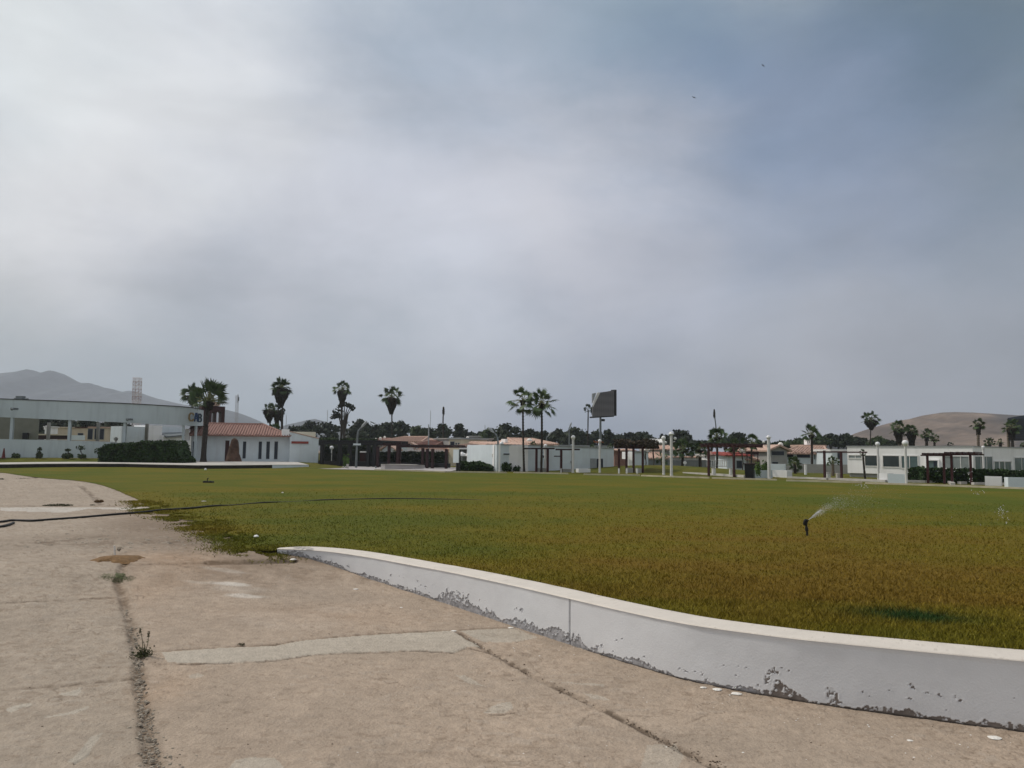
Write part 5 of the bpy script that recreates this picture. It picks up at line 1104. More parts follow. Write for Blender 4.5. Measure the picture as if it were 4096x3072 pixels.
# long dark pergola middle left
pergola('pergola', 'long dark maroon pergola with slatted roof behind the pale bench wall', Face(1500, 76, 1815, 74), [(1594, 1778, 1856), (1692, 1792, 1856), (1710, 1795, 1856), (1731, 1795, 1856), (1512, 1785, 1856), (1557, 1780, 1856), (1786, 1796, 1856)], [(1525, 1588, 1777, 1783), (1600, 1815, 1784, 1790)], 'maroon_dark', .12, 4, .6)
f = Face(1580, 75.5, 1606, 75.5); m = MB(); rt = thing('brick_pier', 'thick dark maroon pier in the middle of the long dark pergola', 'pier', (*at(1594, 75), 0)); f.rect(m, 1585, 1766, 1604, 1857, -.4, .1, zb=0); m.build('shaft', MATS['maroon_dark'], rt)
pergola('pergola', 'big black roofed pergola between the annex and the hanging sign lamp', Face(1290, 80, 1530, 78), [(1361, 1770, 1856), (1290, 1765, 1856), (1400, 1770, 1856), (1475, 1775, 1856), (1500, 1775, 1856)], [(1278, 1530, 1766, 1778)], 'black_metal', .16, 6, .35)
# T shaped timber pair
pergola('timber_frame', 'two post maroon timber frame left, with the right palm between its posts', Face(2115, 66.2, 2220, 67), [(2146, 1797, 1872), (2191, 1797, 1888)], [(2121, 2217, 1791, 1797)], 'maroon_dark', .085, 1.6, 0, 'timber frames before the white hut', pmm='maroon')
pergola('timber_frame', 'single post maroon timber frame with a short lower arm, right of the palm pair', Face(2215, 66.5, 2325, 67.2), [(2245, 1799, 1874)], [(2222, 2318, 1795, 1801), (2216, 2243, 1823, 1827)], 'maroon_dark', .085, 1.6, 0, 'timber frames before the white hut', back=False, pmm='maroon')
pergola('pergola', 'maroon pergola with thatched brown top on the grass mound left of the lamps', Face(2455, 68, 2590, 66.5), [(2476, 1795, 1893), (2506, 1788, 1893), (2534, 1788, 1893), (2571, 1790, 1891)], [(2458, 2584, 1786, 1794)], 'maroon', .08, 3.5, .35)
m = MB(); rng = np.random.default_rng(5); fp = Face(2455, 68, 2590, 66.5); n = 2600; u = rng.uniform(fp.hit(2458, 1785)[0], fp.hit(2584, 1785)[0], n); zz = fp.hit(2520, 1788)[1]+rng.uniform(0, .55, n)*(.5+fbm(u*1.5, u*0, 4)); nn = rng.uniform(-3.6, .4, n); m.cards(np.c_[fp.a[0]+fp.d[0]*u+fp.n[0]*nn, fp.a[1]+fp.d[1]*u+fp.n[1]*nn, zz], .12, rng, .2); mat('dry_vine', (.06, .045, .03), .9, .4, 4); tag(m.build('dry_vine', MATS['dry_vine']), 'brown dry climbing vine heaped over the maroon pergola on the mound', 'vine')
pergola('pergola', 'tall thin maroon pergola standing by the short white wall near the bushy palm', Face(2790, 62, 2950, 59), [(2834, 1782, 1896), (2935, 1784, 1900)], [(2806, 2948, 1780, 1788)], 'maroon', .075, 3.2, .4)
pergola('pergola', 'open maroon pergola left of the long white building with round stools', Face(3260, 57, 3400, 55), [(3297, 1802, 1911), (3364, 1806, 1912)], [(3270, 3388, 1805, 1810)], 'maroon', .07, 3.0, 0)
pergola('pergola', 'right hand four post pergola with flat maroon roof before the white building', Face(3680, 51, 3915, 49), [(3709, 1822, 1920), (3774, 1816, 1905), (3805, 1816, 1929), (3881, 1820, 1905)], [(3683, 3772, 1819, 1824), (3771, 3912, 1815, 1821)], 'maroon', .07, 3.2, .3)

# stools, planters, bins
def cyl(px, ytop, ybase, w_, label, mm='lamp_post', name='concrete_stool', cat='stool', group='round concrete stools', depth=None):
    b = gnd(px, ybase) if depth is None else np.array([*at(px, depth), gz(*at(px, depth))]); Y = b[1]; r = w_*Y/F/2; h = (ybase-ytop)*Y/F; root = thing(name, label, cat, b, group); m = MB(); m.lathe(b, [(r*.96, -.05), (r, .02), (r, h-.05), (r*.97, h-.01)], 16); m.build('drum', MATS[mm], root); m = MB(); m.lathe(b, [(r*1.06, h-.009), (r*1.08, h+.02), (r*1.04, h+.05)], 16); m.build('cap', MATS['concrete_light'], root)
cyl(2855, 1875, 1897, 16, 'pale round stool right of the left post of the tall thin pergola')
cyl(2923, 1876, 1898, 13, 'pale round stool beside the right post of the tall thin pergola')
cyl(3312, 1893, 1914, 20, 'pale round stool at the left post of the open pergola')
cyl(3352, 1896, 1912, 16, 'greyish round stool inside the open pergola', 'concrete_light')
cyl(3725, 1904, 1921, 19, 'left round stool under the four post pergola')
cyl(3764, 1907, 1921, 24, 'grey squat stool in the middle of the four post pergola', 'concrete_light')
cyl(3821, 1913, 1933, 20, 'right round stool under the four post pergola, nearest the kerb')
cyl(3054, 1855, 1896, 8, 'thin white round post standing in the long white planter', 'white_paint', 'bollard', 'bollard', None)
cyl(3223, 1859, 1899, 10, 'white round post between squat palm and tall palm', 'white_paint', 'bollard', 'bollard', None)
for x, yt, yb, lb in ((2146, 1873, 1888, 'left'), (2244, 1875, 1890, 'right')):
    cyl(x, yt, yb, 5, f'white stub footing under the {lb} timber frame post before the hut', 'white_paint', 'post_footing', 'footing', None)
def planter(x0, x1, ytop, ybase, Y0, Y1, label, mm='white_paint', h=None, thick=.7, group='white box planters', name='planter'):
    f = Face(x0, Y0, x1, Y1); a, _ = f.hit(x0, ytop); b, _ = f.hit(x1, ytop); z1 = f.hit((x0+x1)/2, ytop)[1]; g = min(gz(*f.pt(a)[:2]), gz(*f.pt(b)[:2])); root = thing(name, label, 'planter', (*f.pt((a+b)/2, -thick/2)[:2], g), group); m = MB()
    for q in ((a, b, -.08, 0), (a, b, -thick, -thick+.08), (a, a+.08, -thick+.08, -.08), (b-.08, b, -thick+.08, -.08)): m.obox(f.a, f.d, q[0], q[1], q[2], q[3], g-.1, z1)
    m.build('box', MATS[mm], root); m = MB(); m.obox(f.a, f.d, a+.08, b-.08, -thick+.08, -.08, g, z1-.08); m.build('soil', MATS['dirt'], root)
planter(3015, 3090, 1881, 1907, 57.5, 58, 'low wide pale planter right of the dark bin', 'fascia_paint')
planter(3090, 3147, 1881, 1905, 60, 59, 'bright low planter right of the twin headed lamp')
planter(3083, 3139, 1856, 1882, 64, 63.5, 'upper box planter behind the bright low planter', 'pale_wall')
planter(2377, 2362+38, 1876, 1889, 68, 67.5, 'small white box against the hut, left of the lamp with pink litter', group=None) if False else None
planter(2315, 2362, 1875, 1889, 66.5, 66.8, 'white box trough on the grass before the hut door')
planter(3516, 3550, 1893, 1915, 52.5, 52, 'small white planter at the foot of the left globe lamp')
planter(3551, 3621, 1897, 1925, 50, 49.5, 'long grey white planter left of the nearest globe lamp', 'pale_wall')
planter(3939, 4005, 1906, 1925, 48, 47.5, 'white planter holding the slim lamp')
planter(4032, 4170, 1911, 1937, 46, 45.5, 'large pale planter at the right edge of the view', 'pale_wall')
planter(2148, 2185, 1873, 1888, 67.2, 67.2, 'grey concrete bench block under the left timber frame', 'grey_wall', group=None, name='bench_block')
planter(2247, 2286, 1876, 1889, 67.4, 67.4, 'grey concrete bench block under the right timber frame', 'grey_wall', group=None, name='bench_block')
planter(2511, 2532, 1872, 1892, 66.5, 66.5, 'dark grey bench block under the thatched pergola, left', 'grey_wall', group=None, name='bench_block')
planter(2547, 2566, 1874, 1893, 66.3, 66.3, 'dark grey bench block under the thatched pergola, right', 'grey_wall', group=None, name='bench_block')
for x, lb in ((2476, 'left'), (2507, 'second'), (2549, 'third')):
    cyl(x, 1875, 1894, 7, f'{lb} white stub post at the thatched pergola from the left', 'white_paint', 'bollard', 'bollard', None)
# dark bin
bn = thing('dark_bin', 'large black square bin with open top below the open crowned palm', 'bin', (*at(2997, 56.3), 0)); fb = Face(2975, 56.5, 3019, 56.2)
a, z1 = fb.hit(2977, 1857); b, _ = fb.hit(3017, 1857); a2, _ = fb.hit(2981, 1908); b2, _ = fb.hit(3015, 1908)
m = MB(); v = [fb.pt(a2, 0, -.05), fb.pt(b2, 0, -.05), fb.pt(b2, -.7, -.05), fb.pt(a2, -.7, -.05), fb.pt(a, .05, z1), fb.pt(b, .05, z1), fb.pt(b, -.75, z1), fb.pt(a, -.75, z1)]; m.add(v, [(3, 2, 1, 0), (4, 5, 6, 7), (0, 1, 5, 4), (1, 2, 6, 5), (2, 3, 7, 6), (3, 0, 4, 7)]); m.build('body', MATS['black_metal'], bn)
m = MB(); m.obox(fb.a, fb.d, a-.05, b+.05, -.8, .1, z1+.002, z1+.07); m.build('rim', MATS['maroon_dark'], bn)
# small billboard-like dark board behind the bin
sg = thing('dark_board', 'dark horizontal board crossing the palm trunk above the black bin', 'board', (*at(3010, 74), 0)); f = Face(2983, 74, 3036, 74); m = MB(); f.rect(m, 2984, 1805, 3035, 1818, 0, .1); m.build('panel', MATS['maroon_dark'], sg); m = MB(); f.rect(m, 3030, 1818, 3033, 1880, 0, .08, zb=0); f.rect(m, 2987, 1818, 2990, 1880, 0, .08, zb=0); m.build('post', MATS['maroon_dark'], sg)
# round sign on the mound
rs_ = thing('round_sign', 'small round pale sign on a short post on the grass mound', 'sign', gnd(2741, 1868)); Yq = 76; c = W(2740, 1851, Yq); m = MB(); k = 20; r = .17*Yq/76*1.05
rr = 6.8*Yq/F; m.add([c+np.array([rr*math.cos(2*math.pi*i/k), 0, rr*math.sin(2*math.pi*i/k)]) for i in range(k)]+[c+np.array([rr*math.cos(2*math.pi*i/k), .05, rr*math.sin(2*math.pi*i/k)]) for i in range(k)], [tuple(range(k)), tuple(range(k, 2*k))[::-1]]+[(i, i+k, (i+1) % k+k, (i+1) % k) for i in range(k)]); m.build('disc', MATS['white_paint'], rs_)
m = MB(); m.tube([(c[0], Yq+.08, 0), (c[0], Yq+.08, c[2])], .04, 6); m.build('post', MATS['galv'], rs_)
# pale curved bench wall
bw = thing('bench_wall', 'long pale curved seat wall on the grey paving before the dark pergola', 'bench', (*at(1610, 67), 0))
strip_wall(bw, 'seat_block', MATS['paving_grey'], [(1524, 68, 1857.5, 1876), (1540, 67.4, 1857.5, 1877), (1600, 67.0, 1858, 1877), (1660, 66.8, 1860, 1876), (1690, 67.4, 1861, 1875), (1699, 68.2, 1862, 1874)], .9)
strip_wall(bw, 'seat_top', MATS['concrete_light'], [(1524, 67.9, 1856.6, 1858.2), (1540, 67.3, 1856.6, 1858.2), (1600, 66.9, 1857.1, 1858.8), (1660, 66.7, 1859, 1860.8), (1690, 67.3, 1860, 1861.7), (1699, 68.1, 1861, 1862.7)], 1.0)
for x, y in ((1503, 1871), (1542, 1871), (1611, 1876)):
    p = gnd(x, y+4); m = MB(); m.lathe(p, [(.06, -.02), (.06, .2), (.03, .24)], 8); tag(m.build('paving_stub', MATS['steel']), {1503: 'small dark stub left of the curved seat wall', 1542: 'small dark stub by the left end of the curved seat wall', 1611: 'small dark stub in front of the middle of the curved seat wall'}[x], 'bollard')
for x, lb in ((1390, 'pale square post in the paving under the yellow green bush'),):
    p = gnd(x, 1875); m = MB(); m.box(p[0]-.09, p[0]+.09, p[1]-.1, p[1]+.1, -.05, .4); tag(m.build('short_post', MATS['concrete_light']), lb, 'post')
# black low wall and fence behind the paving
bl = thing('dark_wall', 'low black wall running behind the pale paving below the dark fence', 'wall', (*at(1500, 78), 0)); strip_wall(bl, 'wall', MATS['black_metal'], [(1272, 82, 1844, 1868), (1400, 80, 1845, 1866), (1600, 77, 1850, 1866), (1795, 74, 1854, 1871)], .3)
mat('black_fence', (.014, .015, .017), .6)
def pickets(name, label, f, x0, x1, yt, yb, mm, step, thick=.03, rails=(.1, .9), w_=.04, yt2=None):
    root = thing(name, label, 'fence', (*f.pt(f.hit((x0+x1)/2, 1800)[0])[:2], 0)); a, z1 = f.hit(x0, yt); b, z1b = f.hit(x1, yt2 or yt); _, z0 = f.hit((x0+x1)/2, yb); m = MB(); n = int((b-a)/step)
    for i in range(n+1): u = a+i*step; z = z1+(z1b-z1)*i/max(n, 1); m.obox(f.a, f.d, u-w_/2, u+w_/2, 0, thick, z0, z)
    m.build('pickets', MATS[mm], root); m = MB()
    for r in rails: zz = z0+(min(z1, z1b)-z0)*r; m.obox(f.a, f.d, a, b, -.04, -.002, zz-.03, zz+.03)
    m.build('rails', MATS[mm], root); return root
pickets('picket_fence', 'white picket fence top behind the dark hedge under the long pergola', Face(1615, 82, 1780, 80), 1618, 1778, 1797, 1852, 'frame_white', .22, w_=.07)
pickets('metal_fence', 'black metal fence behind the small globe lamp by the annex', Face(1270, 86, 1560, 83), 1275, 1560, 1812, 1850, 'black_fence', .16)
for x0, x1, yt, yb, Y, lb, sd in ((1500, 1600, 1812, 1858, 79, 'dark hedge left of the thick maroon pier', 31), (1604, 1775, 1812, 1858, 78.5, 'dark hedge below the white pickets', 32), (1285, 1500, 1788, 1850, 93, 'tall dark hedge behind the black pergola', 33), (1276, 1500, 1757, 1780, 100, 'green flat topped canopy of foliage above the black pergola', 34)):
    hedge_box('hedge', lb, [at(x0, Y), at((x0+x1)/2, Y), at(x1, Y)], W((x0+x1)/2, yt, Y)[2], -.1 if yb > 1790 else W(x0, yb, Y)[2], 1.5, 'leaf_dark' if sd < 34 else 'leaf_mid', .16, sd)
rdp = thing('red_kiosk', 'small dark red kiosk with white scalloped top under the black pergola', 'kiosk', (*at(1455, 84), 0)); f = Face(1438, 84, 1472, 84); m = MB(); f.rect(m, 1440, 1812, 1469, 1846, -1, 0, zb=0); m.build('body', MATS['maroon'], rdp); m = MB()
for i in range(6): a, z = f.hit(1443+i*5, 1808); m.sphere(f.pt(a, .1, z), .09, 8)
m.build('scalloped_trim', MATS['cloth_white'], rdp)
pickets('metal_fence', 'long grey green fence behind the mound under the pink roofs', Face(2590, 90, 2870, 88), 2596, 2860, 1841, 1868, 'steel', .14, w_=.11)
pickets('picket_fence', 'white barred gate left of the palm in the red roof house yard', Face(2835, 84, 2930, 84), 2846, 2912, 1840, 1868, 'frame_white', .2, w_=.08)
# white edging pieces right
mat('edging', (.50, .48, .45), .8, .15, 2.)
for pts_, lb, h in (([(2735, 1896), (2790, 1898.5), (2880, 1903), (2981, 1909)], 'straight white edging from the mound to the dark bin', .16), ([(3149, 1911.5), (3230, 1914), (3310, 1917.5)], 'broken white edging below the squat palm', .10), ([(3318, 1918), (3450, 1923), (3545, 1927)], 'white edging in front of the open pergola and white building', .12), ([(3614, 1927), (3700, 1929), (3797, 1930), (3812, 1938)], 'white edging bending at the four post pergola', .12), ([(3890, 1937), (3960, 1937), (4040, 1939)], 'white edging below the planter with the slim lamp', .12), ([(3836, 1935), (3862, 1935)], 'short loose white edging block right of the round stool', .14), ([(3582, 1930), (3602, 1930)], 'short loose white edging block left of the nearest globe lamp', .12), ([(4062, 1941), (4082, 1941)], 'small white edging block before the large right planter', .12)):
    kerbpiece(pts_, 'garden_edging', .25, h, 'edging', label=lb, cat='edging', group='white garden edging')
"""strip of soil behind the kerb is part of the ground"""
# ------------------------------------------------------------------ long white building right
lb_ = thing('long_white_building', 'long single storey white building with wide windows at the right', 'building', (*at(3640, 62), 0))
f = Face(3388, 64.5, 3890, 58.0); a0, z1 = f.hit(3388, 1785.5); a1, z2 = f.hit(3890, 1786.5); fs_ = Face(3890, 58.0, 4260, 66); c1 = fs_.hit(4255, 1800)[0]; z3 = fs_.hit(4096, 1791)[1]
back = f.pt(a0, -14)[:2]; backr = fs_.pt(c1, -8)[:2]
m = MB(); m.prism([f.pt(a0)[:2], f.pt(a1)[:2], fs_.pt(c1)[:2], backr, back], .28, [z1, z2, z3+.02, z3, z1]); m.build('wall', MATS['house_white'], lb_)
m = MB(); m.prism([f.pt(a0+.1, -.15)[:2], f.pt(a1, -.15)[:2], fs_.pt(c1, -.15)[:2], backr, back], -.2, .29); m.build('plinth', MATS['grey_wall'], lb_)
m = MB(); P = [f.pt(a0-.06, .06)[:2], f.pt(a1+.02, .06)[:2], f.pt(a1-.1, -.25)[:2], f.pt(a0, -.25)[:2]]; m.prism(P, [z1-.02, z2-.02, z2-.02, z1-.02], [z1+.05, z2+.05, z2+.05, z1+.05]); P = [fs_.pt(.0, .06)[:2], fs_.pt(c1, .06)[:2], fs_.pt(c1, -.25)[:2], fs_.pt(.3, -.25)[:2]]; m.prism(P, z2-.02, [z2+.045, z3+.05, z3+.05, z2+.045]); m.build('parapet_cap', MATS['galv'], lb_)
for x0, y0, x1, y1, g_, nb_ in ((3396, 1822, 3447, 1832, 'blind', 1), (3461, 1823, 3511, 1863, 'glass', 0), (3533, 1824, 3597, 1867, 'glass', 0)):
    if x1-x0 > 5: f.window(lb_, x0, y0, x1, y1, glass=g_, bars=nb_)
for x0, y0, x1, y1, g_, nb_ in ((3607, 1825, 3671, 1872, 'teal_glass', 1), (3778, 1826, 3876, 1873, 'blind', 2)):
    if x0 > 3555: f.window(lb_, x0, y0, x1, y1, glass=g_, bars=nb_)
m = MB(); f.rect(m, 3700, 1838, 3756, 1842, -.02, .12); f.rect(m, 3700, 1842, 3706, 1900, -.02, .12, zb=.3); f.rect(m, 3750, 1842, 3756, 1900, -.02, .12, zb=.3); m.build('door_surround', MATS['house_white'], lb_)
m = MB(); f.rect(m, 3707, 1843, 3749, 1898, -.02, .02, zb=.3); m.build('door', MATS['teal_glass'], lb_); m = MB(); f.rect(m, 3734, 1845, 3746, 1898, .02, .05, zb=.3); m.build('door_leaf', MATS['dark_navy'], lb_)
for x0, y0, x1, y1 in ((3899, 1827, 3968, 1877), (4057, 1832, 4140, 1882), (4150, 1833, 4220, 1884)): fs_.window(lb_, x0, y0, x1, y1, glass='teal_glass', bars=2)
m = MB(); fs_.rect(m, 3977, 1847, 4047, 1884, -.02, .02, zb=.3); d_ = m.build('glass_door', MATS['teal_glass'], lb_)
m = MB()
for x in (3977, 3998, 4019, 4046): fs_.rect(m, x-1.2, 1845, x+1.2, 1884, .02, .07, zb=.3)
fs_.rect(m, 3976, 1844, 4048, 1847, .02, .07); m.build('frame', MATS['frame_white'], d_)

# ------------------------------------------------------------------ houses behind
def tank(parent, f, x, ytop, w_, mm='tank', nn=-1.5):
    a, zt = f.hit(x, ytop, nn); r = w_*(CAM@CAM*0+np.linalg.norm(f.pt(a)[:2]))/F/2; m = MB(); p = f.pt(a, nn, zt); m.lathe(p, [(r*.95, -2.1*r), (r, -1.2*r), (r*.95, -.55*r), (r*.5, -.15*r), (r*.25, 0)], 14); m.build('water_tank', MATS[mm], parent)
def house(label, px0, px1, Y0, Y1, yeave, yridge, wall='grey_wall', roof='tile_pale', kind='hip', wins=(), tanks=(), depth=8, over=.4, name='house', low=0., chim=()):
    f = Face(px0, Y0, px1, Y1); root = thing(name, label, 'house', (*f.pt(f.L/2)[:2], 0)); a0 = 0; a1 = f.L; ze = f.hit((px0+px1)/2, yeave)[1]; zr = f.hit((px0+px1)/2, yridge, -depth/2)[1]
    m = MB(); m.obox(f.a, f.d, a0, a1, -depth, 0, low-.1, ze); m.build('wall', MATS[wall], root)
    m = MB()
    if kind == 'flat': m.obox(f.a, f.d, a0-.15, a1+.15, -depth-.1, .15, ze+.002, max(zr, ze+.15)); m.build('roof', MATS[roof], root)
    elif kind == 'hip': hip_roof(root, 'roof', f, a0-over, a1+over, -depth-over, over, ze, max(zr, ze+.4), min(3, f.L*.25), roof)
    elif kind == 'shed':
        P = [f.pt(a0-over, over), f.pt(a1+over, over), f.pt(a1+over, -depth), f.pt(a0-over, -depth)]; m.prism([p[:2] for p in P], [ze, ze, zr-.15, zr-.15], [ze+.12, ze+.12, zr, zr]); n_ = int((a1-a0)/.35)
        for i in range(n_): u = a0-over+(i+.5)*(a1-a0+2*over)/n_; m.tube([f.pt(u, over+.04, ze+.12), f.pt(u, -depth, zr)], .09, 5)
        m.build('roof', MATS[roof], root)
    elif kind == 'gable':
        mid = (a0+a1)/2; v = []; 
        for n in (over, -depth): v += [f.pt(a0-over, n, ze-.1), f.pt(mid, n, zr), f.pt(a1+over, n, ze-.1), f.pt(a0-over, n, ze+.08), f.pt(mid, n, zr+.2), f.pt(a1+over, n, ze+.08)]
        m.add(v, [(0, 1, 4, 3), (1, 2, 5, 4), (7, 6, 9, 10), (8, 7, 10, 11), (3, 4, 10, 9), (4, 5, 11, 10), (1, 0, 6, 7), (2, 1, 7, 8), (0, 3, 9, 6), (5, 2, 8, 11)]); m.build('roof', MATS[roof], root)
        m = MB(); v = [f.pt(a0, 0, ze), f.pt(a1, 0, ze), f.pt(mid, 0, zr-.03), f.pt(a0, -.2, ze), f.pt(a1, -.2, ze), f.pt(mid, -.2, zr-.03)]; m.add(v, [(0, 1, 2), (5, 4, 3)]); m.build('gable', MATS[wall], root)
    for wn in wins: f.window(root, wn[0], wn[1], wn[2], wn[3], glass=wn[4] if len(wn) > 4 else 'dark_navy', frame='galv', bars=0, fw=.04)
    for t in tanks: tank(root, f, *t)
    for x0, y0, x1, y1 in chim: m = MB(); f.rect(m, x0, y0, x1, y1, -depth*.5-1, -depth*.5); m.build('chimney', MATS['house_white'], root)
    return root
house('pink roofed low house left of the lone tall palm trunk', 1528, 1680, 100, 98, 1767, 1749, 'pale_wall', 'tile_pale', 'hip', ((1543, 1770, 1550, 1778), (1615, 1770, 1668, 1776)), ((1539, 1744, 9), (1522, 1748, 10)), 8)
house('brown roofed low house right of the lone tall palm', 1670, 1738, 96, 95, 1780, 1764, 'grey_wall', 'tile', 'hip', ((1690, 1784, 1720, 1790),), (), 6)
house('small orange roofed hut behind the black pergola', 1470, 1515, 104, 103, 1772, 1756, 'grey_wall', 'tile', 'hip', (), ((1504, 1752, 9),), 5)
house('pale gabled cottage seen under the long dark pergola, left', 1528, 1572, 88, 88, 1800, 1782, 'pale_wall', 'tile_pale', 'gable', ((1545, 1806, 1552, 1814),), (), 5)
house('small white gabled dormer above the long dark pergola', 1629, 1652, 92, 92, 1784, 1775, 'house_white', 'tile_pale', 'gable', (), (), 3)
house('pale long roofed house behind the white picket fence', 1655, 1775, 92, 90, 1806, 1786, 'pale_wall', 'tile_pale', 'hip', (), (), 6)
house('cream two storey house front beside the grey modern house', 1796, 1843, 90, 89, 1757, 1755, 'cream', 'galv', 'flat', ((1802, 1767, 1818, 1782), (1823, 1772, 1828, 1778), (1833, 1772, 1838, 1778)), (), 5)
house('grey flat modern house behind the restaurant awning', 1843, 1968, 92, 94, 1757, 1755, 'grey_wall', 'grey_wall', 'flat', ((1892, 1766, 1908, 1776), (1922, 1768, 1934, 1771)), ((1871, 1745, 13),), 8)
house('small upper room on the grey modern house', 1878, 1915, 98, 98, 1748, 1747, 'grey_wall', 'grey_wall', 'flat', (), (), 4, name='roof_room')
house('pink tiled low roof above the restaurant awning', 1845, 1945, 84, 83, 1786, 1771, 'pale_wall', 'tile_pale', 'shed', (), (), 5)
house('pink tiled low roof behind the left end of the white hut', 1950, 2105, 80, 82, 1783, 1769, 'pale_wall', 'tile_pale', 'shed', (), ((2006, 1766, 8),), 4, chim=((2021, 1756, 2031, 1770),))
house('brown roof with white tank right above the left palm of the pair', 2068, 2215, 86, 88, 1776, 1757, 'beige_wall', 'tile_pale', 'hip', (), ((2118, 1753, 24),), 8)
house('low white house behind the tall globe lamp', 2235, 2450, 92, 94, 1786, 1784, 'pale_wall', 'galv', 'flat', (), (), 5)
house('brick garden house with white panels behind the thatched pergola', 2458, 2528, 80, 80, 1805, 1797, 'tile', 'tile_pale', 'shed', ((2489, 1808, 2502, 1835, 'cloth'),) if False else (), (), 4)
for x0, x1, y0, y1, lb in ((2488, 2502, 1807, 1836, 'bright white wall panel behind the thatched pergola, left'), (2509, 2530, 1807, 1866, 'bright white wall panel behind the thatched pergola, right')):
    ff_ = Face(x0, 78, x1, 77.5); m = MB(); ff_.rect(m, x0, y0, x1, y1, -.1, 0, zb=0 if y1 > 1850 else None); tag(m.build('boundary_wall', MATS['house_white']), lb, 'wall')
house('blue grey block behind the thatched pergola', 2530, 2593, 79, 79.5, 1809, 1807, 'pale_wall', 'galv', 'flat', (), (), 5)
house('pink roofed house left of the two lamps', 2590, 2655, 92, 92, 1833, 1812, 'grey_wall', 'tile_pale', 'hip', (), (), 5)
house('pale hipped roof house behind the two lamps', 2600, 2700, 100, 100, 1797, 1785, 'grey_wall', 'tile_pale', 'hip', (), (), 6, chim=())
house('grey kiosk with small white hip roof above the shorter lamp', 2613, 2652, 112, 112, 1770, 1761, 'grey_wall', 'frame_white', 'hip', (), (), 4)
house('grey house with pink verandah roof behind the wide palm', 2690, 2830, 94, 94, 1832, 1827, 'pale_wall', 'tile_pale', 'shed', (), (), 2)
house('grey two storey wall behind the wide palm', 2690, 2770, 98, 98, 1808, 1806, 'pale_wall', 'galv', 'flat', (), (), 5)
house('orange roofed white house behind the bushy palm', 2836, 2915, 90, 90, 1823, 1808, 'house_white', 'tile', 'shed', (), (), 5)
house('dark red roofed grey house left of the dark board', 2908, 2996, 84, 84, 1825, 1810, 'pale_wall', 'tile_dark', 'shed', ((2946, 1843, 2968, 1872),), (), 5)
house('pink roofed house with dormer roof left of the twin headed lamp', 2992, 3075, 92, 92, 1800, 1783, 'beige_wall', 'tile_pale', 'hip', (), ((3056, 1768, 19, 'black_metal'),), 6)
house('lower pink roof beneath the dormer roof, behind the bin', 2994, 3072, 84, 84, 1842, 1820, 'beige_wall', 'tile_pale', 'shed', (), (), 3)
house('grey gabled house with dark upper windows right of the twin headed lamp', 3083, 3148, 80, 80, 1803, 1787, 'grey_wall', 'tile_pale', 'gable', ((3086, 1805, 3136, 1821), (3088, 1848, 3112, 1856)), ((3122, 1769, 20),), 7)
house('long pink roofed house with white walls behind the tall palm', 3140, 3300, 84, 82, 1813, 1788, 'pale_wall', 'tile_pale', 'hip', ((3144, 1812, 3173, 1828), (3188, 1815, 3240, 1830), (3257, 1816, 3275, 1836, 'teal_glass')), (), 8)
house('pale stepped parapet terrace with white chimney behind the tall palm', 3216, 3300, 92, 92, 1787, 1780, 'tile_pale', 'tile_pale', 'flat', (), (), 4, chim=((3228, 1758, 3242, 1786),))
house('small white walled house between open pergola and white building', 3330, 3392, 78, 78, 1806, 1798, 'pale_wall', 'frame_white', 'flat', ((3350, 1812, 3362, 1836),), (), 5)
for nm, lb, x0, x1, Y0, Y1, yt in (('garden_wall', 'grey garden wall behind the squat palm and the white round post', 3148, 3400, 76, 74, 1857), ('garden_wall', 'grey green garden wall behind the mound fence', 2600, 2850, 92, 91, 1838)):
    f = Face(x0, Y0, x1, Y1); rt = thing(nm, lb, 'wall', (*f.pt(f.L/2)[:2], 0)); m = MB(); f.rect(m, x0, yt, x1, 1880, -.2, 0, zb=-.1); m.build('wall', MATS['grey_wall'], rt)
# things seen through the pavilion
house('beige flat house seen through the left pavilion opening', 218, 300, 108, 108, 1712, 1711, 'beige_wall', 'beige_wall', 'flat', (), (), 5)
house('beige house with dark window in the middle pavilion opening', 300, 352, 106, 106, 1712, 1709, 'beige_wall', 'maroon', 'flat', ((312, 1733, 333, 1742),), (), 5)
house('house with dark openings and beige pillars seen through the pavilion', 352, 432, 104, 104, 1712, 1709, 'beige_wall', 'tile_pale', 'flat', ((344+8, 1716, 371, 1757, 'dark_navy'), (379, 1716, 416, 1757, 'dark_navy')), (), 5)
house('small white domed kiosk beside the pavilion pillar', 174, 190, 100, 100, 1709, 1706, 'house_white', 'frame_white', 'flat', (), ((185, 1703, 13, 'cloth_white'),), 2)
for x0, x1, yt, yb, Y, mm, lb in ((153, 275, 1736, 1741, 98, 'cream', 'cream coping wall seen through the pavilion'), (153, 275, 1741, 1757, 98.4, 'maroon_dark', 'dark red wall below the cream coping seen through the pavilion'), (284, 335, 1741, 1760, 96, 'pale_wall', 'pale grey wall in the middle pavilion opening')):
    f = Face(x0, Y, x1, Y); m = MB(); f.rect(m, x0, yt, x1, yb, -.3, 0); tag(m.build('garden_wall', MATS[mm]), lb, 'wall')
mat('blossom', (.75, .72, .70), .8, .1, 3)
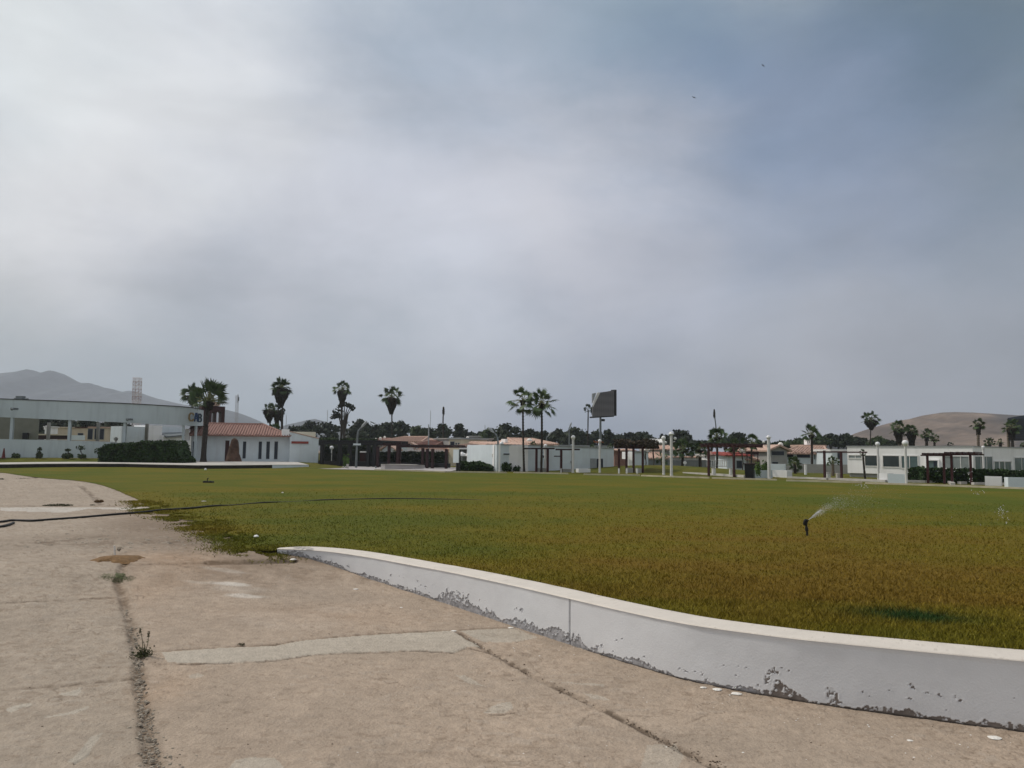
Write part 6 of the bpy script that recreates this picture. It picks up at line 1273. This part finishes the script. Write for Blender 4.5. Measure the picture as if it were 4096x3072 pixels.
for i, (x, y, w_, h_, Y, lb) in enumerate(((2580, 1799, 34, 10, 74, 'white flowering branches showing right of the thatched pergola'), (2612, 1790, 16, 8, 75, 'small white blossom cluster left of the two lamps'), (2802, 1821, 26, 8, 82, 'white blossom cluster between the two lower palms'), (2968, 1803, 14, 14, 80, 'white blossom clump left of the open crowned palm'))):
    rngb = np.random.default_rng(70+i); c = W(x, y, Y); s = Y/F; leafy('flowering_shrub', lb, 'shrub', [((c[0]+k*w_*s*.4, Y, c[2]+rngb.uniform(-.3, .3)*h_*s), (w_*s*.3, w_*s*.3, h_*s*.5)) for k in (-1, 0, 1)], 'blossom', rngb, .09, .35, False, 'white flowering shrubs', (np.array([c[0], Y, 0.]), np.array([c[0], Y, c[2]]), .05))
# traffic cone
c = np.array([*at(16, 73.3), 0]); c[2] = gz(c[0], c[1]); tc_ = thing('traffic_cone', 'dark red traffic cone beside the pale low wall at the far left', 'traffic cone', c); m = MB(); m.lathe(c, [(.17, .04), (.14, .2), (.05, .88), (.035, .92)], 14); m.build('cone', MATS['orange_plastic'], tc_); m = MB(); m.box(c[0]-.2, c[0]+.2, c[1]-.2, c[1]+.2, c[2]-.03, c[2]+.038); m.build('base', MATS['orange_plastic'], tc_)
# ------------------------------------------------------------------ lattice towers
def lattice(label, x0, x1, ytop, ybot, Y, mats_, n, name='lattice_tower', taper=1., tilt=0):
    a = W(x0, ybot, Y); b = W(x1, ybot, Y); t = W((x0+x1)/2+tilt, ytop, Y); w_ = (b[0]-a[0])/2; cx = (a[0]+b[0])/2; root = thing(name, label, 'tower', (cx, Y, 0)); H = t[2]
    for part in range(2):
        m = MB()
        for k in range(n):
            if k % 2 != part: continue
            z0 = H*k/n; z1 = H*(k+1)/n
            def cr(z): s = w_*(1+(taper-1)*(1-z/H)); ox = (t[0]-cx)*z/H; return [np.array([cx+ox+i*s, Y+j*s, z]) for i, j in ((-1, -1), (1, -1), (1, 1), (-1, 1))]
            A, B = cr(z0), cr(z1)
            for i in range(4): m.tube([A[i], B[i]], w_*.09, 4); m.tube([A[i], B[(i+1) % 4]], w_*.055, 4); m.tube([B[i], B[(i+1) % 4]], w_*.05, 4); m.tube([A[(i+1) % 4], B[i]], w_*.055, 4)
        m.build('white_sections' if part else 'red_sections', MATS[mats_[part]], root)
    return root
mat('faded_red', (.36, .27, .26), .7); mat('faded_white', (.55, .5, .5), .7); mat('mast_grey', (.42, .42, .45), .6)
lattice('red and white lattice tower rising behind the pavilion fascia', 536, 560, 1512, 1640, 260, ('faded_red', 'faded_white'), 20, tilt=2)
t2 = lattice('slim grey lattice mast with antenna right of the near palm', 944, 953, 1582, 1690, 240, ('mast_grey', 'mast_grey'), 24)
m = MB(); p = W(952, 1578, 240); m.tube([p+(0, 0, -2.6), p], .12, 5); m.tube([p+(.2, 0, -2.), p+(.2, 0, -.8)], .25, 6); m.build('antenna', MATS['steel'], t2)

# ------------------------------------------------------------------ hills
def ridge(name, prof, Y, D1, m_, colf, rough=1., seed=0, back=800):
    prof = np.array(prof, float); pxs_ = np.arange(prof[0, 0], prof[-1, 0]+1, max(3, (prof[-1, 0]-prof[0, 0])/420)); py = np.interp(pxs_, prof[:, 0], prof[:, 1]); P = np.array([W(x, y, Y) for x, y in zip(pxs_, py)])
    V = []; T = np.r_[np.linspace(-.7, 0, 8)[:-1], np.linspace(0, 1, 46)]
    for t in T:
        if t < 0: y = Y-t*back; k = 1-(t/-.7)**2*.9; V.append(np.c_[P[:, 0], np.full(len(P), y), P[:, 2]*k])
        else:
            k = (1-t)**1.15; y = Y-t*D1; nz_ = (fbm(P[:, 0]/(D1*.16)+seed, np.full(len(P), t*4.), seed)-.5)*2+(fbm(P[:, 0]/(D1*.05), np.full(len(P), t*12.), seed+3)-.5)*.8; env = math.sin(math.pi*min(t*1.0, 1))**.8
            V.append(np.c_[P[:, 0]+0*nz_, y+nz_*D1*.05*env, np.maximum(P[:, 2]*k+nz_*P[:, 2].mean()*.16*env*rough, -2)])
    V = np.array(V); nr, nc = V.shape[:2]; idx = np.arange(nr*nc).reshape(nr, nc); m = MB(); m.v = [V.reshape(-1, 3)]; m.n = nr*nc; m.f = np.stack([idx[:-1, :-1], idx[1:, :-1], idx[1:, 1:], idx[:-1, 1:]], -1).reshape(-1, 4).tolist()
    c = colf(V.reshape(-1, 3)); o = m.build(name, m_, smooth=True, col=c); return tag(o, kind='structure')
mat('hillside', (1, 1, 1), .95, .2, .03, 4., .035, attr='Col', spec=.05, fine=.15, fscale=.12)
def c1(V):
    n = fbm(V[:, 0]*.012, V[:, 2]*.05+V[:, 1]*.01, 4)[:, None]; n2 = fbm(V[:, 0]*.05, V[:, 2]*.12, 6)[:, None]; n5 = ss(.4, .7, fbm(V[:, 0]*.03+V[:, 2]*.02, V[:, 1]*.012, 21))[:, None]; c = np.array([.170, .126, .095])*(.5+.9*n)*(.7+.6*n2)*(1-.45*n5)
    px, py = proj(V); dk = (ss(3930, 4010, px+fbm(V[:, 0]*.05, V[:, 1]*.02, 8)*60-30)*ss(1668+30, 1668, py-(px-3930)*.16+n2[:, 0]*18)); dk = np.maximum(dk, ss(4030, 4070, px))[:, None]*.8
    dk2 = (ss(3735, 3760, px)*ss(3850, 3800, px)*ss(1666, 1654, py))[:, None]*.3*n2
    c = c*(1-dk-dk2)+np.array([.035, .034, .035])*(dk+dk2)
    return c
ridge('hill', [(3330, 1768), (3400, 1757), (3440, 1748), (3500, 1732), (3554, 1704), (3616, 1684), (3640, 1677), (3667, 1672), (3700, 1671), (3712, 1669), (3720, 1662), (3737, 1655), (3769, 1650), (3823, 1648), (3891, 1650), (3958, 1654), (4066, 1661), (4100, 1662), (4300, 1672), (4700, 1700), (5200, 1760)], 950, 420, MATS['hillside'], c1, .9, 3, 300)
def c2(V): n = fbm(V[:, 0]*.004, V[:, 2]*.01, 14)[:, None]; return np.array([.07, .08, .09])*(.6+.8*n)
ridge('mountain', [(-1500, 1600), (-700, 1540), (-300, 1510), (0, 1493), (40, 1489), (69, 1485), (105, 1477), (133, 1481), (166, 1492), (180, 1487), (194, 1481), (216, 1484), (244, 1499), (272, 1515), (300, 1526), (319, 1531), (358, 1532), (375, 1538), (388, 1546), (420, 1551), (449, 1556), (482, 1568), (513, 1563), (535, 1564), (564, 1575), (611, 1590), (666, 1603), (736, 1619), (820, 1629), (910, 1640), (943, 1650), (980, 1664), (1013, 1679), (1050, 1700), (1120, 1730), (1250, 1760)], 2200, 900, MATS['hillside'], c2, 1., 9, 500)
ridge('low_hill', [(1120, 1770), (1150, 1698), (1180, 1692), (1230, 1680), (1260, 1676), (1300, 1686), (1340, 1700), (1400, 1720), (1480, 1760)], 1500, 400, MATS['hillside'], c2, .6, 12, 200)
# ------------------------------------------------------------------ on the lawn
def curve_hose(name, label, P, r, mm, parent=None):
    m = MB(); T = catmull(np.array(P), 8); m.tube(T, r, 7); return tag(m.build(name, MATS[mm], smooth=True), label, 'hose')
def gp(px, py, dz=0): p = cast_pave(np.array(float(px)), np.array(float(py))); return p+(0, 0, dz)
def lp(px, py, dz=0): return onz(px, py, 0)+(0, 0, dz)
H1 = [gp(-260, 2094, .02), gp(-80, 2096, .02), gp(0, 2091, .02), gp(45, 2085, .02), gp(95, 2085.5, .02), gp(140, 2086, .02), gp(200, 2081.5, .02), gp(330, 2072, .02), gp(460, 2061, .025), gp(580, 2052, .03), gp(640, 2047, .045), lp(700, 2041, .03), lp(770, 2036, .03), lp(830, 2029, .025), lp(868, 2026, .022), lp(930, 2022, .002), lp(1000, 2016, .004), lp(1070, 2012, .016), lp(1150, 2008, -.012), lp(1230, 2004, -.01), lp(1290, 2002, .012), lp(1420, 1998, .004), lp(1560, 1996, .012), lp(1700, 1997, .006), lp(1850, 1999, -.004), lp(1950, 2001, -.02)]
curve_hose('garden_hose', 'long black hose lying across the pavement and into the lawn', H1, .028, 'black_rubber')
curve_hose('garden_hose', 'short black hose end on the pavement at the left edge', [gp(-200, 2135, .02), gp(-60, 2118, .02), gp(0, 2111, .02), gp(22, 2107, .025), gp(42, 2100, .02), gp(54, 2095, .02)], .03, 'black_rubber')
# sprinkler
sp0 = lp(3229, 2143); Ys = sp0[1]; spk = thing('lawn_sprinkler', 'dark impact sprinkler on a riser spraying water to the right', 'sprinkler', sp0)
def S_(x, y, dy=0): return W(x, y, Ys+dy)
m = MB(); m.tube([S_(3229, 2145)-(0, 0, .03), S_(3228.5, 2130), S_(3227.5, 2122)], [.026, .024, .022], 10); m.tube([S_(3227.5, 2123), S_(3227, 2120), S_(3226, 2112), S_(3225, 2104)], [.034, .036, .034, .02], 10); m.build('riser', MATS['black_rubber'], spk)
m = MB(); m.tube([S_(3225.5, 2104), S_(3223.5, 2096), S_(3225, 2086), S_(3227, 2078)], [.022, .034, .034, .02], 10); m.tube([S_(3217, 2102, -.01), S_(3215.5, 2094, -.01), S_(3218, 2083, -.01), S_(3223, 2077, -.01)], [.014, .022, .022, .018], 8); m.tube([S_(3225, 2090), S_(3230, 2083, -.02), S_(3234.5, 2079.5, -.03)], [.026, .022, .012], 8); h_ = m.build('sprinkler_head', MATS['black_rubber'], spk)
m = MB(); m.tube([S_(3216, 2090, -.03), S_(3224, 2080, -.04), S_(3229, 2076.5, -.04)], [.008, .010, .008], 6); m.build('hammer_arm', MATS['black_metal'], h_)
# water
mw = bpy.data.materials.new('water_drops'); mw.use_nodes = True; b_ = mw.node_tree.nodes['Principled BSDF']; b_.inputs['Base Color'].default_value = (.95, .97, 1, 1); b_.inputs['Roughness'].default_value = .05; b_.inputs['IOR'].default_value = 1.33; b_.inputs['Transmission Weight'].default_value = .55
rng = np.random.default_rng(42); m = MB()
def jet(end, n, spread, arc, Y1, smin=.0015, smax=.004):
    A = S_(3233, 2080, -.03); B = W(end[0], end[1], Y1)
    t = rng.uniform(0, 1, n)**1.3; p = A+(B-A)*t[:, None]; p[:, 2] += arc*4*t*(1-t); p += rng.normal(0, 1, (n, 3))*(spread*t**1.3)[:, None]
    d = (B-A)/np.linalg.norm(B-A); s = rng.uniform(smin, smax, n); L = s*rng.uniform(2, 8, n)
    for q, r, l in zip(p, s, L):
        u = np.cross(d, (0, 1, 0)); u /= np.linalg.norm(u); v = np.cross(d, u); m.add([q-d*l, q+u*r, q+v*r, q-u*r, q-v*r, q+d*l], [(0, 2, 1), (0, 3, 2), (0, 4, 3), (0, 1, 4), (5, 1, 2), (5, 2, 3), (5, 3, 4), (5, 4, 1)])
jet((3285, 2040), 420, .012, .012, Ys-.1, .001, .0025); jet((3300, 2050), 240, .03, .015, Ys-.1, .001, .0022)
jet((3420, 2010), 800, .16, .12, Ys+.3, .001, .002); jet((3560, 2030), 900, .30, .3, Ys+.6, .001, .002); jet((3690, 1955), 400, .35, .4, Ys+6, .0015, .003)
for (cx, cy, rx, ry, n) in ((4005, 2045, 18, 26, 34), (4030, 2080, 8, 12, 8), (3908, 1973, 24, 14, 12), (3885, 1921, 14, 12, 8), (3806, 2069, 2, 2, 2), (3922, 2100, 2, 2, 2), (3440, 1942, 25, 8, 18), (3870, 1895, 14, 10, 7)):
    for _ in range(n):
        q = W(cx+rng.normal(0, rx*.6), cy+rng.normal(0, ry*.6), 14+rng.uniform(-1, 1)); r = rng.uniform(.003, .008); m.sphere(q, r, 6)
tag(m.build('water_spray', mw), 'fine spray and scattered drops of water from the lawn sprinkler', 'water', kind='stuff')
# second sprinkler (idle)
p = lp(828, 1931); r2_ = thing('idle_sprinkler', 'small dark idle sprinkler base on the lawn at the left', 'sprinkler', p); m = MB(); s = p[1]/F; f = Face(808, p[1], 850, p[1]); f.rect(m, 811, 1925, 847, 1933, -.15, .15, zb=0); f.rect(m, 815, 1923.5, 822, 1926, -.05, .05); f.rect(m, 838, 1923.5, 843, 1926, -.05, .05); m.build('base', MATS['black_rubber'], r2_); m = MB(); a, z = f.hit(829, 1925); m.tube([f.pt(a, 0, z-.02), f.pt(a, 0, z+.12), f.pt(a+.06, 0, z+.16)], .025, 6); m.build('nozzle', MATS['black_rubber'], r2_)
# litter
def blobs(name, label, cat, px, py, w_, h_, mm, on='lawn', seed=1):
    c = lp(px, py) if on == 'lawn' else gp(px, py); rng = np.random.default_rng(seed); sc = c[1]/F; r = w_*sc/2; m = MB(); vs = []; k = 9
    for i, (rr, z) in enumerate([(.8, 0), (1, .35), (.75, .8), (.3, 1.)]):
        for j in range(k): q = 2*math.pi*j/k; R2 = r*rr*rng.uniform(.8, 1.15); vs.append(c+np.array([R2*math.cos(q), R2*.8*math.sin(q), max(h_*sc*z*rng.uniform(.8, 1.1), 0)]))
    m.add(vs, [(i*k+j, i*k+(j+1) % k, (i+1)*k+(j+1) % k, (i+1)*k+j) for i in range(3) for j in range(k)]+[tuple(range(3*k, 4*k))]); tag(m.build(name, MATS[mm]), label, cat)
blobs('plastic_bag', 'small white crumpled scrap on the grass below the near palm', 'litter', 822, 1880, 11, 7, 'cloth_white', seed=1)
blobs('white_stone', 'white lump on the bare earth where the lawn meets the pavement', 'stone', 1024, 2150, 24, 10, 'cloth_white', seed=2)
blobs('paper_scrap', 'tiny white scrap out on the left lawn', 'litter', 1130, 1972, 9, 4, 'cloth_white', seed=3)
blobs('paper_scrap', 'flat pale scrap beside the hose on the left lawn', 'litter', 815, 2006, 24, 3, 'concrete_light', seed=4)
blobs('pale_stone', 'pale flat stone at the left tip of the white wall', 'stone', 1173, 2240, 26, 6, 'flake', 'p', 5)
blobs('pale_stone', 'grey flat stone near the hose on the dirty pavement', 'stone', 855, 2114, 14, 4, 'stone', 'p', 6)
for x, y, w_, h_, lb, sd in ((2813, 2752, 26, 8, 'white paint chip at the wall foot, smaller left one', 11), (2870, 2760, 40, 10, 'broad white paint chip at the wall foot, middle of three', 12), (2945, 2776, 44, 8, 'long white paint chip at the wall foot, right of three', 13), (3975, 2952, 52, 10, 'large white paint chip near the right edge on the pavement', 14), (3640, 2963, 26, 5, 'long thin white chip on the pavement at the right', 15), (1423, 2358, 22, 6, 'white chip on the pavement near the left third of the wall', 16), (1605, 2431, 14, 4, 'small white chip by the peeled wall middle', 17), (1815, 2524, 24, 4, 'flat white chip at the corner of the smooth strip', 18), (2043, 2512, 24, 5, 'flat pale chip at the wall foot by the smooth strip', 19)):
    blobs('paint_chip', lb, 'paint chip', x, y, w_, h_*.6, 'flake', 'p', sd)
# pebbles and flakes
rng = np.random.default_rng(8)
def scatter(n, area, smin, smax, mm, name, label, flat=.5, cluster=None):
    m = MB()
    for i in range(n):
        x, y = area(i); c = gp(x, y); r = rng.uniform(smin, smax)*rng.uniform(.5, 1.3); k = 6; a0 = rng.uniform(0, 6); hh = r*flat*rng.uniform(.5, 1.3)
        if pip(np.array([c[0]]), np.array([c[1]]), lawn_poly)[0]: continue
        lo = [c+np.array([r*math.cos(a0+2*math.pi*j/k)*rng.uniform(.7, 1.3), r*.75*math.sin(a0+2*math.pi*j/k)*rng.uniform(.7, 1.3), -.004]) for j in range(k)]; up_ = [c+(q-c)*.65+np.array([0, 0, hh*rng.uniform(.7, 1.1)+.002]) for q in lo]
        m.add(lo+up_, [(j, (j+1) % k, (j+1) % k+k, j+k) for j in range(k)]+[tuple(range(k, 2*k))])
    tag(m.build(name, MATS[mm]), label, name.replace('_', ' '), kind='stuff')
jx = lambda y: np.interp(y, [2240, 2330, 2420, 2500, 2600, 2700, 2820, 2950, 3072], [505, 470, 500, 520, 545, 555, 572, 590, 620])
def a_joint(i): y = rng.uniform(2400, 3100)**1.0; y = 2400+700*((y-2400)/700)**.6; return jx(y)+rng.normal(0, 14+40*ss(2800, 3072, y))+ss(2850, 3072, y)*rng.uniform(0, 60), y
scatter(430, a_joint, .004, .020, 'stone', 'loose_gravel', 'small broken stones gathered along the open pavement joint')
def a_cr(i): t = rng.uniform(0, 1); x = np.interp(t, [0, .3, .6, 1], [1830, 2131, 2526, 2900]); y = np.interp(t, [0, .3, .6, 1], [2529, 2705, 2899, 3080]); return x+rng.normal(0, 18), y+rng.normal(0, 8)
scatter(220, a_cr, .003, .011, 'dirt', 'crack_grit', 'dark grit lying in the diagonal crack of the pavement')
def a_fl(i):
    t = rng.uniform(0, 1)
    if rng.uniform() < .65: x = rng.uniform(1250, 4050); yb = np.interp(x, [1163, 1304, 1542, 1933, 2279, 2720, 3100, 3644, 4096], [2215, 2260, 2339, 2472, 2576, 2715, 2789, 2870, 2932]); return x, yb+12+abs(rng.normal(0, 90))*(.3+(yb-2200)/700)
    return rng.uniform(900, 4000), rng.uniform(2500, 3060)
scatter(230, a_fl, .003, .013, 'flake', 'paint_flakes', 'tiny white paint flakes scattered on the pavement below the wall', .15)
def a_rub(i): return rng.uniform(100, 1000), 2165+rng.normal(0, 22)
scatter(260, a_rub, .008, .05, 'stone', 'dirt_rubble', 'flat rubble and caked dirt across the old pavement joint', .25)
def a_pit(i): return rng.uniform(0, 4050), 2420+rng.uniform(0, 1)**.7*640
scatter(420, a_pit, .002, .008, 'dirt', 'dark_grit', 'dark specks of grit over the near pavement', .4)
# weeds
def weed(name, label, px, py, w_, h_, n, mm, seed, on='p', flat=False, cat='weed', lay=.5):
    c = gp(px, py) if on == 'p' else lp(px, py); rng = np.random.default_rng(seed); sc = c[1]/F; R = w_*sc/2; H = h_*sc; m = MB()
    for i in range(n):
        a = rng.uniform(0, 6.283); q = rng.uniform(0, 1)**.5; b = np.array([c[0]+R*q*math.cos(a), c[1]+R*.8*q*math.sin(a)*(1 if not flat else .9), 0]); b[2] = float(pave_z(b[0], b[1]))-.01 if on == 'p' else 0
        d = np.array([math.cos(a)*lay+rng.normal(0, .3), math.sin(a)*lay+rng.normal(0, .3), 1.]); d /= np.linalg.norm(d); L = H*rng.uniform(.4, 1.05)*(1.2-.6*q); s = np.cross(d, rng.normal(size=3)); s /= np.linalg.norm(s); wv = max(.0022, L*.05)
        m.add([b-s*wv, b+s*wv, b+d*L*.6+s*wv*1.2, b+d*L+np.array([0, 0, -L*.15]), b+d*L*.6-s*wv*1.2], [(0, 1, 2, 3, 4)])
    return tag(m.build(name, MATS[mm]), label, cat)
mat('weed_green', (.19, .22, .11), .8, .4, 30); mat('weed_dry', (.15, .085, .03), .9, .3, 30); mat('weed_dark', (.055, .06, .025), .9, .4, 30)
weed('grass_patch', 'low grey green weed patch spreading on the pavement joint', 468, 2309, 138, 12, 1500, 'weed_green', 1, flat=True, cat='weed patch', lay=1.2)
m_ = MB(); cc = gp(470, 2236); rngq = np.random.default_rng(4); vs = [cc+np.array([0, 0, .055])]; k = 28
for q_, rz in ((.35, .042), (.7, .02), (1., -.03)):
    for j in range(k): a = 2*math.pi*j/k; rr = (.36*abs(math.cos(a))+.16*abs(math.sin(a))+.04)*q_*rngq.uniform(.85, 1.15); vs.append(cc+np.array([rr*math.cos(a), rr*math.sin(a)*1.2, rz]))
m_.add(vs, [(0, 1+j, 1+(j+1) % k) for j in range(k)]+[(1+i*k+j, 1+(i+1)*k+j, 1+(i+1)*k+(j+1) % k, 1+i*k+(j+1) % k) for i in range(2) for j in range(k)]); mat('dry_mound', (.17, .10, .045), .95, .3, 20, .01, 60); dmr = m_.build('soil_mound', MATS['dry_mound'], smooth=True); tag(dmr, 'small brown soil mound with dead grass around the white stub pipe', 'soil mound')
weed('dead_grass', 'brown dead grass tuft growing on the small soil mound', 470, 2236, 110, 14, 900, 'weed_dry', 2, cat='dead grass')
def plant2():
    c = gp(569, 2624); sc = c[1]/F; root = thing('weed_plant', 'upright dark weed with two seed heads in the pavement joint', 'weed', c); rng = np.random.default_rng(6); mS = MB(); mL = MB()
    def P(x, y): return np.array([c[0]+(x-569)*sc, c[1], c[2]+(2624-y)*sc])
    for x0, xt, yt in ((569, 556, 2520), (578, 590, 2532), (566, 540, 2590), (575, 600, 2592), (572, 572, 2570), (564, 552, 2580)):
        A = P(x0, 2622); B = P(xt, yt); mid = (A+B)/2+np.array([.012, 0, .01]); mS.tube([A, mid, B], [.004, .003, .002], 5)
        for t in np.linspace(.15, 1, 14): q = A+(B-A)*t; a = rng.uniform(0, 6.28); d = np.array([math.cos(a), math.sin(a), .4])*rng.uniform(.012, .03); s = np.cross(d, (0, 0, 1))*.35; mL.add([q, q+d*.5+s, q+d, q+d*.5-s], [(0, 1, 2, 3)])
    for x, y in ((556, 2524), (590, 2536)):
        for i in range(60): q = P(x+rng.normal(0, 2.2), y+rng.uniform(-7, 16)); mL.cards(q[None], .006, rng)
    q = np.array([P(x, y)+(0, yy, 0) for x, y, yy in zip(rng.normal(569, 16, 330), 2622-abs(rng.normal(0, 10, 330)), rng.normal(0, .05, 330))]); mL.cards(q, .010, rng)
    mS.build('stems', MATS['weed_dark'], root); mL.build('leaves', MATS['weed_dark'], root)
plant2()
weed('weed_tuft', 'tiny dark weed on the edge of the smooth concrete strip', 965, 2580, 26, 22, 40, 'weed_dark', 7)
weed('weed_tuft', 'low row of weeds growing in the far pavement joint', 232, 2022, 110, 12, 700, 'weed_dark', 8)
weed('weed_tuft', 'small weed by the far joint right of the weed row', 370, 2021, 18, 9, 90, 'weed_dark', 9)
weed('weed_tuft', 'yellow green weed where two far joints meet', 396, 2008, 32, 16, 300, 'weed_dry', 10)
weed('weed_tuft', 'dark weeds in the farthest pavement joint near the left edge', 90, 1914, 60, 5, 260, 'weed_dark', 12)
weed('weed_tuft', 'dark weed at the very left edge of the far pavement', 6, 1918, 16, 10, 120, 'weed_dark', 13)
weed('weed_tuft', 'brown runner grass creeping over the pavement near the hose', 615, 2036, 40, 12, 300, 'weed_dry', 14)
weed('weed_tuft', 'reddish dry grass fringe left of the white wall tip', 960, 2197, 130, 8, 900, 'weed_dry', 15)
weed('weed_tuft', 'sparse dry tuft on the bare earth below the hose', 830, 2098, 90, 10, 500, 'weed_dry', 16)
# stub pipe
sp_ = thing('stub_pipe', 'broken white pipe stub with a small valve on the pavement', 'pipe', gp(460, 2226)); c = gp(460, 2226); sc = c[1]/F
def Q(x, y, d=0): return np.array([c[0]+(x-460)*sc, c[1]+d, c[2]+(2226-y)*sc])
m = MB(); m.tube([Q(460, 2230), Q(458, 2205), Q(455, 2185)], [.016, .015, .016], 8); m.build('pipe', MATS['flake'], sp_)
m = MB(); m.tube([Q(466, 2192, .02), Q(480, 2189, .0), Q(494, 2193, -.02)], .008, 6); m.tube([Q(473, 2204), Q(476, 2196)], [.022, .018], 8); m.tube([Q(467, 2197), Q(482, 2197)], .014, 8); m.build('valve', MATS['stone'], sp_)
# ------------------------------------------------------------------ birds
def bird(px, py, span, ang, Y, label, bank=.3):
    C = W(px, py, Y); s = span*Y/F/2; ca, sa = math.cos(ang), math.sin(ang); m = MB()
    U = np.array([ca, .35, -sa]); U /= np.linalg.norm(U); Fw = np.cross((0, 0, 1), U); Fw /= np.linalg.norm(Fw); Z = np.cross(U, Fw)
    P = lambda u, f_, z: C+U*u*s+Fw*f_*s+Z*z*s
    m.tube([P(0, .42, .02), P(0, .3, .03), P(0, .1, .0), P(0, -.2, 0), P(0, -.45, .02)], [.02*s, .06*s, .11*s, .08*s, .02*s], 8)
    for q in (-1, 1):
        top = [P(0, .2, .05), P(.35*q, .28, .14), P(.7*q, .14, .12), P(1.*q, -.12, .05), P(.7*q, -.08, .10), P(.35*q, -.06, .12), P(0, -.12, .04)]; lo = [p-Z*.02*s for p in top]; n = len(top)
        m.add(top+lo, [tuple(range(n)), tuple(range(n, 2*n))[::-1]]+[(i, (i+1) % n, (i+1) % n+n, i+n) for i in range(n)])
    m.add([P(-.12, -.62, .02), P(.12, -.62, .02), P(.04, -.3, .02), P(-.04, -.3, .02), P(0, -.5, -.0)], [(0, 1, 2, 3), (0, 4, 1)])
    o = tag(m.build('bird', MATS['black_metal']), label, 'bird', 'birds circling in the sky')
bird(3052, 262, 20, math.radians(33), 90, 'black bird highest in the sky at the right, wings tilted')
bird(2776, 390, 24, math.radians(14), 90, 'black gliding bird left of and below the highest one')
bird(904, 1308, 7, math.radians(20), 140, 'tiny dark bird low above the palm cluster')
bird(612, 1095, 6, math.radians(-10), 150, 'tiny faint bird high at the left of the sky')

# ------------------------------------------------------------------ haze
HZ = 2.3e-4
m = MB(); m.box(-3600, 3600, -300, 3000, -3.6, 262); hz_ = m.build('haze', None); tag(hz_, kind='stuff')
hm = bpy.data.materials.new('haze'); hm.use_nodes = True; hm.node_tree.nodes.clear(); vo = hm.node_tree.nodes.new('ShaderNodeVolumePrincipled'); vo.inputs['Density'].default_value = HZ; vo.inputs['Color'].default_value = (.80, .88, 1, 1); vo.inputs['Anisotropy'].default_value = .2
ou = hm.node_tree.nodes.new('ShaderNodeOutputMaterial'); hm.node_tree.links.new(vo.outputs[0], ou.inputs['Volume']); hz_.data.materials.append(hm)
hz_['label'] = 'thin pale sea haze over the whole place'; hz_['category'] = 'haze'
